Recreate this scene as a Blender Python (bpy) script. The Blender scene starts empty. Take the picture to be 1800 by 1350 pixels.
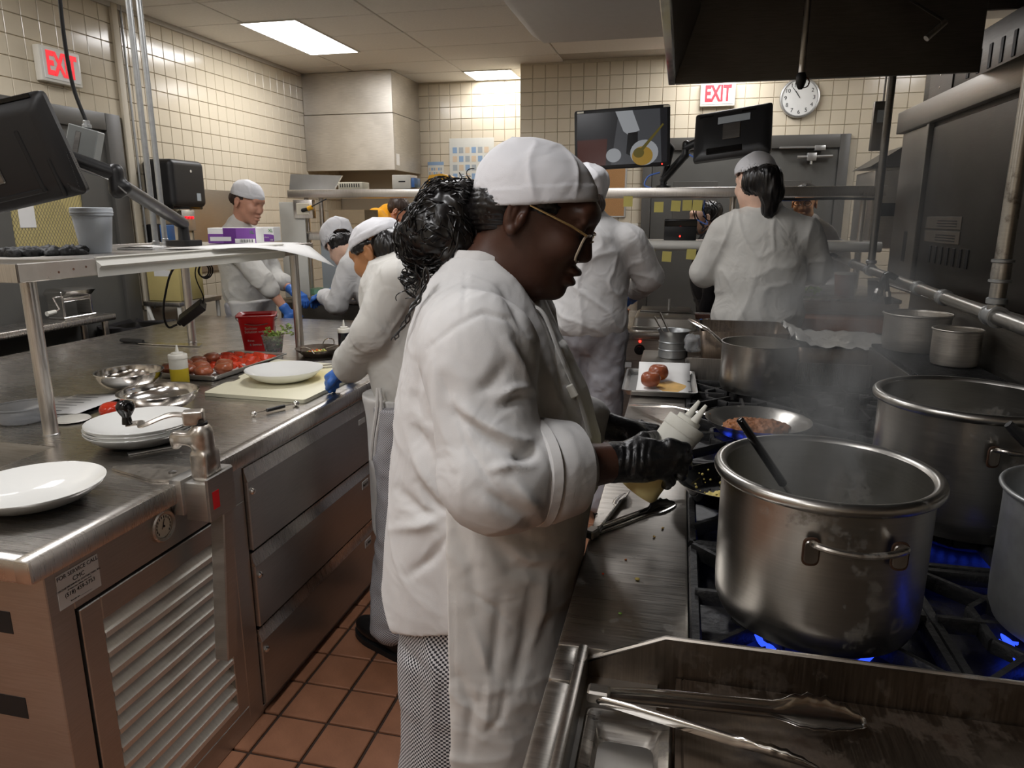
import bpy, bmesh, math, random
import numpy as np
from mathutils import Vector, Matrix, noise as mnoise
random.seed(7); RNG = np.random.default_rng(7)
SC = bpy.context.scene
COL = SC.collection
# ---------------------------------------------------------------- camera
F_PX, VPX, VPY, CAM_H = 1250.0, 1200.0, 380.0, 1.50
_y = Vector((VPX-900, 675-VPY, -F_PX)).normalized()
_u = Vector((0, F_PX, 675-VPY)).normalized()
_x = _y.cross(_u)
cam_d = bpy.data.cameras.new('camera'); cam = bpy.data.objects.new('camera', cam_d); COL.objects.link(cam)
cam_d.sensor_width = 36.0; cam_d.lens = F_PX/1800*36; cam_d.clip_start = 0.02
cam.matrix_world = Matrix.Translation((0, 0, CAM_H)) @ Matrix((_x, _y, _u)).to_4x4()
SC.camera = cam
# ---------------------------------------------------------------- world, exposure
w = bpy.data.worlds.new('world'); SC.world = w; w.use_nodes = True
w.node_tree.nodes['Background'].inputs[0].default_value = (0.9, 0.85, 0.75, 1)
w.node_tree.nodes['Background'].inputs[1].default_value = 0.1
SC.view_settings.view_transform = 'Standard'; SC.view_settings.look = 'None'
SC.view_settings.exposure = 1.1; SC.view_settings.gamma = 1.0
SC.view_settings.use_curve_mapping = False
LAMP = 9.0            # strength of the fluorescent troffers
try:
    SC.cycles.use_denoising = True
    SC.cycles.max_bounces = 7; SC.cycles.glossy_bounces = 4; SC.cycles.diffuse_bounces = 5; SC.cycles.use_adaptive_sampling = True; SC.cycles.adaptive_threshold = 0.03
    SC.cycles.transmission_bounces = 6; SC.cycles.transparent_max_bounces = 8
    SC.cycles.volume_step_rate = 4.0; SC.cycles.volume_max_steps = 48
    SC.cycles.caustics_reflective = False; SC.cycles.caustics_refractive = False
    SC.cycles.sample_clamp_indirect = 6.0
except Exception:
    pass
# ---------------------------------------------------------------- materials
M = {}
def nodes(name):
    m = bpy.data.materials.new(name); m.use_nodes = True
    nt = m.node_tree; b = nt.nodes['Principled BSDF']
    return m, nt, b
def N(nt, kind, **kw):
    n = nt.nodes.new(kind)
    for k, v in kw.items():
        if k in n.inputs: n.inputs[k].default_value = v
        else: setattr(n, k, v)
    return n
def rgb(c): return (c[0], c[1], c[2], 1.0)
def srgb(r, g, b):
    f = lambda v: (v/255/12.92 if v/255 <= 0.04045 else ((v/255+0.055)/1.055)**2.4)
    return (f(r), f(g), f(b))
def ramp(nt, stops):
    r = nt.nodes.new('ShaderNodeValToRGB'); e = r.color_ramp.elements
    while len(e) < len(stops): e.new(0.5)
    for i, (p, c) in enumerate(stops):
        e[i].position = p; e[i].color = rgb(c) if len(c) == 3 else c
    return r
def coords(nt, kind='Object', scale=(1, 1, 1)):
    tc = nt.nodes.new('ShaderNodeTexCoord'); mp = nt.nodes.new('ShaderNodeMapping')
    mp.inputs['Scale'].default_value = scale
    nt.links.new(tc.outputs[kind], mp.inputs[0]); return mp.outputs[0]
def plain(name, col, rough=0.5, metal=0.0, var=0.0, scale=20, bump=0.0, bscale=None, spec=0.5, trans=0.0, coat=0.0, sss=0.0, emis=None, estr=0.0, ior=1.45, rvar=0.0, stretch=(1, 1, 1), alpha=1.0):
    """principled surface with noise variation of colour, roughness and relief"""
    m, nt, b = nodes(name); L = nt.links
    b.inputs['Base Color'].default_value = rgb(col); b.inputs['Roughness'].default_value = rough
    b.inputs['Metallic'].default_value = metal; b.inputs['Specular IOR Level'].default_value = spec
    b.inputs['Transmission Weight'].default_value = trans; b.inputs['IOR'].default_value = ior
    b.inputs['Coat Weight'].default_value = coat; b.inputs['Alpha'].default_value = alpha
    if sss: b.inputs['Subsurface Weight'].default_value = sss; b.inputs['Subsurface Radius'].default_value = (0.01, 0.005, 0.003)
    if emis: b.inputs['Emission Color'].default_value = rgb(emis); b.inputs['Emission Strength'].default_value = estr
    co = coords(nt, 'Object', stretch)
    n1 = N(nt, 'ShaderNodeTexNoise', Scale=scale, Detail=4.0); L.new(co, n1.inputs['Vector'])
    if var:
        r = ramp(nt, [(0.25, tuple(c*(1-var) for c in col)), (0.75, tuple(min(1, c*(1+var)) for c in col))])
        L.new(n1.outputs['Fac'], r.inputs[0]); L.new(r.outputs[0], b.inputs['Base Color'])
    if rvar:
        mr = N(nt, 'ShaderNodeMapRange'); mr.inputs['To Min'].default_value = max(0.02, rough-rvar); mr.inputs['To Max'].default_value = min(1, rough+rvar)
        L.new(n1.outputs['Fac'], mr.inputs[0]); L.new(mr.outputs[0], b.inputs['Roughness'])
    if bump:
        n2 = N(nt, 'ShaderNodeTexNoise', Scale=bscale or scale, Detail=3.0); L.new(co, n2.inputs['Vector'])
        bp = N(nt, 'ShaderNodeBump', Strength=bump, Distance=0.004); L.new(n2.outputs['Fac'], bp.inputs['Height']); L.new(bp.outputs[0], b.inputs['Normal'])
    M[name] = m; return m
def steel(name, col, rough=0.3, brush=(1, 1, 60), var=0.12, wear=0.0, wcol=(0.1, 0.06, 0.03), smudge=0.1):
    m, nt, b = nodes(name); L = nt.links
    b.inputs['Metallic'].default_value = 1.0
    co = coords(nt, 'Object', brush)
    n1 = N(nt, 'ShaderNodeTexNoise', Scale=12.0, Detail=5.0); L.new(co, n1.inputs['Vector'])
    c2 = coords(nt, 'Object'); n2 = N(nt, 'ShaderNodeTexNoise', Scale=3.0, Detail=5.0); L.new(c2, n2.inputs['Vector'])
    mix = N(nt, 'ShaderNodeMath', operation='ADD'); L.new(n1.outputs['Fac'], mix.inputs[0]); L.new(n2.outputs['Fac'], mix.inputs[1])
    r = ramp(nt, [(0.7, tuple(c*(1-var) for c in col)), (1.3/2+0.3, tuple(min(1, c*(1+var)) for c in col))])
    hv = N(nt, 'ShaderNodeMath', operation='MULTIPLY'); hv.inputs[1].default_value = 0.8; L.new(mix.outputs[0], hv.inputs[0])
    L.new(hv.outputs[0], r.inputs[0])
    out = r.outputs[0]
    if wear:
        n3 = N(nt, 'ShaderNodeTexNoise', Scale=9.0, Detail=8.0, Roughness=0.7); L.new(c2, n3.inputs['Vector'])
        rw = ramp(nt, [(0.62-wear*0.3, (0, 0, 0)), (0.72-wear*0.2, (1, 1, 1))]); L.new(n3.outputs['Fac'], rw.inputs[0])
        mx = N(nt, 'ShaderNodeMixRGB'); mx.inputs[2].default_value = rgb(wcol); L.new(rw.outputs[0], mx.inputs[0]); L.new(out, mx.inputs[1]); out = mx.outputs[0]
        inv = N(nt, 'ShaderNodeMath', operation='SUBTRACT'); inv.inputs[0].default_value = 1.0; L.new(rw.outputs[0], inv.inputs[1]); L.new(inv.outputs[0], b.inputs['Metallic'])
    L.new(out, b.inputs['Base Color'])
    mr = N(nt, 'ShaderNodeMapRange'); mr.inputs['From Min'].default_value = 0.6; mr.inputs['From Max'].default_value = 1.4
    mr.inputs['To Min'].default_value = max(0.05, rough-smudge); mr.inputs['To Max'].default_value = rough+smudge
    L.new(mix.outputs[0], mr.inputs[0]); L.new(mr.outputs[0], b.inputs['Roughness'])
    bp = N(nt, 'ShaderNodeBump', Strength=0.02, Distance=0.002); L.new(n1.outputs['Fac'], bp.inputs['Height']); L.new(bp.outputs[0], b.inputs['Normal'])
    M[name] = m; return m
def cloth(name, col, weave=900, bump=0.25, fold=0.5, fscale=7, rough=0.85):
    m, nt, b = nodes(name); L = nt.links
    b.inputs['Roughness'].default_value = rough; b.inputs['Specular IOR Level'].default_value = 0.2
    b.inputs['Sheen Weight'].default_value = 0.12
    co = coords(nt)
    n1 = N(nt, 'ShaderNodeTexNoise', Scale=5.0, Detail=3.0); L.new(co, n1.inputs['Vector'])
    r = ramp(nt, [(0.3, tuple(c*0.94 for c in col)), (0.7, tuple(min(1, c*1.03) for c in col))]); L.new(n1.outputs['Fac'], r.inputs[0]); L.new(r.outputs[0], b.inputs['Base Color'])
    n2 = N(nt, 'ShaderNodeTexNoise', Scale=fscale, Detail=2.0, Distortion=1.2); L.new(co, n2.inputs['Vector'])
    n3 = N(nt, 'ShaderNodeTexNoise', Scale=weave, Detail=1.0); L.new(co, n3.inputs['Vector'])
    b1 = N(nt, 'ShaderNodeBump', Strength=fold, Distance=0.02); L.new(n2.outputs['Fac'], b1.inputs['Height'])
    b2 = N(nt, 'ShaderNodeBump', Strength=bump, Distance=0.001); L.new(n3.outputs['Fac'], b2.inputs['Height']); L.new(b1.outputs[0], b2.inputs['Normal'])
    L.new(b2.outputs[0], b.inputs['Normal'])
    M[name] = m; return m
# ---------------------------------------------------------------- mesh builder
def rotm(rx=0, ry=0, rz=0):
    return np.array((Matrix.Rotation(rz, 3, 'Z') @ Matrix.Rotation(ry, 3, 'Y') @ Matrix.Rotation(rx, 3, 'X')))
def frame(d, up=(0, 0, 1)):
    d = np.asarray(d, float); d = d/np.linalg.norm(d); up = np.asarray(up, float)
    if abs(d@up) > 0.98: up = np.array((1., 0, 0)) if abs(d[0]) < 0.9 else np.array((0, 1., 0))
    s = np.cross(d, up); s /= np.linalg.norm(s); u = np.cross(s, d)
    return s, u, d
class MB:
    def __init__(s): s.v = []; s.f = []; s.n = 0
    def add(s, v, f):
        v = np.asarray(v, float); s.v.append(v); s.f += [tuple(i+s.n for i in q) for q in f]; s.n += len(v); return s
    def box(s, lo, hi, ch=0.0, R=None, c=None):
        lo = np.array(lo, float); hi = np.array(hi, float); h = (hi-lo)/2; ce = (hi+lo)/2
        if ch <= 0:
            v = np.array([(x, y, z) for x in (-1, 1) for y in (-1, 1) for z in (-1, 1)])*h
            f = [(0, 1, 3, 2), (4, 6, 7, 5), (0, 4, 5, 1), (2, 3, 7, 6), (0, 2, 6, 4), (1, 5, 7, 3)]
        else:
            ch = min(ch, h.min()*0.95)
            bm = bmesh.new(); bmesh.ops.create_cube(bm, size=2)
            for vv in bm.verts: vv.co = Vector(np.array(vv.co)*h)
            bmesh.ops.bevel(bm, geom=bm.edges[:], offset=ch, segments=1 if ch < 0.004 else 2, affect='EDGES', profile=0.5)
            bm.verts.index_update(); v = np.array([vv.co[:] for vv in bm.verts]); f = [tuple(x.index for x in ff.verts) for ff in bm.faces]; bm.free()
        if R is not None: v = v @ np.asarray(R).T
        if c is not None: ce = ce + 0*np.array(c); ce = np.array(c, float)
        return s.add(v+ce, f)
    def rings(s, rr, cap0=True, cap1=True, closed=True):
        rr = [np.asarray(r, float) for r in rr]; n = len(rr[0]); f = []
        for i in range(len(rr)-1):
            for j in range(n if closed else n-1):
                k = (j+1) % n; f.append((i*n+j, i*n+k, (i+1)*n+k, (i+1)*n+j))
        if cap0: f.append(tuple(range(n-1, -1, -1)))
        if cap1: f.append(tuple((len(rr)-1)*n+j for j in range(n)))
        return s.add(np.concatenate(rr), f)
    def lathe(s, prof, seg=32, c=(0, 0, 0), axis=None, cap0=False, cap1=False, a0=0):
        c = np.array(c, float)
        S, U, D = (np.array((1., 0, 0)), np.array((0, 1., 0)), np.array((0, 0, 1.))) if axis is None else frame(axis)
        rr = []
        for r, h in prof:
            rr.append([c+S*(r*math.cos(a0+2*math.pi*j/seg))+U*(r*math.sin(a0+2*math.pi*j/seg))+D*h for j in range(seg)])
        return s.rings(rr, cap0, cap1)
    def cyl(s, a, b, r, r2=None, seg=16):
        a = np.array(a, float); b = np.array(b, float); d = b-a
        return s.lathe([(r, 0), (r if r2 is None else r2, np.linalg.norm(d))], seg, a, d, True, True)
    def tube(s, pts, r, seg=8, closed=False, flat=1.0, cap=True):
        pts = [np.array(p, float) for p in pts]; n = len(pts); rr = []; up = np.array((0, 0, 1.))
        R = r if hasattr(r, '__len__') else [r]*n; pu = None
        for i in range(n):
            a = pts[i-1] if (i > 0 or closed) else pts[i]; b = pts[(i+1) % n] if (i < n-1 or closed) else pts[i]
            d = b-a; d = d/(np.linalg.norm(d)+1e-12)
            if pu is None: S, U, _ = frame(d)
            else:
                U = pu-d*(pu@d); U /= (np.linalg.norm(U)+1e-12); S = np.cross(d, U)
            pu = U
            rr.append([pts[i]+S*(R[i]*math.cos(2*math.pi*j/seg))+U*(R[i]*flat*math.sin(2*math.pi*j/seg)) for j in range(seg)])
        if closed: rr.append(rr[0]); cap = False
        return s.rings(rr, cap, cap)
    def prism(s, poly, lo, hi, axis='z'):
        """extrude a 2-D polygon along an axis"""
        P = np.asarray(poly, float); n = len(P)
        def emb(h):
            o = np.zeros((n, 3)); ix = {'z': (0, 1, 2), 'y': (0, 2, 1), 'x': (1, 2, 0)}[axis]
            o[:, ix[0]] = P[:, 0]; o[:, ix[1]] = P[:, 1]; o[:, ix[2]] = h; return o
        return s.rings([emb(lo), emb(hi)], True, True)
    def ball(s, c, r, seg=16, rings=10, R=None):
        r = np.array(r, float)*np.ones(3); rr = []
        for i in range(rings+1):
            t = math.pi*i/rings; t = min(max(t, 0.02), math.pi-0.02)
            q = np.array([(math.sin(t)*math.cos(2*math.pi*j/seg), math.sin(t)*math.sin(2*math.pi*j/seg), -math.cos(t)) for j in range(seg)])*r
            if R is not None: q = q @ np.asarray(R).T
            rr.append(q+np.array(c, float))
        return s.rings(rr, True, True)
    def grid(s, P):
        """P[i][j] -> open sheet"""
        P = np.asarray(P, float); a, b = P.shape[:2]
        return s.add(P.reshape(-1, 3), [(i*b+j, (i+1)*b+j, (i+1)*b+j+1, i*b+j+1) for i in range(a-1) for j in range(b-1)])
    def arr(s): return np.concatenate(s.v) if s.v else np.zeros((0, 3))
    def xf(s, R=None, t=None, sc=None):
        v = s.arr()
        if sc is not None: v = v*np.asarray(sc)
        if R is not None: v = v @ np.asarray(R).T
        if t is not None: v = v+np.asarray(t)
        s.v = [v]; return s
    def merge(s, o): return s.add(o.arr(), o.f)
    def mesh(s, name, mat, smooth=True, angle=35):
        me = bpy.data.meshes.new(name); me.from_pydata(s.arr().tolist(), [], s.f)
        me.validate(); bm = bmesh.new(); bm.from_mesh(me); bmesh.ops.recalc_face_normals(bm, faces=bm.faces[:]); bm.to_mesh(me); bm.free()
        for m in (mat if isinstance(mat, (list, tuple)) else [mat]): me.materials.append(M[m] if isinstance(m, str) else m)
        if smooth:
            me.polygons.foreach_set('use_smooth', [True]*len(me.polygons))
            try: me.set_sharp_from_angle(angle=math.radians(angle))
            except Exception: pass
        me.update(); return me
    def build(s, name, mat, parent=None, smooth=True, angle=35, solid=0.0):
        o = bpy.data.objects.new(name, s.mesh(name, mat, smooth, angle)); COL.objects.link(o)
        if parent is not None: o.parent = parent
        if solid:
            md = o.modifiers.new('thickness', 'SOLIDIFY'); md.thickness = solid; md.offset = 0
        return o
def tag(o, label=None, cat=None, group=None, kind=None):
    if label: o['label'] = label
    if cat: o['category'] = cat
    if group: o['group'] = group
    if kind: o['kind'] = kind
    return o
def thing(name, label, cat, loc=(0, 0, 0), rz=0.0, group=None, rot=None):
    o = bpy.data.objects.new(name, None); COL.objects.link(o); o.empty_display_size = 0.05
    o.location = loc; o.rotation_euler = rot if rot is not None else (0, 0, rz)
    return tag(o, label, cat, group)
def dup(root, loc=None, rz=None, label=None):
    def cp(o, par):
        c = o.copy(); COL.objects.link(c); c.parent = par
        for ch in o.children: cp(ch, c)
        return c
    r = cp(root, root.parent)
    if loc is not None: r.location = loc
    if rz is not None: r.rotation_euler = (0, 0, rz)
    if label: r['label'] = label
    return r
def text(name, body, size, mat, parent, loc, rot=(0, 0, 0), ext=0.0008, align='CENTER', sx=1.0, bold=0.0):
    c = bpy.data.curves.new(name, 'FONT'); c.body = body; c.size = size; c.extrude = ext; c.align_x = align; c.align_y = 'CENTER'; c.resolution_u = 3; c.offset = bold
    t = bpy.data.objects.new('tmp', c); COL.objects.link(t)
    me = bpy.data.meshes.new_from_object(t.evaluated_get(bpy.context.evaluated_depsgraph_get())); bpy.data.objects.remove(t)
    me.materials.clear(); me.materials.append(M[mat])
    o = bpy.data.objects.new(name, me); COL.objects.link(o); o.parent = parent; o.location = loc; o.rotation_euler = rot; o.scale = (sx, 1, 1)
    return o
def root_loc(p):
    q = np.zeros(3)
    while p is not None: q = q+np.array(p.location); p = p.parent
    return q
def wb(mb, name, mat, parent, smooth=True, angle=35, solid=0.0):
    """build a part whose vertices were given in world coordinates"""
    mb.xf(t=-root_loc(parent)); return mb.build(name, mat, parent, smooth, angle, solid)
def wraw(mb, name, mat, parent):
    mb.xf(t=-root_loc(parent)); return raw(mb, name, mat, parent)
def _ray(px, py): return np.array([list(_x), list(_y), list(_u)]) @ np.array([px-900, 675-py, -F_PX])
def at(px, py, x=None, y=None, z=None):
    """point of the room seen at a pixel, on the plane x, y or z = const"""
    d = _ray(px, py); o = np.array((0, 0, CAM_H))
    t = (x/d[0]) if x is not None else (y/d[1]) if y is not None else ((z-CAM_H)/d[2])
    return o+t*d
def arc(c, r, a0, a1, n, ax=(1, 0, 0), ay=(0, 1, 0)):
    c, ax, ay = (np.array(q, float) for q in (c, ax, ay))
    return [c+ax*(r*math.cos(a0+(a1-a0)*i/(n-1)))+ay*(r*math.sin(a0+(a1-a0)*i/(n-1))) for i in range(n)]
def spline(pts, n=8):
    """Catmull-Rom through points"""
    P = [np.array(p, float) for p in pts]; P = [2*P[0]-P[1]]+P+[2*P[-1]-P[-2]]; out = []
    for i in range(1, len(P)-2):
        for k in range(n):
            t = k/n; a, b, c, d = P[i-1:i+3]
            out.append(0.5*((2*b)+(c-a)*t+(2*a-5*b+4*c-d)*t*t+(-a+3*b-3*c+d)*t**3))
    out.append(P[-2]); return out
# ---------------------------------------------------------------- implicit surfaces (numpy surface nets)
def noise3(P, scale=1.0, seed=0):
    """smooth value noise in [-1,1]"""
    P = np.asarray(P, float)*scale; I = np.floor(P).astype(np.int64); f = P-I; f = f*f*(3-2*f); r = np.zeros(len(P))
    for dx in (0, 1):
        for dy in (0, 1):
            for dz in (0, 1):
                h = ((I[:, 0]+dx)*73856093) ^ ((I[:, 1]+dy)*19349663) ^ ((I[:, 2]+dz)*83492791) ^ (seed*2654435761 & 0xffffffff)
                h = (h ^ (h >> 13))*1274126177 & 0x7fffffff; h = (h ^ (h >> 16)) & 0xffff
                wgt = (f[:, 0] if dx else 1-f[:, 0])*(f[:, 1] if dy else 1-f[:, 1])*(f[:, 2] if dz else 1-f[:, 2])
                r += wgt*(h/32767.5-1)
    return r
def cone(a, b, ra, rb=None, k=0.02, op='u'):
    a = np.array(a, float); b = np.array(b, float); rb = ra if rb is None else rb; d = b-a; L2 = max(d@d, 1e-9)
    def fn(P):
        t = np.clip((P-a)@d/L2, 0, 1); return np.linalg.norm(P-a-t[:, None]*d, axis=1)-(ra+(rb-ra)*t)
    m = max(ra, rb); return fn, np.minimum(a, b)-m, np.maximum(a, b)+m, k, op
def ell(c, r, R=None, k=0.02, op='u'):
    c = np.array(c, float); r = np.array(r, float)*np.ones(3); R = np.eye(3) if R is None else np.asarray(R, float)
    def fn(P):
        q = ((P-c)@R)/r; n = np.linalg.norm(q, axis=1); g = np.linalg.norm(q/r, axis=1)+1e-9; return n*(n-1)/g
    e = np.abs(R)@r; return fn, c-e, c+e, k, op
def rbox(c, h, rad, R=None, k=0.01, op='u'):
    c = np.array(c, float); h = np.array(h, float); R = np.eye(3) if R is None else np.asarray(R, float)
    def fn(P):
        q = np.abs((P-c)@R)-(h-rad); return np.linalg.norm(np.maximum(q, 0), axis=1)+np.minimum(q.max(axis=1), 0)-rad
    e = np.abs(R)@h; return fn, c-e, c+e, k, op
def zloft(rows, p=2.3, k=0.02, op='u', shear=None):
    """rows of (z, cx, cy, rx, ry): stack of superellipses"""
    A = np.array(rows, float); A = A[np.argsort(A[:, 0])]
    def fn(P):
        z = np.clip(P[:, 2], A[0, 0], A[-1, 0]); q = [np.interp(z, A[:, 0], A[:, i]) for i in (1, 2, 3, 4)]
        n = (np.abs((P[:, 0]-q[0])/q[2])**p+np.abs((P[:, 1]-q[1])/q[3])**p)**(1/p)
        d = (n-1)*np.minimum(q[2], q[3]); dz = np.abs(P[:, 2]-z); return np.where(dz > 0, np.sqrt(np.maximum(d, 0)**2+dz**2), d)
    lo = np.array((min(A[:, 1]-A[:, 3]), min(A[:, 2]-A[:, 4]), A[0, 0])); hi = np.array((max(A[:, 1]+A[:, 3]), max(A[:, 2]+A[:, 4]), A[-1, 0]))
    return fn, lo, hi, k, op
def half(n, d, lo, hi, k=0.004):
    """cut away n.p > d inside the box lo..hi"""
    n = np.array(n, float); n /= np.linalg.norm(n)
    return (lambda P: d-P@n), np.array(lo, float), np.array(hi, float), k, 's'
def sdf(prims, h, disp=None, smooth=1):
    lo = np.min([p[1] for p in prims if p[4] == 'u'], 0)-3*h; hi = np.max([p[2] for p in prims if p[4] == 'u'], 0)+3*h
    n = np.ceil((hi-lo)/h).astype(int)+1; G = np.full(n, 0.05, np.float32)
    for fn, a, b, k, op in prims:
        mg = k+4*h
        i0 = np.maximum(np.floor((a-mg-lo)/h).astype(int), 0); i1 = np.minimum(np.ceil((b+mg-lo)/h).astype(int)+1, n)
        if (i1 <= i0).any(): continue
        ax = [lo[j]+h*np.arange(i0[j], i1[j]) for j in range(3)]
        P = np.stack(np.meshgrid(*ax, indexing='ij'), -1).reshape(-1, 3); d = fn(P).reshape(i1-i0).astype(np.float32)
        S = G[i0[0]:i1[0], i0[1]:i1[1], i0[2]:i1[2]]
        if op == 'u': hh = np.maximum(k-np.abs(S-d), 0)/max(k, 1e-6); S[...] = np.minimum(S, d)-hh*hh*k*0.25
        else: hh = np.maximum(k-np.abs(S+d), 0)/max(k, 1e-6); S[...] = np.maximum(S, -d)+hh*hh*k*0.25
    G = np.clip(G, -0.05, 0.05)
    for ax in range(3):
        sl = [slice(None)]*3; sl[ax] = 0; G[tuple(sl)] = 0.05; sl[ax] = -1; G[tuple(sl)] = 0.05
    s = G < 0; c = np.zeros(tuple(n-1), int)
    for i in (0, 1):
        for j in (0, 1):
            for k in (0, 1): c += s[i:n[0]-1+i, j:n[1]-1+j, k:n[2]-1+k]
    act = (c > 0) & (c < 8); idx = np.argwhere(act); vid = np.full(tuple(n-1), -1, int); vid[act] = np.arange(len(idx))
    acc = np.zeros((len(idx), 3)); cnt = np.zeros(len(idx))
    cor = [(i, j, k) for i in (0, 1) for j in (0, 1) for k in (0, 1)]
    for a in cor:
        for ax in range(3):
            if a[ax]: continue
            b = list(a); b[ax] = 1; ga = G[idx[:, 0]+a[0], idx[:, 1]+a[1], idx[:, 2]+a[2]]; gb = G[idx[:, 0]+b[0], idx[:, 1]+b[1], idx[:, 2]+b[2]]
            m = (ga < 0) != (gb < 0); t = np.where(m, ga/np.where(m, ga-gb, 1), 0); p = np.tile(np.array(a, float), (len(idx), 1)); p[:, ax] += t
            acc[m] += p[m]; cnt += m
    V = lo+h*(idx+acc/np.maximum(cnt, 1)[:, None]); Fc = []
    for ax in range(3):
        o1, o2 = (ax+1) % 3, (ax+2) % 3
        sl0 = [slice(None)]*3; sl1 = [slice(None)]*3; sl0[ax] = slice(0, n[ax]-1); sl1[ax] = slice(1, n[ax])
        e = np.argwhere(s[tuple(sl0)] != s[tuple(sl1)])
        e = e[(e[:, o1] > 0) & (e[:, o2] > 0) & (e[:, o1] < n[o1]-1) & (e[:, o2] < n[o2]-1)]
        q = []
        for d1, d2 in ((0, 0), (-1, 0), (-1, -1), (0, -1)):
            f = e.copy(); f[:, o1] += d1; f[:, o2] += d2; q.append(vid[f[:, 0], f[:, 1], f[:, 2]])
        q = np.stack(q, 1); fl = s[e[:, 0], e[:, 1], e[:, 2]]; q[~fl] = q[~fl][:, ::-1]; Fc.append(q)
    Fc = np.concatenate(Fc)
    def normals(V):
        fn = np.cross(V[Fc[:, 2]]-V[Fc[:, 0]], V[Fc[:, 3]]-V[Fc[:, 1]]); Nn = np.zeros_like(V)
        for j in range(4): np.add.at(Nn, Fc[:, j], fn)
        return Nn/(np.linalg.norm(Nn, axis=1)[:, None]+1e-12)
    def relax(V, w):
        A = np.zeros_like(V); C = np.zeros(len(V))
        for j in range(4):
            np.add.at(A, Fc[:, j], V[Fc[:, (j+1) % 4]]+V[Fc[:, (j-1) % 4]]); np.add.at(C, Fc[:, j], 2)
        return V*(1-w)+w*A/C[:, None]
    for _ in range(smooth): V = relax(V, 0.5); V = relax(V, -0.3)
    if disp is not None: V = V+normals(V)*disp(V, normals(V))[:, None]
    mb = MB(); mb.v = [V]; mb.f = [tuple(q) for q in Fc.tolist()]; mb.n = len(V); return mb
def raw(mb, name, mat, parent=None):
    """link a finished sdf mesh (normals already outward)"""
    me = bpy.data.meshes.new(name); me.from_pydata(mb.arr().tolist(), [], mb.f)
    for m in (mat if isinstance(mat, (list, tuple)) else [mat]): me.materials.append(M[m] if isinstance(m, str) else m)
    me.polygons.foreach_set('use_smooth', [True]*len(me.polygons)); me.update()
    o = bpy.data.objects.new(name, me); COL.objects.link(o)
    if parent is not None: o.parent = parent
    return o
def creases(lines):
    """displacement from fold lines: (p, q, width, depth); negative depth is a ridge"""
    LN = [(np.array(p, float), np.array(q, float), w_, d_) for p, q, w_, d_ in lines]
    def fn(V, Nn):
        o = np.zeros(len(V))
        for p, q, w_, d_ in LN:
            d = q-p; t = (V-p)@d/(d@d); tc = np.clip(t, 0, 1); r = np.linalg.norm(V-p-tc[:, None]*d, axis=1)
            o -= d_*np.exp(-(r/w_)**2)*(0.35+0.65*np.sin(np.pi*np.clip(t, 0.02, 0.98)))
        return o
    return fn
# ================================================================ material library
plain('wall_glaze', srgb(210, 199, 177), 0.16, var=0.05, scale=3, bump=0.05, bscale=6, rvar=0.06)
plain('grout', srgb(200, 191, 172), 0.9, var=0.08, scale=40)
plain('wall_paint', srgb(202, 193, 174), 0.6, var=0.04, scale=4)
plain('ceiling_panel', srgb(236, 234, 229), 0.95, var=0.04, scale=60, bump=0.3, bscale=300)
plain('ceiling_bar', srgb(188, 184, 176), 0.7, var=0.05)
plain('soffit_paint', srgb(188, 186, 186), 0.6, var=0.03)
plain('quarry', srgb(148, 101, 74), 0.45, var=0.16, scale=14, bump=0.25, bscale=120, rvar=0.12)
plain('floor_grout', srgb(58, 44, 36), 0.95, var=0.2, scale=50)
plain('door_grey', srgb(88, 87, 83), 0.45, var=0.05, scale=8)
plain('door_frame_grey', srgb(82, 80, 76), 0.4, var=0.05, scale=8)
plain('white_plastic', srgb(225, 222, 212), 0.35, var=0.03)
plain('black_plastic', srgb(26, 26, 27), 0.42, var=0.1, bump=0.06, bscale=500)
plain('black_gloss', srgb(12, 12, 13), 0.12)
plain('black_rubber', srgb(17, 17, 18), 0.6, var=0.1)
plain('red_letter', srgb(238, 40, 52), 0.5, emis=srgb(240, 40, 52), estr=0.35)
plain('ink', srgb(28, 28, 30), 0.7)
plain('paper', srgb(226, 225, 222), 0.85, var=0.02, bump=0.1, bscale=30)
plain('paper_yellow', srgb(205, 192, 110), 0.85, var=0.04)
plain('aluminium', srgb(190, 190, 188), 0.35, metal=0.9, var=0.05)
plain('galvanised', srgb(160, 162, 162), 0.4, metal=0.75, var=0.08, scale=60)
plain('grey_paint', srgb(140, 143, 140), 0.45, var=0.04)
plain('cork', srgb(178, 134, 88), 0.9, var=0.15, scale=150, bump=0.3)
plain('wire_glass', srgb(196, 180, 120), 0.3, var=0.06, scale=12)
plain('blue_plastic', srgb(70, 120, 190), 0.25, var=0.08)
plain('blue_cable', srgb(90, 130, 215), 0.4)
plain('white_trim', srgb(215, 213, 205), 0.4, var=0.02)
plain('yellow_plastic', srgb(236, 176, 40), 0.45, var=0.04)
steel('steel_table', (0.58, 0.55, 0.515), 0.27, (1, 30, 1), var=.06, smudge=0.05)
steel('steel_front', (0.46, 0.45, 0.43), 0.38, (1, 1, 30), var=.06, smudge=0.06)
steel('steel_shelf', (0.62, 0.59, 0.55), 0.33, (40, 1, 1))
steel('steel_hood', (0.60, 0.565, 0.51), 0.42, (1, 1, 30), smudge=0.1)
steel('steel_dark', (0.20, 0.19, 0.175), 0.38, (1, 1, 30))
steel('steel_pot', (0.44, 0.425, 0.395), 0.32, (1, 1, 30), var=.05, smudge=.05, wear=0.12, wcol=(0.10, 0.075, 0.05))
steel('steel_slat', (0.80, 0.76, 0.69), 0.48, (1, 20, 1), var=.05, smudge=.05); steel('steel_band', (0.30, 0.285, 0.26), 0.42, (1, 1, 30)); steel('steel_shaded', (0.085, 0.08, 0.072), 0.46, (1, 1, 30))  # the two dark steels have the hood's shade put into their colour
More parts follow.
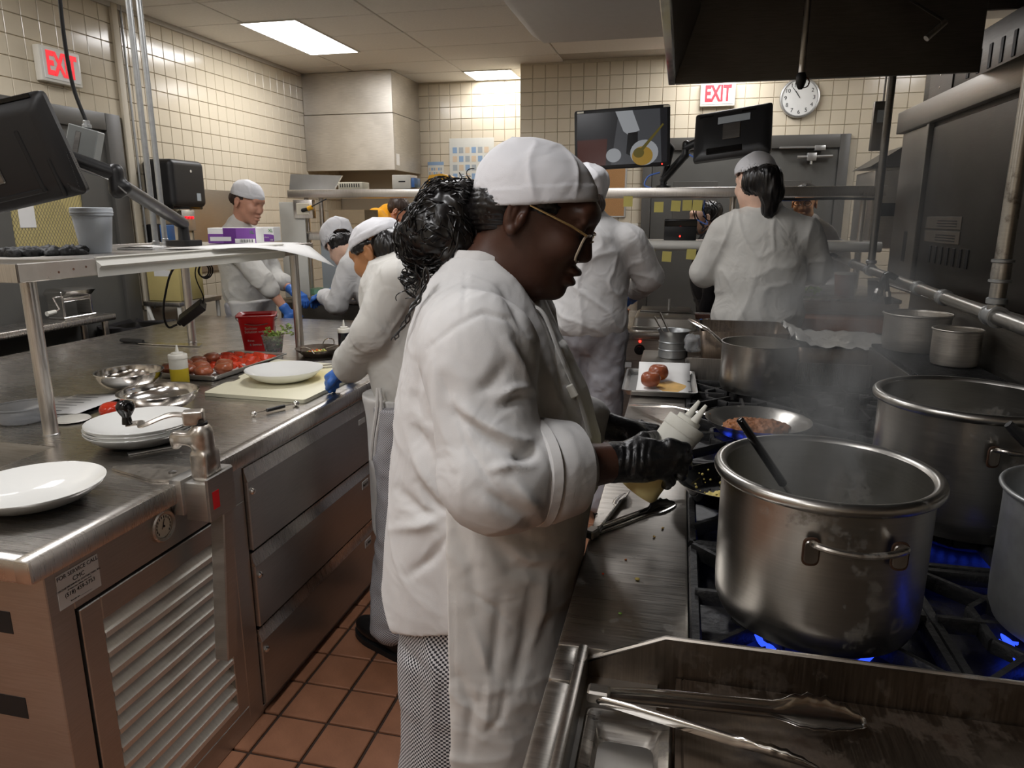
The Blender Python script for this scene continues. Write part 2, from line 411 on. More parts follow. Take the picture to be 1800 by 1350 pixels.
steel('steel_bright', (0.72, 0.70, 0.67), 0.16, (1, 1, 20), smudge=0.06)
steel('steel_worn', (0.48, 0.45, 0.41), 0.33, (1, 30, 1), wear=0.1, wcol=(0.06, 0.05, 0.04))
steel('steel_griddle', (0.16, 0.125, 0.095), 0.45, (30, 1, 1), wear=0.35, wcol=(0.035, 0.022, 0.015))
steel('cast_nickel', (0.52, 0.48, 0.43), 0.34, (6, 6, 6), wear=0.08, wcol=(0.08, 0.06, 0.05))
def emitter(name, col, strength, mixd=0.0):
    m, nt, b = nodes(name); b.inputs['Base Color'].default_value = rgb(col); b.inputs['Emission Color'].default_value = rgb(col); b.inputs['Emission Strength'].default_value = strength; b.inputs['Roughness'].default_value = 0.5
    M[name] = m
emitter('lamp_lens', srgb(252, 251, 252), LAMP)

# ================================================================ room shell
XL, XR, YB, YR, YF, ZC = -3.42, 2.35, 6.30, 6.95, -2.3, 2.75
CAMP = np.array((0, 0, CAM_H)); _R3 = np.array([list(_x), list(_y), list(_u)])
def project(p):
    c = _R3.T @ (np.asarray(p, float)-CAMP)
    return (900+F_PX*c[0]/-c[2], 675-F_PX*c[1]/-c[2]) if c[2] < -0.05 else (-9999, -9999)
def tile_field(parent, o, u, v, nrm, nu, nv, pitch, mat, gap=0.0032, th=0.008, skip=(), limit=300, name='tile', pv=None):
    o, u, v, nrm = (np.array(q, float) for q in (o, u, v, nrm)); pv = pv or pitch
    a, b = pitch-gap, pv-gap; bz = 0.0022
    mb = MB(); base = [(0, 0), (a, 0), (a, b), (0, b)]; top = [(bz, bz), (a-bz, bz), (a-bz, b-bz), (bz, b-bz)]
    mb.rings([[u*p+v*q-nrm*0.006 for p, q in base], [u*p+v*q+nrm*(th-0.003) for p, q in base], [u*p+v*q+nrm*th for p, q in top]], False, True)
    me = mb.mesh(name, mat, False); cells = []
    for i in range(nu):
        for j in range(nv):
            p = o+u*(i*pitch+gap/2)+v*(j*pv+gap/2); c = p+u*a/2+v*b/2
            if any(s0 <= i*pitch+a/2 <= s1 and t0 <= j*pv+b/2 <= t1 for s0, s1, t0, t1 in skip): continue
            x, y = project(c); vis = -40 < x < 1840 and -40 < y < 1390
            cells.append((not vis, np.linalg.norm(c-CAMP), p))
    cells.sort(key=lambda q: q[:2])
    for k, (hid, d, p) in enumerate(cells[:limit]):
        t = bpy.data.objects.new(name, me); COL.objects.link(t); t.parent = parent; t.location = p
    rest = MB()
    for hid, d, p in cells[limit:]: rest.add(mb.arr()+p, mb.f)
    if rest.n:
        r = rest.build(name+'_field', mat, parent, False); r['kind'] = 'stuff'
def struct(name, mb, mat, label=None, parent=None):
    o = mb.build(name, mat, parent); 
    if parent is None: o['kind'] = 'structure'
    if label: o['label'] = label; o['category'] = name.split('_')[0]
    return o
fl = struct('floor', MB().box((XL-0.15, YF-0.15, -0.12), (XR+0.15, YR+0.15, -0.008)), 'floor_grout', 'red-brown quarry tile floor with dark grout')
TP = 0.1615
tile_field(fl, (-1.134-TP*2, 0.40, -0.008), (1, 0, 0), (0, 1, 0), (0, 0, 1), 8, 36, TP, 'quarry', gap=0.010, th=0.008, limit=288, name='floor_tile')
big = MB()
for i in range(-13, 23):
    for j in range(-17, 42):
        x, y = -1.134-TP*2+i*TP, 0.40+j*TP
        if (0 <= i < 8 and 0 <= j < 36) or x < XL-0.1 or x+TP > XR+0.1: continue
        big.add([(x+.005, y+.005, 0), (x+TP-.005, y+.005, 0), (x+TP-.005, y+TP-.005, 0), (x+.005, y+TP-.005, 0)], [(0, 1, 2, 3)])
o = big.build('floor_tile_field', 'quarry', fl, False); o['kind'] = 'stuff'
# walls
WL = struct('wall_left', MB().box((XL-0.15, YF, -0.1), (XL-0.006, YR+0.15, ZC+0.1)), 'grout', 'left wall of cream glazed square tiles')
TW = 0.108
tile_field(WL, (XL-0.006, 2.50, 0.90), (0, 1, 0), (0, 0, 1), (1, 0, 0), 41, 17, TW, 'wall_glaze', skip=[(0.30, 1.47, -1, 1.20)], name='wall_tile')
struct('wall_left_dado', MB().box((XL-0.006, 3.95, 0), (XL, YR, 0.9)), 'wall_paint', parent=WL)
WB = struct('wall_back', MB().box((-1.40, YB+0.006, -0.1), (XR+0.15, YB+0.12, ZC+0.1)), 'grout', 'back wall of cream glazed square tiles around grey doors')
tile_field(WB, (-1.40, YB+0.006, 0.90), (1, 0, 0), (0, 0, 1), (0, -1, 0), 34, 17, TW, 'wall_glaze', skip=[(1.06, 2.67, -1, 1.20)], name='wall_tile')
struct('wall_return', MB().box((-1.40, YB+0.12, -0.1), (-1.30, YR, ZC+0.1)), 'wall_glaze', parent=WB)
WR = struct('wall_recess', MB().box((XL-0.15, YR+0.006, -0.1), (-1.30, YR+0.12, ZC+0.1)), 'grout', 'recessed back wall of cream tiles behind the corner hood')
tile_field(WR, (-2.56, YR+0.006, 0.90), (1, 0, 0), (0, 0, 1), (0, -1, 0), 11, 17, TW, 'wall_glaze', limit=190, name='wall_tile')
struct('wall_corner_panel', MB().box((XL, YR-0.002, 0), (-2.56, YR+0.006, ZC)), 'wall_paint', parent=WR)
struct('wall_right', MB().box((XR, YF, -0.1), (XR+0.15, YB+0.12, ZC+0.1)), 'wall_paint', 'right wall behind the cooking line')
struct('wall_front', MB().box((XL-0.15, YF-0.15, -0.1), (XR+0.15, YF, ZC+0.1)), 'wall_paint', 'plain cream wall behind the viewpoint')
CE = struct('ceiling', MB().box((XL-0.15, YF-0.15, ZC+0.012), (XR+0.15, YR+0.15, ZC+0.12)), 'ceiling_bar', 'suspended ceiling of off-white panels')
PX, PY = 0.94, 0.47
troffers = [(-2.73, 5.08, .40, .95), (-1.745, 6.70, .42, .40), (-2.73, 2.20, .40, .95), (-2.73, -0.6, .40, .95), (-0.95, 2.75, .40, .95), (-0.95, 0.35, .40, .95), (-0.95, -1.5, .40, .95), (1.85, 4.95, .40, .95), (0.25, 5.75, .40, .8)]
pm = MB().box((0.006, 0.006, 0), (PX-0.006, PY-0.006, 0.016), 0.003).mesh('ceiling_panel', 'ceiling_panel')
for i in range(-2, 5):
    for j in range(-1, 12):
        x0, y0 = -1.97+PX*i, 1.79+PY*j
        if x0 < XL-PX+0.3 or x0 > XR or y0+PY > YR+0.02 or (x0 > -1.4 and y0+PY > YB+0.1): continue
        p = bpy.data.objects.new('ceiling_panel', pm); COL.objects.link(p); p.parent = CE; p.location = (x0, y0, ZC)
struct('trim_1', MB().box((XL, 2.3, ZC-0.03), (XL+0.02, YB-0.06, ZC)), 'ceiling_bar', 'thin metal angle where the ceiling meets the left wall')
# boxed soffit hanging under the ceiling
sp = [(-1.06, ZC+0.012), (-1.02, ZC-0.10), (-0.94, ZC-0.15), (1.9, ZC-0.15), (1.9, ZC+0.012)]
struct('trim_2', MB().prism(sp, 3.55, 4.95, 'y'), 'soffit_paint', 'grey boxed-in soffit hanging below the ceiling')
def troffer(x, y, sx, sy, k):
    lab = ['fluorescent ceiling light over the corner hood', 'small bright ceiling light in the far recess beside the posters'][k] if k < 2 else ['fluorescent ceiling light above the overshelf, out of the photo', 'fluorescent ceiling light in the near left of the room, out of the photo', 'fluorescent ceiling light above the woman, out of the photo', 'fluorescent ceiling light above the viewpoint', 'fluorescent ceiling light behind the viewpoint', 'fluorescent ceiling light beyond the hood at the right wall', 'fluorescent ceiling light before the grey doors, hidden by the hood'][k-2]
    t = thing('ceiling_light', lab, 'light', (x, y, ZC), 0, 'ceiling troffers')
    f = MB(); a, b, q = sx/2, sy/2, 0.014
    for lo, hi in (((-a-q, -b-q, -0.008), (-a, b+q, 0.01)), ((a, -b-q, -0.008), (a+q, b+q, 0.01)), ((-a, -b-q, -0.008), (a, -b, 0.01)), ((-a, b, -0.008), (a, b+q, 0.01))): f.box(lo, hi)
    f.build('frame', 'white_trim', t, False)
    d = MB(); nx = 24
    d.grid([[(-a+2*a*i/nx, s, -0.004-0.003*abs(math.sin(i*math.pi/6))) for s in (-b, b)] for i in range(nx+1)]); d.build('diffuser', 'lamp_lens', t)
for k, q in enumerate(troffers): troffer(*q, k)

# ---------------------------------------------------------------- doors
def slab(lo, hi, ch=0.003): return MB().box(lo, hi, ch)
d1 = thing('door_1', 'dark grey steel door with wired glass in the left wall', 'door', (0, 0, 0)); d1['kind'] = 'structure'
fr = MB(); fr.box((XL-0.01, 3.83, 0), (XL+0.03, 3.95, 2.10), 0.004); fr.box((XL-0.01, 2.80, 0), (XL+0.03, 2.90, 2.10), 0.004); fr.box((XL-0.01, 2.90, 2.00), (XL+0.03, 3.83, 2.10), 0.004)
fr.build('door_frame', 'door_frame_grey', d1)
lf = MB(); lf.box((XL-0.012, 2.90, 0), (XL+0.006, 3.12, 2.0)); lf.box((XL-0.012, 3.60, 0), (XL+0.006, 3.83, 2.0)); lf.box((XL-0.012, 3.12, 0), (XL+0.006, 3.60, 1.30)); lf.box((XL-0.012, 3.12, 1.72), (XL+0.006, 3.60, 2.0))
lf.build('door_leaf', 'door_grey', d1)
MB().box((XL-0.012, 3.12, 1.30), (XL-0.002, 3.60, 1.72)).build('pane', 'wire_glass', d1)
wires = MB()
for k in range(-22, 26):
    for s in (1, -1):
        y0, z0, y1, z1 = 3.12+k*0.02, 1.30, 3.12+k*0.02+s*0.42*0.6, 1.72
        ya, yb = max(min(y0, y1), 3.12), min(max(y0, y1), 3.60)
        if yb-ya < 0.01: continue
        f = lambda y: z0+(y-y0)/(y1-y0)*(z1-z0)
        wires.cyl((XL-0.001, ya, f(ya)), (XL-0.001, yb, f(yb)), 0.0008, seg=3)
o = wires.build('wire_mesh', 'door_grey', d1); o['kind'] = 'stuff'
nt_ = MB().box((XL-0.001, 3.17, 1.44), (XL+0.0006, 3.27, 1.56)); nt_.build('notice', 'paper', d1)

d2 = thing('door_2', 'pair of dark grey steel doors in the tiled back wall', 'door', (0, 0, 0)); d2['kind'] = 'structure'
xa, xb, zt2 = -0.345, 1.245, 2.125
fr = MB(); fr.box((xa, YB-0.03, 0), (xa+0.075, YB+0.01, zt2), 0.004); fr.box((xb-0.075, YB-0.03, 0), (xb, YB+0.01, zt2), 0.004); fr.box((xa+0.075, YB-0.03, zt2-0.10), (xb-0.075, YB+0.01, zt2), 0.004)
fr.build('door_frame', 'door_frame_grey', d2)
for x0, x1 in ((xa+0.078, 0.448), (0.452, xb-0.078)):
    lf = MB().box((x0, YB-0.008, 0), (x1, YB+0.01, zt2-0.103), 0.002).build('door_leaf', 'door_grey', d2)
    MB().box((x0+0.18, YB-0.011, 1.45), (x1-0.18, YB-0.007, 1.78), 0.002).build('glass_panel', 'door_frame_grey', lf)
cl = MB(); cl.box((0.72, YB-0.06, 2.02), (1.02, YB-0.03, 2.035), 0.003); cl.box((0.98, YB-0.075, 2.00), (1.06, YB-0.03, 2.04), 0.004); cl.build('door_closer', 'aluminium', d2)
cl = MB(); cl.cyl((0.86, YB-0.05, 1.955), (1.12, YB-0.05, 1.96), 0.012, seg=10); cl.box((0.93, YB-0.07, 1.925), (1.00, YB-0.012, 1.985), 0.004); cl.cyl((0.965, YB-0.05, 1.90), (0.965, YB-0.05, 1.93), 0.01, seg=8); cl.build('door_closer_arm', 'aluminium', d2)
# ================================================================ prep table (left)
plain('ceramic', srgb(232, 232, 228), 0.08, coat=0.3)
plain('clear_plastic', srgb(232, 234, 236), 0.25, trans=0.75, ior=1.2)
plain('cloudy_plastic', srgb(222, 227, 232), 0.35, trans=0.22, ior=1.2, var=0.03)
plain('milky_plastic', srgb(232, 230, 218), 0.35, trans=0.2, ior=1.2)
plain('oil', srgb(214, 188, 56), 0.15, trans=0.12, ior=1.2)
plain('oil_pale', srgb(236, 222, 160), 0.25, trans=0.12, ior=1.2)
plain('sauce_black', srgb(24, 28, 36), 0.2)
plain('board_white', srgb(225, 220, 190), 0.45, var=0.06, scale=10, bump=0.1, bscale=200)
plain('tomato_skin', srgb(196, 60, 34), 0.2, var=0.12, scale=18)
plain('tomato_fresh', srgb(205, 62, 40), 0.15, var=0.05)
plain('tomato_roast', srgb(150, 82, 54), 0.3, var=0.3, scale=30, bump=0.5, bscale=60)
plain('tomato_wedge', srgb(214, 72, 42), 0.22, var=0.18, scale=40, bump=0.4, bscale=80)
plain('bucket_red', srgb(228, 34, 42), 0.35, var=0.05)
plain('leaf_green', srgb(110, 145, 60), 0.5, var=0.3, scale=60)
plain('leaf_pale', srgb(165, 190, 105), 0.5, var=0.25, scale=60)
plain('wood_handle', srgb(74, 44, 32), 0.45, var=0.2, scale=30, stretch=(8, 1, 1))
plain('rice', srgb(225, 205, 120), 0.6, var=0.2, scale=80)
plain('veg_orange', srgb(220, 120, 30), 0.4, var=0.3, scale=60)
plain('purple_print', srgb(120, 70, 150), 0.5, var=0.12, scale=6)
plain('purple_dark', srgb(92, 40, 120), 0.5, var=0.05)
plain('green_print', srgb(70, 140, 60), 0.5)
plain('gauge_face', srgb(222, 216, 196), 0.4)
plain('rust', srgb(96, 58, 34), 0.85, var=0.3, scale=40)
plain('crumb', srgb(214, 180, 110), 0.8)
ZT = 0.865; TX = -1.165
W = thing('prep_table', 'long stainless prep table with louvred panel and refrigerated drawers', 'table', (-2.1, 2.5, 0))
top = MB(); z0 = ZT-0.048
for lo, hi in (((-3.05, 1.0, z0), (-2.15, 4.08, ZT)), ((-2.15, 1.0, z0), (-1.695, 1.14, ZT)), ((-2.15, 1.575, z0), (-1.695, 4.08, ZT)), ((-1.695, 1.0, z0), (TX-0.02, 4.08, ZT))): top.box(lo, hi)
wb(top, 'worktop', 'steel_table', W, False)
wb(MB().box((TX-0.045, 0.985, z0-0.004), (TX, 4.085, ZT+0.0006), 0.010), 'worktop_edge', 'steel_table', W)
wb(MB().box((-3.06, 0.9855, z0-0.0035), (TX-.014, 1.03, ZT+0.0004), 0.010), 'worktop_edge', 'steel_table', W)
sink = MB(); q = 0.03
sink.rings([[(-2.15, 1.14, ZT-.001), (-1.695, 1.14, ZT-.001), (-1.695, 1.575, ZT-.001), (-2.15, 1.575, ZT-.001)], [(-2.15+q*.3, 1.14+q*.3, ZT-.02), (-1.695-q*.3, 1.14+q*.3, ZT-.02), (-1.695-q*.3, 1.575-q*.3, ZT-.02), (-2.15+q*.3, 1.575-q*.3, ZT-.02)], [(-2.12, 1.17, ZT-.2), (-1.725, 1.17, ZT-.2), (-1.725, 1.545, ZT-.2), (-2.12, 1.545, ZT-.2)]], False, True)
sk = wb(sink, 'sink_bowl', 'steel_band', W)  # darker steel puts the bowl's inner shadow into its colour
wb(MB().lathe([(0.045, 0), (0.045, 0.012), (0.03, 0.014), (0.028, 0.006), (0.001, 0.006)], 24, (-1.92, 1.36, ZT-.2)), 'drain', 'steel_bright', sk)
wb(MB().lathe([(0.06, -0.02), (0.07, 0.0), (0.055, 0.015), (0.05, 0.0)], 24, at(8, 795, z=0.79), (0.8, -0.5, 0.3)), 'overflow_ring', 'steel_bright', sk)
FX = -1.185
body = MB(); body.box((-3.02, 1.03, 0.06), (FX-0.03, 4.05, .60)); body.box((-3.0, 1.06, 0.0), (FX-0.06, 4.02, 0.06)); body.box((-3.02, 1.03, .60), (FX-0.03, 1.05, z0)); body.box((-3.02, 4.03, .60), (FX-0.03, 4.05, z0)); body.box((-3.02, 1.05, .60), (-3.0, 4.03, z0)); body.box((FX-.05, 1.05, .60), (FX-.03, 4.03, z0)); body.box((-3.0, 1.70, .60), (FX-.05, 4.03, z0))
wb(body, 'body', 'steel_front', W, False)
fp = MB()
for lo, hi in (((FX-0.03, 1.028, 0.0), (FX, 1.088, z0)), ((FX-0.03, 1.088, 0.705), (FX, 1.69, z0)), ((FX-0.03, 1.622, 0.0), (FX, 1.69, 0.705)), ((FX-0.03, 1.088, 0.0), (FX, 1.622, 0.075)), ((FX-0.03, 2.57, 0.0), (FX, 2.62, z0)), ((FX-0.03, 3.50, 0.0), (FX, 4.05, z0)), ((FX-0.03, 1.69, 0.0), (FX-0.004, 3.5, 0.02)), ((FX-0.03, 1.69, 0.80), (FX, 3.5, z0))): fp.box(lo, hi, 0.002)
wb(fp, 'front_frame', 'steel_front', W)
# louvre panel: frame plus slats tilted out of it
lp = MB()
for lo, hi in (((FX-0.012, 1.094, 0.08), (FX+0.004, 1.150, 0.70)), ((FX-0.012, 1.566, 0.08), (FX+0.004, 1.616, 0.70)), ((FX-0.012, 1.15, 0.645), (FX+0.004, 1.566, 0.70)), ((FX-0.012, 1.15, 0.08), (FX+0.004, 1.566, 0.11))): lp.box(lo, hi, 0.002)
lv = wb(lp, 'louvre_panel', 'steel_front', W)
sm = MB().prism([(-0.036, 0.046), (-0.032, 0.046), (0.004, 0.012), (0.005, 0.0), (0.003, 0.0), (0.001, 0.010), (-0.036, 0.043)], 0, 0.416, 'y').mesh('slat', 'steel_slat', False)  # slat steel is lightened to carry the reflected ceiling light
for k in range(11):
    s = bpy.data.objects.new('slat', sm); COL.objects.link(s); s.parent = lv; s.location = np.array((FX, 1.15, 0.600-k*0.049))-root_loc(lv)
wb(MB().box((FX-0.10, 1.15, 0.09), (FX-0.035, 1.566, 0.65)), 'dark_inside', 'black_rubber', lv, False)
# drawers
def drawer(y0, y1, zb, zt_, lab=None):
    d = wb(MB().box((FX-0.02, y0, zb), (FX+0.012, y1, zt_-0.04), 0.003), 'drawer', 'steel_front', W)
    h = MB().prism([(FX-0.02, zt_-0.042), (FX+0.013, zt_-0.042), (FX+0.004, zt_-0.012), (FX+0.004, zt_), (FX-0.02, zt_)], y0, y1, 'y')
    wb(h, 'pull_lip', 'steel_table', d)
    wb(MB().lathe([(0.001, 0.009), (0.007, 0.008), (0.0105, 0.004), (0.0105, 0)], 16, (FX+0.012, y0+0.018, zt_-0.075), (1, 0, 0)), 'bolt', 'steel_bright', d)
    if lab:
        l = wb(MB().box((FX+0.012, y0+0.735, zt_-0.085), (FX+0.0135, y0+0.79, zt_-0.055)), 'name_card', 'paper', d)
        text('lettering', lab, 0.014, 'ink', d, np.array((FX+0.0142, y0+0.7625, zt_-0.07))-root_loc(d), (math.pi/2, 0, math.pi/2), 0.0003)
    return d
for y0, y1, labs in ((1.69, 2.56, ('', 'BLACK', 'L. Anna')), (2.62, 3.49, ('', '', ''))):
    for (zb, zt_), lb in zip(((0.545, 0.80), (0.295, 0.535), (0.03, 0.285)), labs): drawer(y0+0.003, y1-0.003, zb, zt_, lb)
wb(MB().box((FX+0.012, 2.425, 0.715), (FX+0.014, 2.48, 0.735)), 'name_card', 'paper', W)
# gauge
g = wb(MB().lathe([(0.040, 0), (0.040, 0.006), (0.036, 0.009), (0.030, 0.007), (0.029, 0.003), (0.001, 0.003)], 28, (FX, 1.359, 0.772), (1, 0, 0)), 'gauge', 'cast_nickel', W)
wb(MB().lathe([(0.028, 0.0035), (0.001, 0.0035)], 24, (FX, 1.359, 0.772), (1, 0, 0)), 'dial', 'gauge_face', g)
tk = MB()
for k in range(14):
    a = math.radians(-40+k*20); c, s = math.cos(a), math.sin(a); tk.box((FX+.0038, -.0012, -.003), (FX+.0044, .0012, .003), R=None, c=(FX+.004, 1.359+.023*c, .772+.023*s))
tk.cyl((FX+.005, 1.359-.006, .766), (FX+.005, 1.359+.004, .79), 0.001, seg=4); tk.ball((FX+.005, 1.359, .772), .003, 8, 6)
wb(tk, 'needle', 'ink', g)
for a in (90, 210, 330): wb(MB().ball((FX+.006, 1.359+.0365*math.cos(math.radians(a)), .772+.0365*math.sin(math.radians(a))), .003, 8, 6), 'screw', 'steel_bright', g)
# service sticker
st = wb(MB().box((FX, 1.053, 0.722), (FX+0.0012, 1.160, 0.797)), 'service_sticker', 'paper', W, False)
for k, (tx, sz, dz) in enumerate((('FOR SERVICE CALL', .0125, .0665), ('CMC', .014, .051), ('COLONIE MECHANICAL CONTRACTORS, INC.', .0054, .0405), ('27 Petra Lane, Albany, New York', .0045, .034), ('(518) 459-5753', .0125, .0245), ('Reorder Inc. ____________', .0048, .008))):
    text('lettering', tx, sz, 'ink', st, np.array((FX+.0016, 1.107, 0.722+dz))-root_loc(st), (math.pi/2, 0, math.pi/2), 0.0002)
for z in (0.70, 0.50): wb(MB().box((-1.36, 1.0292, z-0.03), (-1.285, 1.0302, z+0.02), 0), 'tape_patch', 'black_rubber', W)

# ---------------------------------------------------------------- overshelf on posts
SZ = 1.374
S = thing('overshelf', 'stainless overshelf on round posts standing on the prep table', 'shelf', (-2.1, 2.4, ZT))
sh = MB(); sh.box((-2.50, 1.585, SZ-0.003), (-1.745, 3.20, SZ)); 
wb(sh, 'shelf_board', 'steel_shelf', S, False)
for lo, hi in (((-1.747, 1.583, 1.323), (-1.740, 3.202, SZ+.0006)), ((-2.50, 1.583, 1.323), (-1.740, 1.588, SZ+.0006)), ((-2.50, 3.197, 1.323), (-1.740, 3.202, SZ+.0006)), ((-2.503, 1.583, 1.323), (-2.497, 3.202, SZ+.0006))): wb(MB().box(lo, hi, 0.0022), 'shelf_lip', 'steel_shelf', S)
for x, y in ((-1.80, 1.665), (-2.435, 3.19-0.03), (-1.80, 3.12), (-2.435, 1.665)):
    p = wb(MB().cyl((x, y, ZT), (x, y, SZ-0.003), 0.0205, seg=24), 'post', 'steel_shelf', S)
    wb(MB().lathe([(0.0225, 0), (0.0225, 0.004), (0.0205, 0.006)], 24, (x, y, ZT)), 'weld', 'steel_front', p)
for y, z in ((1.715, 1.343), (1.768, 1.348), (1.815, 1.352)): wb(MB().lathe([(0.001, 0.0005), (0.0035, 0.0005), (0.0035, 0)], 10, (-1.740, y, z), (1, 0, 0)), 'screw_hole', 'rust', S)
rail = thing('ticket_rail', 'white aluminium ticket rail screwed to the overshelf edge', 'rail', (-1.74, 2.5, 1.323))
rp = MB().prism([(-1.7395, 1.318), (-1.736, 1.318), (-1.730, 1.345), (-1.722, 1.352), (-1.724, 1.356), (-1.739, 1.366), (-1.739, 1.380), (-1.7395, 1.380)], 1.855, 2.93, 'y'); wb(rp, 'rail_body', 'white_trim', rail)
wb(MB().box((-1.752, 1.858, SZ+.001), (-1.735, 2.93, SZ+.004), 0.001), 'rail_flange', 'white_trim', rail)
for y in (1.885, 2.35, 2.90): wb(MB().lathe([(0.001, 0.002), (0.004, 0.0015), (0.004, 0)], 10, (-1.7365, y, 1.330), (1, 0, 0)), 'screw', 'steel_dark', rail)

# ---------------------------------------------------------------- can opener
CO = thing('can_opener', 'heavy bench can opener clamped to the prep table edge', 'can opener', (-1.15, 1.46, ZT))
bx, by = -1.118, 1.452
base = MB().prism([(-1.175, 1.50), (-1.175, 1.405), (-1.24, 1.40), (-1.39, 1.445), (-1.40, 1.46), (-1.30, 1.50)], ZT+.0006, ZT+0.007, 'z'); bp_ = wb(base, 'base_plate', 'cast_nickel', CO)
wb(MB().lathe([(0.001, .006), (.009, .004), (.010, 0)], 14, (-1.215, 1.45, ZT+.007)), 'bolt', 'steel_dark', bp_)
cl = MB(); cl.box((-1.185, 1.395, 0.785), (-1.150, 1.515, ZT+0.012), 0.004); cl.box((-1.152, 1.405, 0.770), (-1.085, 1.500, ZT+0.004), 0.004); cl.box((-1.088, 1.40, 0.772), (-1.080, 1.505, ZT+.018), 0.002); wb(cl, 'clamp', 'steel_front', CO)
wb(MB().box((-1.0798, 1.415, 0.80), (-1.0793, 1.44, 0.845)), 'red_sticker', 'bucket_red', CO)
sh_ = MB(); R_ = rotm(-0.10, 0, 0)
sh_.box((-.020, -.022, -0.26), (.020, .022, 0.26), 0.003, R_, (bx, by+0.03, 0.62)); wb(sh_, 'shaft', 'steel_front', CO)
hd = [rbox((bx, by, .905), (.024, .030, .035), .008), cone((bx, by, .91), (bx, by-.004, .985), .027, .027, .008), rbox((bx-.035, by-.015, .972), (.032, .016, .016), .008, k=.012), cone((bx-.062, by-.02, .972), (bx-.062, by-.02, .955), .014, .012, .01), rbox((bx+.0, by+.0, .868), (.020, .024, .02), .006)]
wraw(sdf(hd, 0.0035).xf(t=-np.zeros(3)), 'head_casting', 'cast_nickel', CO)
wb(MB().cyl((bx, by-.004, .985), (bx, by-.004, 1.012), .017, seg=16), 'drive_collar', 'black_rubber', CO)
hb = [rbox((bx-.012, by-.01, 1.025), (.024, .017, .018), .004, rotm(0, 0, .5)), ell((bx+.012, by-.016, 1.012), (.008, .012, .012), op='s', k=.002)]
wraw(sdf(hb, 0.003), 'hub', 'cast_nickel', CO)
kn = at(224, 745, z=1.005)
pts = spline([(bx-.02, by-.015, 1.03), (bx-.055, by-.04, 1.036), (bx-.10, by-.075, 1.018), (kn[0]+.02, kn[1]+.018, 1.004), (kn[0]-.005, kn[1]-.002, 1.003)], 6)
ar = MB().tube(pts, [.012]*8+[.010]*(len(pts)-8), 10, flat=0.5); wb(ar, 'crank_arm', 'cast_nickel', CO)
wb(MB().lathe([(.001, 0), (.012, 0), (.011, .010), (.010, .018), (.016, .028), (.021, .038), (.0215, .046), (.017, .055), (.008, .059), (.001, .060)], 24, kn), 'knob', 'black_gloss', CO)
# ================================================================ things on the prep table
def plate_mesh(r, h, name='plate'):
    pr = [(.001, .004), (r*.45, .004), (r*.52, .006), (r*.80, h*.5), (r*.985, h-.001), (r, h), (r*1.003, h-.001), (r*.99, h-.006), (r*.80, h*.5-.007), (r*.56, .001), (r*.50, 0), (.001, .0005)]
    return MB().lathe(pr, 56).mesh(name, 'ceramic')
PM = plate_mesh(0.147, 0.046)
def put(mesh, name, label, cat, loc, rz=0, group=None, rot=None):
    o = bpy.data.objects.new(name, mesh); COL.objects.link(o); o.location = loc; o.rotation_euler = rot if rot is not None else (0, 0, rz); return tag(o, label, cat, group)
pc = at(72, 872, z=ZT+.03); put(PM, 'plate', 'white coupe plate alone at the near corner of the prep table', 'plate', (-1.405, 1.232, ZT), 0, 'white coupe plates')
for k, lb in enumerate(('lowest of three stacked white plates behind the can opener', 'middle of three stacked white plates behind the can opener', 'topmost of three stacked white plates behind the can opener')):
    put(PM, 'plate', lb, 'plate', (-1.485+.004*(k == 2), 1.668, ZT+.0009+k*.0105), k, 'white coupe plates')
# cutting board with a grip notch
cb = thing('cutting_board', 'white plastic cutting board with yellow stains under a plate', 'cutting board', (-1.5, 2.45, ZT+.0005))
P0 = [at(x, y, z=ZT+.0135)[:2] for x, y in ((357, 690), (535, 703), (655, 645), (485, 631))]
def rounded(poly, r=.02, n=4):
    out = []; m = len(poly)
    for i in range(m):
        a, b, c = (np.array(poly[(i+q) % m], float) for q in (-1, 0, 1)); u = (a-b)/np.linalg.norm(a-b); v = (c-b)/np.linalg.norm(c-b)
        for k in range(n+1):
            t = k/n; out.append((1-t)**2*(b+u*r)+2*t*(1-t)*b+t*t*(b+v*r))
    return out
q = [np.array(p) for p in P0]; e = (q[3]-q[0])
poly = [q[0], q[1], q[2], q[3], q[0]+e*.42, q[0]+e*.40+(q[1]-q[0])*.06, q[0]+e*.30+(q[1]-q[0])*.06, q[0]+e*.27]
bo = MB().prism(rounded(poly, .016), ZT+.0008, ZT+.0135, 'z')
m_, nt, b = nodes('board_stained'); co = coords(nt)
n_ = N(nt, 'ShaderNodeTexNoise', Scale=6.0, Detail=3.0); nt.links.new(co, n_.inputs['Vector']); gr = nt.nodes.new('ShaderNodeVectorMath'); gr.operation = 'DISTANCE'; gr.inputs[1].default_value = (0.03, 0.07, 0.013); nt.links.new(co, gr.inputs[0])
ad = N(nt, 'ShaderNodeMath', operation='MULTIPLY_ADD'); ad.inputs[1].default_value = .12; nt.links.new(n_.outputs['Fac'], ad.inputs[0]); nt.links.new(gr.outputs['Value'], ad.inputs[2])
rp_ = ramp(nt, [(.12, srgb(224, 205, 120)), (.26, srgb(228, 223, 196))]); nt.links.new(ad.outputs[0], rp_.inputs[0]); nt.links.new(rp_.outputs[0], b.inputs['Base Color']); b.inputs['Roughness'].default_value = .4; M['board_stained'] = m_
wb(bo, 'board', 'board_stained', cb)
pb = thing('plate', 'white coupe plate with dark sauce lines on the cutting board', 'plate', (-1.478, 2.432, ZT+.0142), 0, 'white coupe plates')
o = bpy.data.objects.new('dish', PM); COL.objects.link(o); o.parent = pb
ln = MB()
for k in range(4):
    ln.tube([(-.07+.02*k+.012*i, -.03+.012*k+.006*math.sin(i*.6+k)+.002*i, .0085+.0002*k) for i in range(9)], .0018, 4)
ln.build('sauce_lines', 'sauce_black', pb)
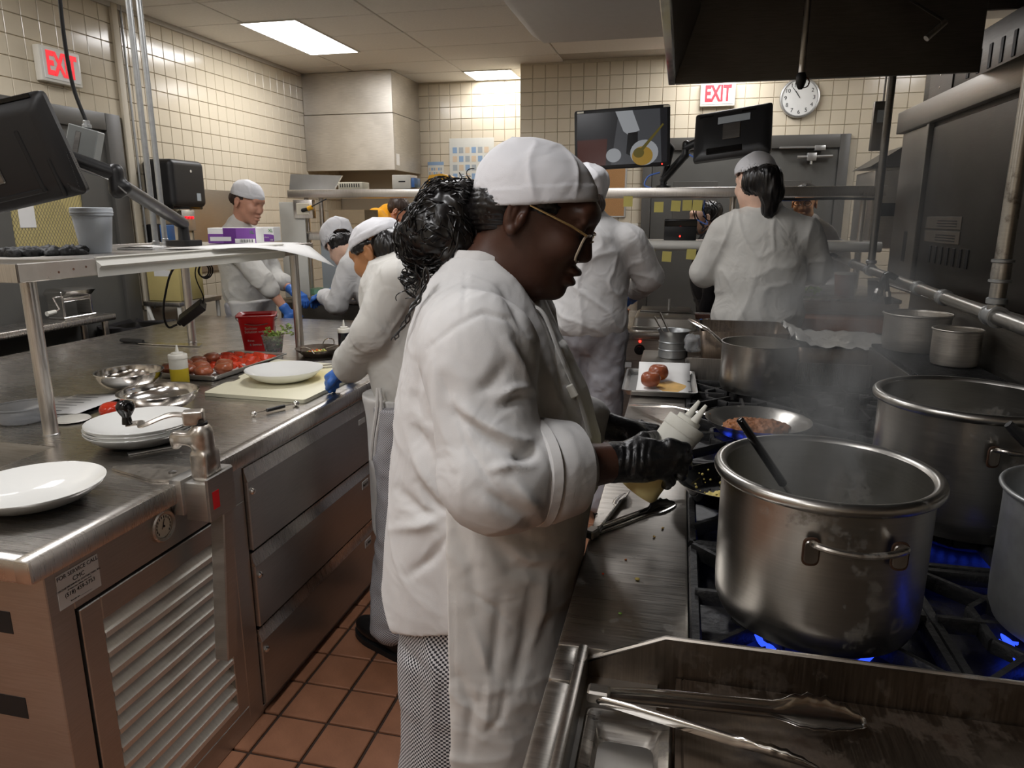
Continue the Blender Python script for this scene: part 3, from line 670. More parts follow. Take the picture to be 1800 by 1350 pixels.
kf = thing('kitchen_knife', 'kitchen knife with brown wooden handle lying across the cutting board', 'knife', at(592, 643, z=ZT+.02))
a, b_ = at(588, 641, z=ZT+.024), at(640, 636, z=ZT+.024); d = (b_-a)/np.linalg.norm(b_-a); s_ = np.array((d[1], -d[0], 0))
wb(MB().tube(spline([a, a+(b_-a)*.3, a+(b_-a)*.7, b_], 3), [.007, .008, .009, .009, .0085, .009, .009, .010, .010, .006], 8), 'handle', 'wood_handle', kf)
bl = MB(); bl.add([a+s_*.004, a-s_*.02, a-d*.14-s_*.014, a-d*.21+s_*.002, a-d*.12+s_*.006], [(0, 1, 2, 3, 4)]); wb(bl, 'blade', 'steel_bright', kf, False, solid=.0015)
# sheet pan of tomatoes
def sheet_pan(name, label, loc, rz, L, Wd, h=.024, mat='aluminium'):
    t = thing(name, label, 'baking tray', loc, rz); a, b = L/2, Wd/2
    def ring(x, y, z, r=.02): return [np.array((px, py, z)) for px, py in rounded([(-x, -y), (x, -y), (x, y), (-x, y)], r)]
    MB().rings([ring(a+.006, b+.006, h-.004), ring(a+.006, b+.006, h), ring(a, b, h), ring(a-.012, b-.012, .0025), ring(a-.012, b-.012, .0024)], False, True).build('pan', mat, t, solid=.0012)
    return t
tr = sheet_pan('sheet_pan', 'aluminium sheet pan of roasted tomatoes and red wedges on the prep table', (-1.885, 2.635, ZT+.001), -.04, .285, .50)
wp = MB().grid([[(x, y, .004+.001*math.sin(x*60+y*40)) for y in np.linspace(-.22, .22, 8)] for x in np.linspace(-.125, .125, 6)]); wp.build('parchment', 'paper', tr)
def lump(r, sq, seed, wr=.06, st=14):
    mb = MB().ball((0, 0, 0), (1, 1, 1), 28, 18); v = mb.arr(); n = v/np.linalg.norm(v, axis=1)[:, None]
    a = np.arctan2(n[:, 1], n[:, 0]); pole = np.abs(n[:, 2])**6
    k = 1+wr*noise3(n*2.2+seed*7.3, 1.0, seed)+wr*.6*np.sin(a*st+3*noise3(n*2, 1, seed+3))*(1-np.abs(n[:, 2]))*.5-.22*np.where(n[:, 2] > 0, pole, pole*.4)
    mb.v = [n*k[:, None]*np.array((r, r, r*sq))]; return mb
TM = [lump(.036, .72, s, .09).mesh('roast_tomato', 'tomato_roast') for s in (1, 2, 3)]
rt = [(320, 640), (338, 636), (350, 655), (366, 652), (398, 650), (383, 633), (330, 658), (352, 628), (366, 640), (412, 640)]
rtp = [(-2.00, 2.44), (-1.99, 2.52), (-1.915, 2.435), (-1.832, 2.425), (-1.795, 2.50), (-1.91, 2.515), (-1.84, 2.57), (-1.985, 2.60), (-1.98, 2.685)]
RTL = ['roasted tomato half hidden behind the oil bottle, leftmost in the sheet pan', 'roasted tomato second in the left row of the sheet pan', 'large roasted tomato at the near end of the sheet pan', 'roasted tomato touching the near right corner of the sheet pan', 'roasted tomato by the right rim of the sheet pan, before the wedges', 'roasted tomato in the middle of the sheet pan', 'roasted tomato just right of the middle one in the sheet pan', 'roasted tomato third in the left row of the sheet pan', 'roasted tomato farthest back in the left row of the sheet pan']
for k, (x, y) in enumerate(rtp): put(TM[k % 3], 'roast_tomato', RTL[k], 'tomato', (x, y, ZT+.031), k*1.3, 'roasted tomatoes in the sheet pan')
def wedge(seed):
    mb = MB(); rr = []; n = 9
    for i in range(n):
        t = -1.1+2.2*i/(n-1); c = math.cos(t); w_ = .019*(c**.5 if c > 0 else 0)+.002; x = .036*math.sin(t)
        rr.append([(x, .012*(1-c)-w_*.5, 0), (x, .012*(1-c)+w_*.5, .002), (x, .012*(1-c)+w_*.35, w_*.75), (x, .012*(1-c)-w_*.1, w_*1.0)])
    return mb.rings(rr)
WM = [wedge(s).mesh('tomato_wedge', 'tomato_wedge') for s in (1, 2)]
rr_ = random.Random(4)
for i in range(5):
    for j in range(7):
        x, y = -1.985+.05*i+rr_.uniform(-.01, .01), 2.60+.038*j+rr_.uniform(-.008, .008)
        if y < 2.66 and x < -1.93: continue
        if y < 2.56+.0*i: continue
        put(WM[(i+j) % 2], 'tomato_wedge', 'skinned red tomato wedge in the sheet pan', 'tomato', (x, y, ZT+.006+.008*((i+j) % 2)), rr_.uniform(-.8, .8), 'red tomato wedges', rot=(rr_.uniform(-.2, .3), rr_.uniform(-.2, .2), rr_.uniform(-.8, .8)))
# mixing bowls
def bowl(name, label, loc, r, h, mat='steel_bright'):
    pr = [(.001, .002)]+[(r*math.sin(t)**.75, .002+h*(1-math.cos(t))**1.1) for t in np.linspace(.3, math.pi/2, 10)]+[(r+.006, h+.003), (r+.007, h+.0005), (r+.003, h-.001)]
    return put(MB().lathe(pr, 48).mesh(name, mat), name, label, 'bowl', loc)
b1 = bowl('mixing_bowl', 'steel mixing bowl just behind the stacked plates', (-1.685, 1.99, ZT+.001), .122, .062)
b2 = bowl('mixing_bowl', 'steel mixing bowl behind the oil bottle', (-1.985, 2.205, ZT+.001), .112, .07)
for b in (b1, b2):
    md = b.modifiers.new('thickness', 'SOLIDIFY'); md.thickness = .0012
def squeeze(name, label, loc, r, h, fill, liq, nozzles=1, lean=None, capm='white_plastic', bodym='milky_plastic'):
    t = thing(name, label, 'bottle', loc, rot=lean or (0, 0, 0)); f = h*fill
    MB().lathe([(.001, .001), (r*.9, .001), (r, .008), (r*.99, f)], 32).build('liquid', liq, t)
    MB().lathe([(r*.99, f), (r*.985, h*.80), (r*.9, h*.86), (r*.72, h*.89)], 32).build('bottle_body', bodym, t)
    MB().lathe([(r*1.02, h*.80), (r*1.02, h*.90), (r*.98, h*.915), (r*.62, h*.92), (r*.62, h*.965), (r*.5, h*.975), (r*.26, h*.98)], 32).build('cap', capm, t)
    for k in range(nozzles):
        ox = 0 if nozzles == 1 else (-.3*r if k == 0 else .55*r)
        MB().lathe([(r*.24, h*.96), (r*.20, h*1.0), (r*.09, h*1.17), (r*.07, h*1.175), (.0005, h*1.175)], 14, (ox, 0, 0)).build('nozzle', capm, t)
    return t
squeeze('squeeze_bottle', 'squeeze bottle half full of golden oil by the sheet pan', (-1.845, 2.30, ZT+.0005), .034, .135, .52, 'oil')
bt = squeeze('squeeze_bottle', 'tall squeeze bottle of black sauce with white cap', (-1.475, 2.95, ZT+.0005), .0285, .15, .80, 'sauce_black')
# red sanitiser bucket
bk = thing('bucket', 'red plastic bucket with faded white lettering on the prep table', 'bucket', (-1.985, 3.06, ZT+.0005), .5)
def sq(a, z, r): return [np.array((px, py, z)) for px, py in rounded([(-a, -a), (a, -a), (a, a), (-a, a)], r, 5)]
MB().rings([sq(.068, .166, .02), sq(.066, .004, .02), sq(.066, .001, .02)], False, True).build('inside', 'bucket_red', bk)
MB().rings([sq(.062, 0, .018), sq(.064, .004, .02), sq(.083, .166, .026), sq(.091, .168, .03), sq(.092, .174, .03), sq(.086, .176, .028), sq(.080, .172, .026), sq(.068, .165, .02)], True, False).build('bucket_body', 'bucket_red', bk)
MB().tube(arc((0, 0, .165), .098, -.15, math.pi+.15, 24, (1, 0, 0), (0, -.94, -.34)), .002, 6).build('wire_handle', 'steel_dark', bk)
for s in (-1, 1): MB().lathe([(.001, .004), (.006, .003), (.007, 0)], 12, (s*.092, 0, .160), (s, 0, 0)).build('handle_boss', 'bucket_red', bk)
for tx, z, sz, x in (('Sanitizer', .115, .017, -.015), ('Solution only', .098, .017, 0), ('Rinse', .055, .014, -.02), ('& Sanitize', .035, .014, .0)):
    text('lettering', tx, sz, 'paper', bk, (x-.01, -.0655-.115*z-.002, z), (math.pi/2-.115, 0, 0), .0002)
lg = MB().tube(arc((.0785, .0, .085), .028, 0, 2*math.pi, 28, (0, 1, 0), (.11, 0, 1)), .0012, 4); lg.build('round_emblem', 'paper', bk); text('lettering', 'E Pride', .016, 'paper', bk, (.0785, 0, .082), (math.pi/2, 0, math.pi/2), .0003)
# herb cup
hc = thing('herb_cup', 'clear plastic cup overflowing with green herb sprigs', 'cup', (-1.855, 2.975, ZT+.0005))
MB().lathe([(.001, .002), (.036, .002), (.037, .004), (.050, .085), (.053, .087), (.052, .09)], 32).build('cup', 'clear_plastic', hc)
lf = MB(); rl = random.Random(9)
def leaf(mb, c, s, rl):
    R = rotm(rl.uniform(-1.2, 1.2), rl.uniform(-1.2, 1.2), rl.uniform(0, 6.3)); p = np.array([(0, -1, 0), (.7, -.3, .15), (.45, .35, .1), (0, 1, 0), (-.45, .35, .1), (-.7, -.3, .15)])*s
    mb.add(p @ R.T+np.array(c), [(0, 1, 2, 3), (0, 3, 4, 5)])
for k in range(420):
    a, r, z = rl.uniform(0, 6.3), .042*math.sqrt(rl.random()), rl.uniform(.008, .105); leaf(lf, (r*math.cos(a)*(.7+z*3.2), r*math.sin(a)*(.7+z*3.2), z), rl.uniform(.004, .008), rl)
for k in range(9):
    a = rl.uniform(0, 6.3); e = (.05*math.cos(a)+.035, .05*math.sin(a)+.01, rl.uniform(.09, .14)); lf.tube([(0, 0, .05), (e[0]*.5, e[1]*.5, .095), e], .0009, 4)
    for j in range(9): leaf(lf, (e[0]+rl.uniform(-.014, .014), e[1]+rl.uniform(-.014, .014), e[2]+rl.uniform(-.014, .010)), rl.uniform(.006, .010), rl)
o = lf.build('herb_leaves', 'leaf_pale', hc, False); o['kind'] = 'stuff'
# shallow black pan with vegetables
sp_ = thing('shallow_pan', 'small dark two-handled pan holding diced vegetables behind the cutting board', 'pan', (-1.632, 2.99, ZT+.0005))
MB().lathe([(.001, .003), (.065, .003), (.102, .034), (.105, .035), (.104, .032), (.067, 0), (.001, 0)], 40).build('pan', 'steel_griddle', sp_)
for s in (-1, 1):
    MB().tube(spline([(-.03, s*.095, .026), (-.024, s*.115, .05), (0, s*.122, .058), (.024, s*.115, .05), (.03, s*.095, .026)], 5), .0028, 6).build('loop_handle', 'steel_bright', sp_)
for k in range(46):
    a, r = rl.uniform(0, 6.3), .06*math.sqrt(rl.random()); s = rl.uniform(.005, .010)
    o = MB().box((-s, -s*.6, -s*.5), (s, s*.6, s*.5), .002, rotm(rl.uniform(0, 3), rl.uniform(0, 3), rl.uniform(0, 3)), (r*math.cos(a), r*math.sin(a), .010+.012*(1-r/.06))).build('vegetable_piece', ('veg_orange', 'leaf_pale', 'rice', 'tomato_wedge')[k % 4], sp_)
MB().tube(spline([(.03, .02, .03), (.09, .05, .045), (.15, .075, .05)], 5), [.004]*6+[.006]*5, 8, flat=.5).build('spoon_handle', 'steel_bright', sp_)
cd = put(MB().lathe([(.001, .001), (.055, .001), (.058, .006), (.05, .03), (.0, .034)], 24).mesh('bread_roll', 'crumb'), 'bread_roll', 'brown crusted piece behind the black sauce bottle', 'food', (-1.46, 3.12, ZT+.001))
rag = MB().grid([[(x, y, .006+.016*abs(math.sin(x*40+1)*math.cos(y*33))) for y in np.linspace(-.05, .05, 12)] for x in np.linspace(-.06, .06, 12)]).mesh('paper_towel', 'paper'); o = put(rag, 'paper_towel', 'crumpled white paper towel beside the black sauce bottle', 'towel', (-1.39, 2.93, ZT+.001)); o.modifiers.new('thickness', 'SOLIDIFY').thickness = .002
# black-handled chef knife
ck = thing('chef_knife', 'chef knife with black handle lying under the hanging power adapter', 'knife', at(280, 602, z=ZT))
a, b_ = at(252, 600, z=ZT+.012), at(212, 598, z=ZT+.012); wb(MB().tube(spline([a, (a+b_)/2, b_], 4), [.009, .011, .012, .011, .011, .012, .012, .012, .008], 8), 'handle', 'black_plastic', ck)
p1, p2, p3, p4, p5 = at(240, 601, z=ZT+.008), at(356, 604, z=ZT+.004), at(350, 609, z=ZT+.004), at(300, 607, z=ZT+.004), at(243, 604, z=ZT+.006)
wb(MB().add([p1, p2, p3, p4, p5], [(0, 1, 2, 3, 4)]), 'blade', 'steel_bright', ck, False, solid=.0025)
# melon baller
ba = thing('melon_baller', 'double-ended melon baller with black handle near the table edge', 'utensil', at(482, 718, z=ZT))
a, b_ = at(446, 727, z=ZT+.010), at(520, 709, z=ZT+.010); d = b_-a; L_ = np.linalg.norm(d); u = d/L_
wb(MB().cyl(a+u*L_*.30, a+u*L_*.72, .0062, .0062, 12), 'handle', 'black_plastic', ba); wb(MB().cyl(a+u*.01, b_-u*.01, .0022, seg=8), 'shaft', 'steel_bright', ba)
for p, r in ((a, .0105), (b_, .012)): wb(MB().ball(p, (r, r, r*.8), 14, 10), 'scoop', 'steel_bright', ba)
ms = thing('metal_strip', 'short grey metal strip lying in front of the stacked plates', 'strip', at(270, 790, z=ZT)); a, b_ = at(225, 798, z=ZT+.003), at(315, 782, z=ZT+.003); d = (b_-a)/np.linalg.norm(b_-a); s_ = np.array((-d[1], d[0], 0))
wb(MB().add([a-s_*.009, b_-s_*.009, b_+s_*.009, a+s_*.009], [(0, 1, 2, 3)]), 'strip', 'aluminium', ms, False, solid=.004); wb(MB().tube([a+d*.004, b_-d*.004], .0015, 4), 'groove', 'steel_dark', ms)
put(MB().ball((0, 0, .004), (.006, .005, .004), 8, 6).mesh('crumb', 'crumb'), 'crumb', 'tan crumb on the steel beside the metal strip', 'crumb', at(231, 791, z=ZT))
put(lump(.036, .82, 5, .02, 5).mesh('tomato', 'tomato_fresh'), 'tomato', 'fresh red tomato half hidden behind the stacked plates', 'tomato', (-1.765, 1.865, ZT+.0265))
cu = put(MB().lathe([(.001, .001), (.062, .001), (.066, .004), (.076, .048), (.081, .050), (.080, .053), (.075, .051)], 40).mesh('deli_container', 'clear_plastic'), 'deli_container', 'empty clear round plastic container beside the shelf post', 'container', at(28, 745, z=ZT)+np.array((0, .03, .001))); cu.modifiers.new('thickness', 'SOLIDIFY').thickness = .001
put(MB().lathe([(.001, .001), (.05, .001), (.054, .004), (.05, .008), (.03, .010), (.001, .011)], 32).mesh('container_lid', 'white_plastic'), 'container_lid', 'round white lid lying beside the fresh tomato', 'lid', at(118, 742, z=ZT)+np.array((0, .02, .0005)))
for k, (dx, dy, rz, lb) in enumerate(((0, 0, .25, 'lower printed recipe sheet lying behind the fresh tomato'), (.03, .02, .1, 'upper printed recipe sheet curling up behind the fresh tomato'))):
    t = thing('recipe_sheet', lb, 'paper', (-2.03+dx, 1.95+dy, ZT+.0008+.004*k), rz)
    MB().grid([[(x, y, .001+.010*(max(0, x+.06)*5)**2*.12*(k+1)+.004*k*math.sin(x*18)) for y in np.linspace(-.14, .14, 6)] for x in np.linspace(-.108, .108, 12)]).build('sheet', 'paper', t, solid=.0004)
    if k:
        for j in range(6): MB().box((-.08, -.1+.035*j, .0028), (.02, -.097+.035*j, .0032)).build('print_line', 'ink', t, False)

# ================================================================ things on the overshelf
pb_ = at(163, 446, z=SZ); cbk = thing('plastic_tub', 'tall cloudy plastic tub standing on the overshelf', 'tub', (pb_[0]-.02, pb_[1]+.04, SZ+.0005))
tb = MB().lathe([(.001, .001), (.046, .001), (.048, .004), (.062, .125), (.066, .128), (.066, .152), (.063, .155), (.060, .152), (.058, .125)], 40).build('tub', 'cloudy_plastic', cbk)
MB().tube(arc((0, 0, .138), .0665, 0, 6.28, 40), .0015, 5, True).build('rim_bead', 'cloudy_plastic', cbk)
# heap of black gloves
gp = [at(x, y, z=SZ)+np.array((0, .03, 0)) for x, y in ((25, 452), (60, 450), (92, 449), (116, 447))]
pr = []
rg = random.Random(3)
for i, p in enumerate(gp):
    for k in range(5):
        c = p+np.array((rg.uniform(-.05, .05), rg.uniform(-.02, .03), .008)); pr.append(ell(c, (rg.uniform(.03, .05), rg.uniform(.015, .03), rg.uniform(.010, .024)), rotm(rg.uniform(-.3, .3), rg.uniform(-.3, .3), rg.uniform(0, 3)), .006))
g_ = sdf(pr, .004, lambda V, n: .004*noise3(V, 90, 2)+.003*noise3(V, 200, 5)); v = g_.arr(); v[:, 2] = np.maximum(v[:, 2], SZ+.001); g_.v = [v]
gl = raw(g_.xf(t=-gp[1]), 'black_gloves', 'black_rubber'); gl.location = gp[1]; tag(gl, 'heap of crumpled black disposable gloves on the overshelf', 'gloves', kind='stuff')
nb = thing('notebook', 'spiral notepad lying on the overshelf beside the tub', 'notepad', at(245, 439, z=SZ)+np.array((0, .02, .0005)), .25)
MB().box((-.075, -.05, 0), (.06, .05, .007), .001).build('pages', 'paper', nb); MB().grid([[(x, y, .008+.006*math.sin((x+.075)*20)) for y in (-.05, .05)] for x in np.linspace(-.075, .05, 9)]).build('loose_page', 'paper', nb, solid=.0004)
for k in range(11): MB().tube(arc((.063, -.046+.0092*k, .005), .006, 0, 6.28, 10, (1, 0, 0), (0, 0, 1)), .0009, 4, True).build('coil', 'aluminium', nb)
# glove boxes
def glove_box(name, label, p, L, Wd, H, rz, big):
    t = thing(name, label, 'box', p, rz); MB().box((-L/2, -Wd/2, 0), (L/2, Wd/2, H), .0015).build('carton', 'paper', t)
    y = -Wd/2-.0004
    def q(x0, x1, z0, z1, m, nm, dy=0): return MB().box((x0, y-.0003-dy, z0), (x1, y+.0004, z1)).build(nm, m, t, False)
    if big:
        q(-L/2, L/2, 0, H*.62, 'purple_print', 'print_panel'); q(-L*.18, L*.5, H*.35, H, 'purple_print', 'print_panel', .0001); q(-L*.18, .02, H*.0, H*.98, 'purple_dark', 'print_panel', .0002)
        q(-L*.46, -L*.02, H*.15, H*.42, 'paper', 'white_panel', .0004); q(L*.06, L*.48, H*.03, H*.30, 'paper', 'white_panel', .0004)
        for k in range(16): q(L*.16+k*L*.018, L*.16+k*L*.018+.001*(1+k % 3), H*.06, H*.27, 'ink', 'barcode_bar', .0006)
        text('lettering', 'XL', H*.30, 'green_print', t, (L*.42, y-.0012, H*.72), (math.pi/2, 0, 0), .0003, sx=.8)
    else:
        q(-L/2, L/2, 0, H*.42, 'purple_print', 'print_panel'); MB().prism([(L/2*math.cos(a), H*.42+H*.10*math.sin(a)) for a in np.linspace(0, math.pi, 12)], y-.0003, y+.0004, 'y').build('print_arch', 'purple_print', t, False)
        text('lettering', 'XL', H*.32, 'green_print', t, (L*.33, y-.001, H*.76), (math.pi/2, 0, 0), .0003, sx=.8); text('lettering', 'Nitrile', H*.12, 'paper', t, (-L*.25, y-.001, H*.40), (math.pi/2, 0, 0), .0003)
        text('lettering', 'Gants en Nitrile', H*.10, 'paper', t, (-L*.05, y-.001, H*.29), (math.pi/2, 0, 0), .0003); text('lettering', '100', H*.16, 'paper', t, (L*.35, y-.001, H*.11), (math.pi/2, 0, 0), .0003)
    return t
g1 = at(412, 427, z=SZ+.004); glove_box('glove_box', 'long side of a purple and white disposable glove box on the overshelf', (g1[0], g1[1]+.02, SZ+.003), .225, .10, .070, .20, True)
g2 = at(472, 424, z=SZ+.004); glove_box('glove_box', 'end-on white and purple glove box nearest the shelf end', (g2[0]-.015, g2[1]+.03, SZ+.003), .088, .10, .070, .20, False)
pp = thing('paper_sheets', 'white printed sheets drooping over the end of the overshelf', 'paper', at(450, 428, z=SZ))
a0 = at(365, 431, z=SZ+.003); a1 = at(455, 432, z=SZ+.003); a2 = at(540, 428, z=SZ+.002); a3 = at(400, 424, z=SZ+.004)
gr = []
for i in range(13):
    u = i/12; row = []
    for j in range(7):
        v_ = j/6; ov = .02+.13*u*u; p = np.array((-1.96+(.225+ov)*v_, 2.42+.70*u, SZ+.0045)); dr = max(0, p[0]+1.733); p[2] -= .75*dr*u; p[2] += .003*math.sin(u*6)*v_; row.append(p)
    gr.append(row)
wb(MB().grid(gr), 'sheet', 'paper', pp, solid=.0006)
# ---------------------------------------------------------------- monitor with arm, conduits, junction box
def hexa(c, th, mat_n=None):
    """slab from four corners (tl, tr, br, bl) with thickness along its normal"""
    c = [np.array(p, float) for p in c]; n = np.cross(c[1]-c[0], c[3]-c[0]); n /= np.linalg.norm(n)
    return MB().rings([[p for p in c], [p+n*th for p in c]]), n
def unit_(v): v = np.array(v, float); return v/np.linalg.norm(v)
def screen_frame(tl, tr, bl):
    tl, tr, bl = (np.array(q, float) for q in (tl, tr, bl)); X = tr-tl; Wd = np.linalg.norm(X); X /= Wd; Z = tl-bl; Hh = np.linalg.norm(Z); Z = Z-X*(Z@X); Z /= np.linalg.norm(Z); Yv = np.cross(Z, X); c = (tr+bl)/2
    return c, X, Yv, Z, Wd, Hh
def monitor(name, label, tl, tr, bl, screen=True):
    """local x = width, z = height, -y = screen side"""
    c, X, Yv, Z, Wd, Hh = screen_frame(tl, tr, bl)
    t = bpy.data.objects.new(name, None); COL.objects.link(t); tag(t, label, 'monitor'); R = Matrix((X, Yv, Z)).transposed().to_4x4(); t.matrix_world = Matrix.Translation(c) @ R
    a, b = Wd/2, Hh/2
    def rr(x, z, y): return [np.array((px, y, pz)) for px, pz in rounded([(-x, -z), (x, -z), (x, z), (-x, z)], .018)]
    MB().rings([rr(a-.004, b-.004, -.012), rr(a, b, -.009), rr(a, b, .012), rr(a-.012, b-.012, .024), rr(a-.05, b-.05, .034)]).build('housing', 'black_plastic', t)
    MB().rings([rr(a-.016, b-.020, -.0126), rr(a-.017, b-.021, -.0132)]).build('screen', 'black_gloss', t)
    return t, Wd, Hh
_br = at(158, 338, y=1.90); _lv = unit_((-.52, -.16, -.125)); _ys = np.linspace(1.5, 2.6, 400); _tr = min((at(75, 157, y=q) for q in _ys), key=lambda p: abs((p-_br) @ _lv))
mt, Wm, Hm = monitor('monitor', 'large black monitor seen from behind on the overshelf arm', _tr, _tr+_lv*.54, _br)
for x0, x1, z0_, z1_ in ((-.24, -.14, .135, .147),): MB().box((x0, .024, z0_), (x1, .0285, z1_), .001).build('vent_slot', 'black_gloss', mt)
MB().box((-.165, .030, -.12), (.10, .0365, -.105), .003).build('back_rib', 'black_rubber', mt); MB().box((-.17, .030, -.12), (-.155, .0365, .06), .003).build('back_rib', 'black_rubber', mt)
MB().box((-.22, .028, -.145), (-.208, .0375, -.03), .003).build('cable_clip', 'black_rubber', mt)
MB().box((-.07, .033, -.07), (.07, .040, .07), .004).build('mount_plate', 'steel_dark', mt); MB().box((-.085, .033, .06), (.03, .0350, .115)).build('white_label', 'paper', mt)
for k in range(60): MB().lathe([(.001, .0008), (.0017, .0004), (.0017, 0)], 6, (-.26-.03*math.sin(k*2.1), .029, -.10+.0018*k-.03), (0, 1, 0)).build('speaker_hole', 'black_gloss', mt)
arm = thing('display_stand', 'black articulated monitor arm bolted to the overshelf', 'monitor arm', at(318, 433, z=SZ))
ab = np.array((-1.80, 2.33, SZ)); ab = at(325, 430, z=SZ+.005)
e1 = at(318, 385, y=ab[1]); e2 = at(205, 318, y=2.06); e3 = at(75, 262, y=1.93); e4 = at(0, 250, y=1.90)
wb(MB().prism(rounded([(ab[0]-.06, ab[1]-.055), (ab[0]+.055, ab[1]-.055), (ab[0]+.055, ab[1]+.055), (ab[0]-.06, ab[1]+.055)], .02), SZ+.001, SZ+.024, 'z'), 'base', 'black_plastic', arm)
wb(MB().lathe([(.026, .02), (.024, .03), (.021, .10)], 24, (ab[0], ab[1], SZ)), 'swivel', 'black_plastic', arm)
lo_ = sdf([cone((ab[0], ab[1], SZ+.095), e2+np.array((.02, .01, -.02)), .026, .022, .01), cone(e2+np.array((0, 0, -.03)), e2+np.array((0, 0, .03)), .027, .025, .01)], .005); wraw(lo_, 'lower_link', 'black_plastic', arm)
up = sdf([cone(e2+np.array((0, 0, .02)), e3, .024, .026, .01), cone(e3, e4, .018, .016, .01), cone(e4-np.array((0, 0, .03)), e4+np.array((0, 0, .03)), .02, .02, .008)], .005); wraw(up, 'upper_link', 'black_plastic', arm)
wb(MB().tube(spline([e4+np.array((0, -.02, -.02)), at(40, 290, y=1.86), at(70, 275, y=1.88), e2+np.array((-.02, -.03, .01)), e2+np.array((.05, -.02, -.04))], 8), .0025, 5), 'cable', 'aluminium', arm)
# two conduits rising from the shelf to the ceiling
for k, (px, py, lb) in enumerate(((275, 436, 'galvanised conduit rising from the overshelf, the one nearer the monitor'), (291, 431, 'galvanised conduit rising from the overshelf, the one nearer the towel dispenser'))):
    p = at(px, py, z=SZ); p = np.array((min(p[0], -1.80), p[1], SZ)); t = thing('conduit', lb, 'pipe', p, 0, 'conduits on the overshelf')
    MB().cyl((0, 0, 0.0005), (0, 0, ZC-SZ-.001), .0115, seg=16).build('pipe', 'galvanised', t); MB().lathe([(.019, .0005), (.019, .012), (.014, .014), (.014, .028), (.0115, .03)], 16).build('coupling', 'galvanised', t)
jb = thing('junction_box', 'grey junction box hanging on a black cable from the ceiling', 'electrical box', at(150, 265, y=2.15)); c0 = at(147, 262, y=2.15)
Rj = rotm(.0, .28, .45); j_ = MB().box((-.046, -.036, -.070), (.046, .036, .070), .003, Rj, c0); wb(j_, 'box', 'grey_paint', jb)
wb(MB().box((-.008, -.0005, -.052), (.008, .0015, .052), .001, Rj, c0+Rj @ np.array((-.012, -.0375, 0))), 'lid_slot', 'steel_dark', jb)
tpj = c0+Rj @ np.array((.0, 0, .070)); wb(MB().lathe([(.013, 0), (.015, .002), (.015, .012), (.011, .014), (.011, .024), (.008, .026)], 12, tpj, (.0, 0, 1)), 'gland', 'galvanised', jb)
wb(MB().tube(spline([tpj+np.array((0, 0, .02)), at(128, 150, y=2.14), at(112, 60, y=2.12), at(100, -60, y=2.10), at(97, -110, y=2.10)], 6), .0062, 8), 'cable', 'black_rubber', jb)
# power adapter hanging below the shelf
pa = thing('power_adapter', 'black power adapter dangling by its cords below the overshelf', 'adapter', at(338, 550, y=2.62)); c0 = at(338, 550, y=2.62)
Rp = rotm(.45, -.62, .25); wb(MB().box((-.062, -.030, -.018), (.062, .030, .018), .003, Rp, c0), 'brick', 'black_plastic', pa)
e_ = c0+Rp @ np.array((-.062, 0, 0)); wb(MB().box((-.028, -.013, -.010), (.004, .013, .010), .003, Rp, e_), 'plug', 'black_rubber', pa)
wb(MB().tube(spline([e_+Rp @ np.array((-.025, 0, 0)), at(296, 575, y=2.60), at(288, 555, y=2.58), at(290, 520, y=2.55), at(305, 472, y=2.50), np.array((-1.86, 2.5, 1.366))], 7), .0045, 7), 'cord', 'black_rubber', pa)
wb(MB().tube(spline([c0+Rp @ np.array((.06, 0, 0)), at(357, 520, y=2.66), at(343, 480, y=2.66), np.array((-1.95, 2.66, 1.366))], 7), .0025, 6), 'thin_cord', 'black_rubber', pa)
wb(MB().box((-.05, .030, -.004), (.02, .0312, .014), R=Rp, c=c0+Rp @ np.array((-.01, .0305, .004))), 'green_tag', 'green_print', pa)
cc = thing('coiled_cable', 'black cable coiled up under the overshelf beside the man', 'cable', at(360, 478, y=2.9))
for k in range(3): wb(MB().tube(arc(at(358, 476, y=2.9)+np.array((0, .008*k, 0)), .028+.004*k, 0, 6.28, 24, (1, 0, 0), (0, .2, 1)), .0032, 6, True), 'loop', 'black_rubber', cc)
wb(MB().tube([at(352, 465, y=2.9), np.array((-2.0, 2.9, 1.368))], .0032, 6), 'tail', 'black_rubber', cc)
# ================================================================ cooking line (right)
plain('cast_iron', srgb(24, 24, 25), 0.5, var=0.25, scale=40, bump=0.5, bscale=90, rvar=0.15)
plain('carbon', srgb(16, 15, 14), 0.4, var=0.2, scale=30, bump=0.3, bscale=60)
emitter('flame_blue', srgb(46, 80, 255), .7)
plain('chili', srgb(146, 92, 52), 0.55, var=0.35, scale=120, bump=0.8, bscale=180)
plain('foil', srgb(222, 220, 214), 0.35, metal=0.35, bump=0.9, bscale=70)
plain('stain_oil', srgb(205, 165, 95), 0.6, var=0.25, scale=25)
plain('broth', srgb(120, 118, 108), 0.12, var=0.1)
plain('cardboard_grey', srgb(120, 112, 100), .6, var=.1)
plain('burnt', srgb(62, 40, 26), 0.6, var=0.3, scale=25)
LZ = 0.865; LX0, LX1 = -0.152, 0.044; YE = 3.48
Rg = thing('cooking_range', 'long commercial gas range with steel front ledge and open burners', 'range', (0.45, 2.0, 0))
wb(MB().box((LX0, 0.957, LZ-.045), (LX1, YE, LZ), .006), 'front_ledge', 'steel_worn', Rg); wb(MB().box((LX0, 0.872, LZ-.045), (-.1185, .9575, LZ), .006), 'front_ledge', 'steel_worn', Rg)
wb(MB().box((LX0, -0.3, LZ-.045), (-0.118, 0.870, LZ), .006), 'front_ledge', 'steel_worn', Rg)
wb(MB().box((LX0+.02, -0.3, 0.10), (0.0, YE, LZ-.045)), 'front_panel', 'steel_front', Rg, False)
wb(MB().box((0.0, -0.3, 0.10), (1.05, YE, 0.80)), 'body', 'steel_dark', Rg, False)
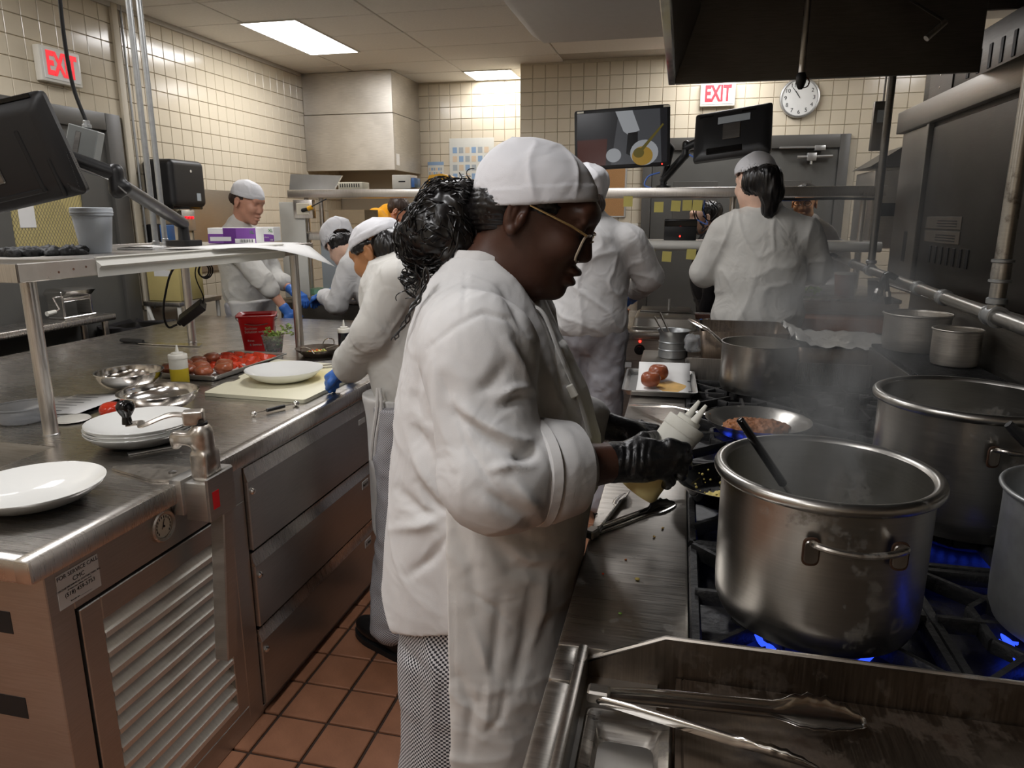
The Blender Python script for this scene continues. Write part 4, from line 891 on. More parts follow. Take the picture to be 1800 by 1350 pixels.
for x in (0.05, 0.95):
    for y in (-0.2, 1.0, 2.2, 3.4): wb(MB().cyl((x, y, 0), (x, y, .12), .025, seg=12), 'foot', 'steel_dark', Rg)
for k in range(7):
    y = 1.15+.32*k; kb = wb(MB().lathe([(.025, 0), (.022, .025), (.001, .026)], 16, (LX0+.02, y, .70), (-1, 0, 0)), 'knob', 'black_plastic', Rg)
wb(MB().box((LX1+.004, .96, .80), (1.0, YE, .828)), 'drip_tray', 'carbon', Rg, False)
# divider beside the griddle, sloped at its front end
poly = [(at(1020, 1166, y=.955)[0], at(1020, 1166, y=.955)[2]), (.008, .899), (1.02, .899), (1.02, .78), (-.112, .78)]
wb(MB().prism(poly, .952, .9565, 'y'), 'divider', 'steel_griddle', Rg)
wb(MB().tube([(-.116, .954, .843), (.008, .954, .8995), (1.0, .954, .8995)], .0035, 6), 'divider_edge', 'steel_worn', Rg)
# griddle: rail, trough, plate
wb(MB().box((-.119, -.3, .80), (-.104, .955, .872), .004), 'griddle_rail', 'steel_worn', Rg)
tro = MB(); tro.box((-.104, -.3, .800), (.030, .95, .806)); tro.box((.026, -.3, .80), (.034, .95, .838)); wb(tro, 'grease_trough', 'steel_griddle', Rg)
wb(MB().box((.034, -.3, .812), (1.0, .95, .840), .003), 'griddle_plate', 'steel_griddle', Rg)
# grates and burners
def bar(mb, a, b, w_, z0, z1):
    a = np.array(a, float); b = np.array(b, float); d = b-a; L = np.linalg.norm(d); d /= L; s = np.array((-d[1], d[0]))
    q = [a+s*w_/2, a-s*w_/2, b-s*w_/2, b+s*w_/2]; tq = [a+s*w_*.32, a-s*w_*.32, b-s*w_*.32, b+s*w_*.32]
    mb.rings([[(p[0], p[1], z0) for p in q], [(p[0], p[1], z1-.005) for p in q], [(p[0], p[1], z1) for p in tq]])
def grate_mesh(sx, sy):
    mb = MB(); a, b = sx/2-.006, sy/2-.006
    for p, q in (((-a, -b), (a, -b)), ((a, -b), (a, b)), ((a, b), (-a, b)), ((-a, b), (-a, -b))): bar(mb, p, q, .018, -.030, -.008)
    oc = [(.125*math.cos(math.pi/8+k*math.pi/4), .125*math.sin(math.pi/8+k*math.pi/4)) for k in range(8)]
    for k in range(8): bar(mb, oc[k], oc[(k+1) % 8], .014, -.024, -.002)
    for k in range(8):
        t = k*math.pi/4; c, s = math.cos(t), math.sin(t); ro = min(a/abs(c) if abs(c) > 1e-6 else 9, b/abs(s) if abs(s) > 1e-6 else 9)
        bar(mb, (.055*c, .055*s), (ro*c, ro*s), .013, -.026, .0)
    return mb.mesh('burner_grate', 'cast_iron')
gmA, gmB = grate_mesh(.372, .494), grate_mesh(.372, .382)
bm_ = MB().lathe([(.001, -.03), (.065, -.03), (.080, -.042), (.07, -.055), (.03, -.06)], 24).mesh('burner', 'cast_iron')
fm = MB()
for k in range(26):
    t = 2*math.pi*k/26; c, s = math.cos(t), math.sin(t)
    fm.lathe([(.0015, 0), (.0075, .008), (.0052, .018), (.0005, .032)], 6, (.080*c, .080*s, -.036), (c*.8, s*.8, .8))
fm = fm.mesh('gas_flame', 'flame_blue')
for i in range(2):
    for j in range(4):
        bc_ = np.array((LX1+.190+.376*i, 1.10+.5*j, LZ+.012)); c = bc_+np.array((0, .052 if j == 0 else 0, 0))
        g = bpy.data.objects.new('burner_grate', gmB if j == 0 else gmA); COL.objects.link(g); g.parent = Rg; g.location = c-root_loc(Rg)
        o = bpy.data.objects.new('burner', bm_); COL.objects.link(o); o.parent = g; o.location = bc_-c+np.array((0, 0, -.008))
        if (i, j) in ((0, 0), (1, 0), (1, 1), (0, 1), (0, 2)):
            o = bpy.data.objects.new('gas_flame', fm); COL.objects.link(o); o.parent = g; o.location = bc_-c
wb(MB().box((.80, .962, .80), (1.0, 2.90, .868), .003), 'rear_deck', 'carbon', Rg)
wb(MB().box((LX1, 2.90, .78), (.735, 2.905, .945), .001), 'divider', 'steel_shelf', Rg)
wb(MB().box((1.0, .30, .80), (1.06, YE, 1.17), .003), 'backsplash', 'steel_band', Rg)
wb(MB().box((.985, .30, 1.17), (1.12, YE+.5, 1.18), .002), 'back_shelf', 'steel_band', Rg)
wb(MB().box((LX1+.01, 2.91, .80), (1.0, 3.46, .90), .003), 'flat_top', 'steel_griddle', Rg)
# ---------------------------------------------------------------- pots and pans
def stock_pot(name, label, c, r, h, seg=64, rim=.010, mat='steel_pot', handles=(0,), curl=.012, content=None, fill=.6):
    t = thing(name, label, 'pot', c)
    pr = [(.001, 0), (r*.82, 0), (r*.90, .004), (r*.945, .022), (r*.955, .05), (r*.958, h-.03), (r*.965, h-rim*1.2)]
    pr += [(r-rim+rim*math.cos(a)+rim*.6, h-rim*.2+rim*math.sin(a)) for a in np.linspace(-1.9, 2.9, 10)]
    pr += [(r*.945, h-rim*1.6), (r*.940, .03), (r*.88, .008), (.001, .006)]
    MB().lathe(pr, seg).build('pot_body', mat, t)
    for a in handles:
        ca, sa = math.cos(a), math.sin(a); u = np.array((ca, sa, 0)); v = np.array((-sa, ca, 0)); z = h*.78
        hp = [u*(r*.96)-v*.058+np.array((0, 0, z)), u*(r*.96+.018)-v*.057+np.array((0, 0, z+.004)), u*(r*.96+.030)-v*.034+np.array((0, 0, z+.002)), u*(r*.96+.034)+np.array((0, 0, z)), u*(r*.96+.030)+v*.034+np.array((0, 0, z+.002)), u*(r*.96+.018)+v*.057+np.array((0, 0, z+.004)), u*(r*.96)+v*.058+np.array((0, 0, z))]
        hd_ = MB().tube(spline(hp, 5), .0048, 10).build('handle', 'steel_worn', t)
        for s in (-1, 1):
            q = u*(r*.958)+v*(s*.058)+np.array((0, 0, z-.014)); e = MB(); S, U, D = frame(u)
            ring = [(p_[0], p_[1]) for p_ in rounded([(-.010, -.018), (.010, -.018), (.010, .018), (-.010, .018)], .009)]
            e.rings([[q+v*a_+np.array((0, 0, b_)) for a_, b_ in ring], [q+u*.003+v*a_*.9+np.array((0, 0, b_*.9)) for a_, b_ in ring]]); e.build('bracket', 'steel_worn', hd_)
            e = MB(); e.rings([[q-u*.002+v*a_*1.18+np.array((0, 0, b_*1.18)) for a_, b_ in ring], [q+u*.001+v*a_*1.15+np.array((0, 0, b_*1.15)) for a_, b_ in ring]]); e.build('burnt_edge', 'burnt', hd_)
    if content: MB().lathe([(r*.94, h*fill), (.001, h*fill)], seg).build('liquid', content, t)
    return t
BZ = LZ+.0135
p1 = stock_pot('stock_pot', 'big dented stock pot steaming at the front of the range', (.237, 1.130, BZ), .161, 1.116-BZ, handles=(-1.46,), content='broth', fill=.52)
bs = MB()
rb = random.Random(5)
p2 = stock_pot('stock_pot', 'large stock pot on the back burner with a side handle', (.600, 1.600, BZ), .178, 1.136-BZ, handles=(-1.33,), content='broth', fill=.45)
p3 = stock_pot('stock_pot', 'plain aluminium pot at the right edge with a black spoon handle', (.646, 1.150, BZ), .147, 1.098-BZ, rim=.004, mat='galvanised', handles=())
# black slotted spoon leaning in the right pot, ladle handle in the big pot
sp3 = thing('cooking_spoon', 'black hang-hole spoon handle sticking out of the right pot', 'spoon', (.62, 1.17, 1.0))
h0, h1 = np.array((.70, 1.20, 1.00)), at(1772, 745, y=1.26)
wb(MB().tube(spline([h0, h0*.45+h1*.55, h1], 6), [.009, .009, .010, .011, .012, .013, .013, .014, .014, .015, .016, .017, .013], 10, flat=.5), 'handle', 'black_plastic', sp3)
ld = thing('ladle', 'black-handled ladle leaning in the big steaming pot', 'ladle', (.25, 1.1, 1.0))
a, b_ = at(1301, 738, y=1.06), at(1376, 850, y=1.085); d = (b_-a)/np.linalg.norm(b_-a)
wb(MB().tube([a-d*.002, a, a+(b_-a)*.3, a+(b_-a)*.7, b_, b_+d*.003], [.004, .0072, .0078, .0080, .0082, .005], 10, flat=.8), 'handle', 'black_gloss', ld)
c_ = np.array((.27, 1.11, BZ+.035)); wb(MB().tube([b_, b_+d*.06, c_], .0028, 8), 'rod', 'steel_bright', ld)
wb(MB().lathe([(.001, 0), (.025, .006), (.038, .022), (.042, .04), (.040, .04), (.036, .022), (.024, .008), (.001, .003)], 20, c_-np.array((0, 0, .02))), 'cup', 'steel_bright', ld)
def long_handle(t, p0, p1, r0=.008, w_=.010, mat='steel_bright', name='handle'):
    p0 = np.array(p0); p1 = np.array(p1); m = (p0+p1)/2+np.array((0, 0, .012))
    return MB().tube(spline([p0, p0*.7+p1*.3+np.array((0, 0, .010)), m, p1], 5), [r0]*5+[r0*.8]*5+[w_]*5+[w_*.7], 10, flat=.5).build(name, mat, t)
# saucepan
sc_ = thing('saucepan', 'deep steel saucepan with long handle at the far burners', 'pan', (.297, 2.69, BZ)); r, h = .132, 1.055-BZ
MB().lathe([(.001, 0), (r*.94, 0), (r*.98, .008), (r, .03), (r, h-.002), (r+.003, h), (r-.002, h), (r-.003, .02), (r*.9, .005), (.001, .005)], 56).build('pan_body', 'steel_pot', sc_)
w0 = np.array((.297, 2.69, BZ)); hA = np.array((-.115, .062, h-.030)); hB = at(1212, 562, y=3.00)-w0
long_handle(sc_, hA, hB, .009, .013)
for dz in (0, .018): MB().lathe([(.001, .004), (.005, .003), (.006, 0)], 10, hA+np.array((.014, -.006, -dz)), (1, -.5, 0)).build('rivet', 'steel_bright', sc_)
# frying pan with chili
fp_ = thing('frying_pan', 'steel frying pan with browned meat and a long handle', 'pan', (.245, 2.115, BZ)); r = .148; h = .922-BZ
MB().lathe([(.001, 0), (r*.66, 0), (r*.74, .004), (r*.95, h*.8), (r*1.0, h), (r*1.012, h+.001), (r*.99, h), (r*.93, h*.75), (r*.70, .006), (.001, .005)], 56).build('pan_body', 'steel_pot', fp_)
v = sdf([ell((x, y, .014), (.05, .045, .016), k=.02) for x, y in ((-.02, .03), (.02, .0), (-.05, 0), (.045, .02))], .004, lambda V, n: .006*noise3(V, 150, 3)+.004*noise3(V, 60, 9)); raw(v, 'browned_meat', 'chili', fp_)['kind'] = 'stuff'
w0 = np.array((.245, 2.115, BZ)); long_handle(fp_, (-.135, .045, h-.008), at(1108, 712, y=2.38)-w0, .008, .012)
# black non-stick pan
bp2 = thing('nonstick_pan', 'black non-stick pan of rice and greens under the gloved hand', 'pan', (.165, 1.585, BZ), rot=(-.05, -.06, 0)); r = .142
MB().lathe([(.001, 0), (r*.70, 0), (r*.78, .004), (r*.97, .042), (r, .046), (r*1.012, .046), (r*.985, .044), (r*.76, .008), (.001, .006)], 56).build('pan_body', 'black_gloss', bp2)
v = sdf([ell((x, y, .009), (.032, .028, .010), k=.015) for x, y in ((-.02, -.05), (.02, -.045), (-.05, -.02), (.055, -.03))], .004, lambda V, n: .007*noise3(V, 140, 4)); raw(v, 'fried_rice', 'rice', bp2)['kind'] = 'stuff'
gl_ = MB()
for k in range(70): leaf(gl_, (.015+rl.uniform(-.045, .055), -.035+rl.uniform(-.03, .04), .018+rl.uniform(0, .008)), rl.uniform(.004, .008), rl)
o = gl_.build('chopped_greens', 'leaf_green', bp2, False); o['kind'] = 'stuff'
cr = MB()
for k in range(26): a = rl.uniform(1.2, 4.6); q = rl.uniform(.08, .115); cr.ball((q*math.cos(a), q*math.sin(a), .010+(q-.08)*.9), rl.uniform(.0015, .0038), 6, 4)
o = cr.build('food_bits', 'rice', bp2); o['kind'] = 'stuff'
long_handle(bp2, (-.12, .06, .03), (-.21, .12, .06), .010, .012, 'black_plastic')
# small tray with two roasted tomatoes
t2 = sheet_pan('quarter_tray', 'small aluminium tray with parchment on the range ledge', (-.052, 2.70, LZ+.004), 0.02, .255, .37)
pz = []
for i in range(9):
    y = -.165+.33*i/8; pz.append([(x, y, .004+(.055*((y-.08)/.085)**1.5 if y > .08 else 0)+.001*math.sin(9*x)) for x in np.linspace(-.085, .115, 6)])
MB().grid(pz).build('parchment', 'paper', t2, solid=.0006)
MB().prism([(.04+.055*math.cos(a)*(1+.15*math.sin(3*a)), -.03+.09*math.sin(a)*(1+.12*math.cos(4*a))) for a in np.linspace(0, 6.1, 26)], .0048, .0055, 'z').build('oil_stain', 'stain_oil', t2)
put(lump(.037, .88, 11, .05, 9).mesh('roast_tomato', 'tomato_roast'), 'roast_tomato', 'roasted tomato nearer the viewer on the small tray', 'tomato', (-.085, 2.640, LZ+.043), 0, 'tomatoes on the small tray')
put(lump(.039, .9, 12, .05, 9).mesh('roast_tomato', 'tomato_roast'), 'roast_tomato', 'roasted tomato standing behind its twin on the small tray', 'tomato', (-.060, 2.755, LZ+.046), 1, 'tomatoes on the small tray')
# measuring pitcher with spoons
bmr = thing('measuring_pitcher', 'steel measuring pitcher holding serving spoons beyond the tray', 'pitcher', (-.012, 3.32, LZ+.001)); 
MB().lathe([(.001, 0), (.064, 0), (.066, .003), (.065, .035), (.068, .038), (.065, .041), (.064, .07), (.067, .073), (.064, .076), (.063, .105), (.074, .125), (.077, .126), (.072, .124), (.060, .104), (.060, .01), (.001, .005)], 40).build('pitcher_body', 'galvanised', bmr)
MB().tube(spline([(.062, -.02, .11), (.095, -.03, .105), (.100, -.03, .07), (.088, -.028, .045), (.064, -.02, .038)], 6), .006, 8, flat=.6).build('handle', 'galvanised', bmr)
for k, (px, py) in enumerate(((1150, 556), (1160, 549))):
    e = at(px, py, y=3.36); b0 = np.array((-.012+.02*k, 3.33, LZ+.03)); sp = thing('serving_spoon', ('shorter serving spoon handle standing in the measuring pitcher', 'longer serving spoon handle standing in the measuring pitcher')[k], 'spoon', b0); wb(MB().tube([b0, b0*.4+e*.6, e*.95+b0*.05, e], [.004, .006, .009, .006], 10, flat=.55), 'handle', 'steel_bright', sp); wb(MB().ball(b0, (.016, .016, .02), 12, 8), 'bowl', 'steel_bright', sp)
# tongs
def tongs(name, label, hinge, t1, t2_, w_=.014, curl=1):
    hinge, t1, t2_ = (np.array(q, float) for q in (hinge, t1, t2_)); t = thing(name, label, 'tongs', hinge)
    for k, e in enumerate((t1, t2_)):
        d = e-hinge; L = np.linalg.norm(d); d /= L; s = np.array((-d[1], d[0], 0)); s /= np.linalg.norm(s); up = np.array((0, 0, 1.)); sd = 1 if k == 0 else -1
        mb = MB(); n = 44; rr = []
        for i in range(n+1):
            u = i/n; p = hinge+d*L*u; head = max(0, (u-.66)/.34); mix_ = min(1, head*4)
            sc_w = w_*(.42+.14*min(1, u*5)); hw = w_*1.25*math.sin(math.pi*(.16+.80*min(1, head)))**.7*(1+.11*math.sin(head*34)*min(1, head*2)) if head else 0
            wv = sc_w*(1-mix_)+hw*mix_; tl_a = .95-.45*mix_; td = up*math.sin(tl_a)+s*sd*math.cos(tl_a)*.9; nd = np.cross(d, td)*sd; cup = wv*(.9-.45*mix_)
            c0_ = p+up*(wv*math.sin(tl_a)+.0015)+s*sd*.004
            rr.append([c0_+td*wv*a_-nd*cup*(1-a_*a_) for a_ in (-1, -.75, -.4, 0, .4, .75, 1)])
        mb.rings(rr, False, False, closed=False); a_ = mb.build('arm', 'steel_bright', t, solid=.0014); a_.data.transform(Matrix.Translation(-hinge))
        n_f = a_
    MB().cyl((0, 0, .001), (0, 0, .018), .006, seg=12).build('hinge_pin', 'steel_bright', t); 
    d = (t1-hinge)+(t2_-hinge); d /= np.linalg.norm(d); m = MB(); q = -d*.012
    m.box((-.018, -.011, .0005), (.012, .011, .019), .003, rotm(0, 0, math.atan2(d[1], d[0])), (0, 0, .0105)); m.build('spring_end', 'steel_worn', t)
    return t
tongs('tongs', 'steel tongs lying open on the ledge by the squeeze bottle', at(1040, 945, z=LZ+.001), at(1190, 888, z=LZ+.001), at(1098, 868, z=LZ+.001), .016)
tongs('tongs', 'large steel tongs lying open across the griddle corner', at(1052, 1232, z=LZ-.004), at(1525, 1280, z=LZ-.012), at(1440, 1352, z=LZ-.014), .020)
lt = thing('grease_can_insert', 'open black-stained steel grease drawer in the griddle trough', 'drawer', (-.03, .70, .81))
def rr2(x0, x1, y0, y1, z, r=.01): return [np.array((px, py, z)) for px, py in rounded([(x0, y0), (x1, y0), (x1, y1), (x0, y1)], r)]
wb(MB().rings([rr2(-.095, .022, .40, .865, .834), rr2(-.090, .018, .405, .86, .836), rr2(-.078, .006, .42, .835, .832), rr2(-.07, -.004, .43, .81, .812, .02)], False, True), 'tray', 'steel_worn', lt, solid=.001)
wb(MB().prism([(-.065+.055*u+.004*math.sin(9*u), .79-.012*math.sin(14*u)) for u in np.linspace(0, 1, 10)]+[(-.008, .45), (-.066, .45)], .8128, .8145, 'z'), 'burnt_grease', 'carbon', lt)
# crumbs on the ledge
for k, (px, py, m, s) in enumerate(((1090, 1080, 'leaf_green', .0035), (1165, 930, 'crumb', .004), (1150, 945, 'crumb', .004), (1120, 1020, 'rice', .005), (1048, 905, 'carbon', .004), (1060, 1010, 'tomato_wedge', .003), (1140, 900, 'rice', .003), (1100, 985, 'veg_orange', .003))):
    put(MB().ball((0, 0, s*.5), (s, s*.7, s*.5), 7, 5).mesh('food_scrap', m), 'food_scrap', ('green herb fleck on the ledge below the tongs', 'larger tan crumb right of the ledge tongs', 'tan crumb between the tong arms on the ledge', 'pale grain of rice below the ledge tongs', 'black fleck left of the tong hinge', 'red fleck on the ledge beside the tong hinge', 'small pale grain by the squeeze bottle', 'orange fleck on the ledge under the tong arm')[k], 'crumb', at(px, py, z=LZ)+np.array((0, 0, .0003)), k, 'scraps on the ledge')
# foil covered tray and roasting pan at the range end
ft = thing('foil_tray', 'sheet of crumpled foil over a tray at the range end', 'foil', (.66, 3.24, .985)); fg = []
for i in range(22):
    row = []
    for j in range(18):
        x, y = .47+.40*i/21, 3.02+.44*j/17; z = .990+.004*math.sin(i*1.7)*math.cos(j*1.3)+.005*rb.uniform(-1, 1)
        if i < 5: z += (5-i)*.010*(0.5+.5*math.sin(j*.9)); y += .01*math.sin(j*1.9)
        row.append((x+rb.uniform(-.003, .003), y, z))
    fg.append(row)
wb(MB().grid(fg), 'foil_sheet', 'foil', ft, solid=.001)
def pan_box(x0, x1, y0, y1, z0, z1): return MB().rings([rr2(x0, x1, y0, y1, z1, .02), rr2(x0+.012, x1-.012, y0+.012, y1-.012, z0, .02), rr2(x0+.02, x1-.02, y0+.02, y1-.02, z0, .02)], False, True)
wb(pan_box(.485, .86, 3.03, 3.45, .905, .982), 'tray', 'steel_griddle', ft, solid=.002)
rp2 = thing('roasting_pan', 'dark stained roasting pan behind the saucepan', 'pan', (.27, 3.2, .903)); wb(pan_box(.10, .455, 3.06, 3.42, .905, 1.03), 'pan', 'steel_griddle', rp2, solid=.002)
pw = lump(.05, 1.0, 21, .25, 5); put(pw.xf(sc=(.8, .5, .9)).mesh('plastic_wrap', 'clear_plastic'), 'plastic_wrap', 'crumpled clear plastic wrap beside the saucepan rim', 'wrap', (.075, 3.22, .95))
# charbroiler rack with two pots behind
gr_ = thing('grill_rack', 'black ridged grill rack at the back of the range', 'rack', (.88, 2.7, .92))
c4 = [at(1550, 592, z=1.02), at(1592, 580, z=1.02), at(1692, 648, z=1.02), at(1672, 668, z=1.02)]
x0, x1, y0, y1 = .74, .985, 2.20, 3.0
wb(MB().box((x0, y0, .90), (x1, y1, 1.0), .004), 'housing', 'steel_dark', gr_)
rbm = MB().box((x0+.005, -.004, 0), (x1-.005, .004, .012), .0015).mesh('rack_bar', 'cast_iron')
for k in range(46):
    o = bpy.data.objects.new('rack_bar', rbm); COL.objects.link(o); o.parent = gr_; o.location = np.array((0, y0+.012+k*.0172, 1.004))-root_loc(gr_)
stock_pot('side_pot', 'short steel pot standing on the black grill rack', (.985-.125, 2.87, 1.0175), .115, .135, 48, .004, 'steel_hood', ())
stock_pot('side_pot', 'narrow tall steel pot nearest the backsplash on the grill rack', (.905, 2.60, 1.0175), .075, .12, 40, .003, 'steel_hood', ())

# ---------------------------------------------------------------- water pipe rail with filling spouts
pr_ = thing('water_pipe', 'horizontal steel water pipe with tee joints above the range back', 'pipe', (.95, 3.0, 1.25)); A = at(1455, 447, z=1.25); B = at(1805, 577, z=1.25)
wb(MB().cyl(A, B+(B-A)*.45, .019, seg=18), 'pipe', 'steel_pot', pr_)
def on(t): return A+(B-A)*t
dr = (B-A)/np.linalg.norm(B-A)
def tee(p): wb(MB().cyl(p-dr*.028, p+dr*.028, .025, seg=18), 'tee', 'galvanised', pr_); [wb(MB().lathe([(.024, -.004), (.028, -.003), (.028, .003), (.024, .004)], 18, p+dr*s*.027, dr), 'collar', 'galvanised', pr_) for s in (-1, 1)]
def t_at(px): 
    ts = np.linspace(-.1, 1.1, 400); return float(ts[np.argmin([abs(project(on(t))[0]-px) for t in ts])])
for px in (1530, 1748): tee(on(t_at(px)))
for px in (1500, 1615, 1660): p = on(t_at(px)); wb(MB().lathe([(.019, -.02), (.025, -.018), (.025, .018), (.019, .02)], 18, p, dr), 'coupling', 'galvanised', pr_)
for px, top in ((1530, 2.72), (1748, 2.72)):
    p = on(t_at(px)); wb(MB().cyl(p, (p[0], p[1], top), .017 if px < 1600 else .019, seg=16), 'riser', 'steel_pot' if px > 1600 else 'steel_dark', pr_)
    wb(MB().lathe([(.02, .03), (.024, .033), (.024, .045), (.02, .048)], 16, p), 'collar', 'galvanised', pr_)
    if px > 1600:
        for z in (.085, .135): wb(MB().lathe([(.02, z), (.0255, z+.002), (.0255, z+.008), (.02, z+.01)], 16, p), 'collar', 'galvanised', pr_)
        wb(MB().lathe([(.0215, .09), (.0225, .11), (.0215, .135)], 16, p), 'sleeve', 'steel_pot', pr_)
def spout(name, label, px, legs):
    p = on(t_at(px)); t = thing(name, label, 'faucet', p-np.array((.03, 0, 0)))
    for k, (qx, qy) in enumerate(legs):
        e = at(qx, qy, y=p[1]-.02); wb(MB().tube(spline([p+np.array((-.012, -.02*k, .01)), p+np.array((-.05, -.02*k, .022)), (p+np.array((-.05, 0, .02)))*.4+e*.6, e], 5), [.012]*6+[.010]*6+[.012]*3+[.010], 10), 'spout', 'black_gloss', t)
        m_ = (p+np.array((-.05, 0, .02)))*.35+e*.65; wb(MB().cyl(m_-(e-m_)*.25, m_+(e-m_)*.25, .0125, seg=12), 'chrome_band', 'steel_bright', t)
    return t
spout('pot_filler', 'pair of black pot-filler spouts hanging off the water pipe', 1580, ((1535, 528), (1562, 535)))
spout('pot_filler', 'single black pot-filler spout beside the far cook', 1475, ((1443, 476),))

# ---------------------------------------------------------------- equipment against the right wall
eq = thing('wall_oven', 'tall dim stainless oven cabinet on the right behind the pipes', 'oven', (1.55, 3.4, 1.1))
wb(MB().box((1.20, 1.4, 1.10), (1.88, 4.62, 1.96), .004), 'cabinet', 'steel_shaded', eq)
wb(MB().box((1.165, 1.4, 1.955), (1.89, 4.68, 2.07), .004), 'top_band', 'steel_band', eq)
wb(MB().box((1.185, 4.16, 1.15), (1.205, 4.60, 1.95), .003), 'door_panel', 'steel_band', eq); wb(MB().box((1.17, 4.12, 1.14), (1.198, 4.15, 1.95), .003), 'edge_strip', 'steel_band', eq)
wb(MB().box((1.19, 2.3, 1.16), (1.202, 4.10, 1.93), .003), 'door_glass', 'steel_shaded', eq)
wb(MB().box((1.184, 4.30, 1.26), (1.1855, 4.36, 1.42), .0005), 'oval_plate', 'black_plastic', eq)
for z in (1.47, 1.405):
    pl = wb(MB().box((1.187, 3.55, z-.028), (1.1905, 4.02, z+.028), .001), 'warning_plate', 'cardboard_grey', eq)
    for k in range(3): wb(MB().box((1.1862, 3.60, z-.018+.012*k), (1.1868, 3.86, z-.013+.012*k)), 'print_line', 'ink', pl, False)
for k in range(7): wb(MB().box((1.186, 3.42+.08*k, 1.28), (1.1905, 3.45+.08*k, 1.36), .001), 'vent_slot', 'black_rubber', eq)
cb2 = thing('control_box', 'slotted grey control box on top of the wall oven', 'control box', (1.55, 3.9, 2.072)); wb(MB().box((1.25, 2.4, 2.072), (1.85, 4.55, 2.30), .004), 'box', 'steel_shaded', cb2); wb(MB().box((1.244, 4.1, 2.08), (1.2505, 4.45, 2.28), .002), 'side_cover', 'steel_shaded', cb2)
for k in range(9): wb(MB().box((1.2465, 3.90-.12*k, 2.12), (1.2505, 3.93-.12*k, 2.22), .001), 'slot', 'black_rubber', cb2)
for y, z in ((4.28, 2.20), (4.28, 2.14)): wb(MB().lathe([(.001, .003), (.006, .002), (.006, 0)], 10, (1.244, y, z), (-1, 0, 0)), 'screw', 'steel_bright', cb2)
# ---------------------------------------------------------------- exhaust hood over the range
hd = thing('exhaust_hood', 'dark canopy exhaust hood above the cooking line', 'hood', (.6, 1.2, 2.08)); HX, HY, HZ = -.094, 3.535, 2.08
wb(MB().box((HX, -1.2, HZ), (HX+.03, HY, HZ+.11), .003), 'front_lip', 'steel_bright', hd)
wb(MB().box((HX+.03, HY-.025, HZ), (1.16, HY, HZ+.64), .002), 'end_wall', 'steel_dark', hd)
wb(MB().box((1.16, HY-.025, 2.315), (2.3, HY, HZ+.64), .002), 'end_wall_upper', 'steel_dark', hd); wb(MB().box((1.9, -1.2, HZ), (2.0, HY, HZ+.64)), 'back_wall', 'steel_dark', hd, False)
sl = MB(); sl.add([(HX+.03, -1.2, HZ+.02), (HX+.03, HY-.03, HZ+.02), (HX+.12, HY-.03, HZ+.30), (HX+.12, -1.2, HZ+.30)], [(0, 1, 2, 3)]); sl.add([(HX+.12, -1.2, HZ+.30), (HX+.12, HY-.03, HZ+.30), (HX+.14, HY-.03, HZ+.65), (HX+.14, -1.2, HZ+.65)], [(0, 1, 2, 3)]); wb(sl, 'front_baffle', 'steel_dark', hd, False, solid=.003)
wb(MB().box((HX, -1.2, HZ+.11), (HX+.012, HY, HZ+.655), .002), 'front_wall', 'steel_hood', hd)
wb(MB().box((HX, -1.2, HZ+.64), (2.0, HY, HZ+.655)), 'canopy_top', 'steel_dark', hd, False)
wb(MB().box((1.25, -1.2, HZ+.30), (2.0, 2.35, HZ+.62)), 'filter_bank', 'steel_dark', hd, False)
nz = thing('fire_nozzle', 'fire-suppression drop pipe hanging from the hood before the clock', 'nozzle', at(1415, 60, x=.35)); a = at(1409, 128, x=.35); wb(MB().cyl(a, (a[0], a[1], 2.70), .010, seg=12), 'drop_pipe', 'steel_shelf', nz); wb(MB().lathe([(.012, 0), (.016, -.01), (.016, -.03), (.010, -.045), (.006, -.05)], 12, a), 'nozzle_tip', 'black_plastic', nz); wb(MB().tube(arc(a+np.array((.01, 0, -.03)), .016, -1.6, 1.6, 10, (1, 0, 0), (0, 0, 1)), .002, 5), 'cap_tether', 'rust', nz)
n2 = thing('fire_nozzle', 'slanted fire-suppression nozzle high under the hood at right', 'nozzle', at(1640, 50, x=.8)); a, b_ = at(1628, 68, x=.8), at(1662, 38, x=.86); wb(MB().cyl(a, b_, .011, seg=12), 'nozzle_tip', 'steel_shelf', n2); wb(MB().tube([b_, at(1600, 0, x=.86), np.array((.86, 3.3, 2.70))], .006, 8), 'branch_pipe', 'steel_dark', n2)
# ================================================================ background equipment
plain('cardboard', srgb(170, 150, 120), .85, var=.08, scale=20)
plain('board_brown', srgb(176, 118, 84), .6, var=.08, scale=12, stretch=(1, 8, 8))
plain('mint', srgb(150, 205, 180), .45, var=.04)
plain('poster_white', srgb(214, 214, 206), .6, var=.02)
plain('poster_blue', srgb(140, 168, 200), .6); plain('poster_orange', srgb(214, 194, 168), .6); plain('poster_grey', srgb(165, 172, 176), .6)
plain('clock_face', srgb(222, 222, 218), .35)
plain('liner', srgb(70, 68, 68), .3, trans=.25, ior=1.2, bump=.5, bscale=30)
plain('salsa', srgb(190, 80, 45), .5, var=.2, scale=80)
def scr(name, c, e): emitter(name, srgb(*c), e)
for n_, c in (('scr_dark', (26, 26, 29)), ('scr_grey', (62, 63, 66)), ('scr_red', (62, 26, 18)), ('scr_white', (140, 142, 145)), ('scr_black', (10, 10, 11)), ('scr_soup', (140, 110, 42)), ('scr_green', (84, 74, 28))):
    scr(n_, c, .38); M[n_].node_tree.nodes['Principled BSDF'].inputs['Base Color'].default_value = (.01, .01, .01, 1); M[n_].node_tree.nodes['Principled BSDF'].inputs['Roughness'].default_value = .2; M[n_].node_tree.nodes['Principled BSDF'].inputs['Specular IOR Level'].default_value = .12
emitter('led_red', srgb(255, 40, 30), 3.0)
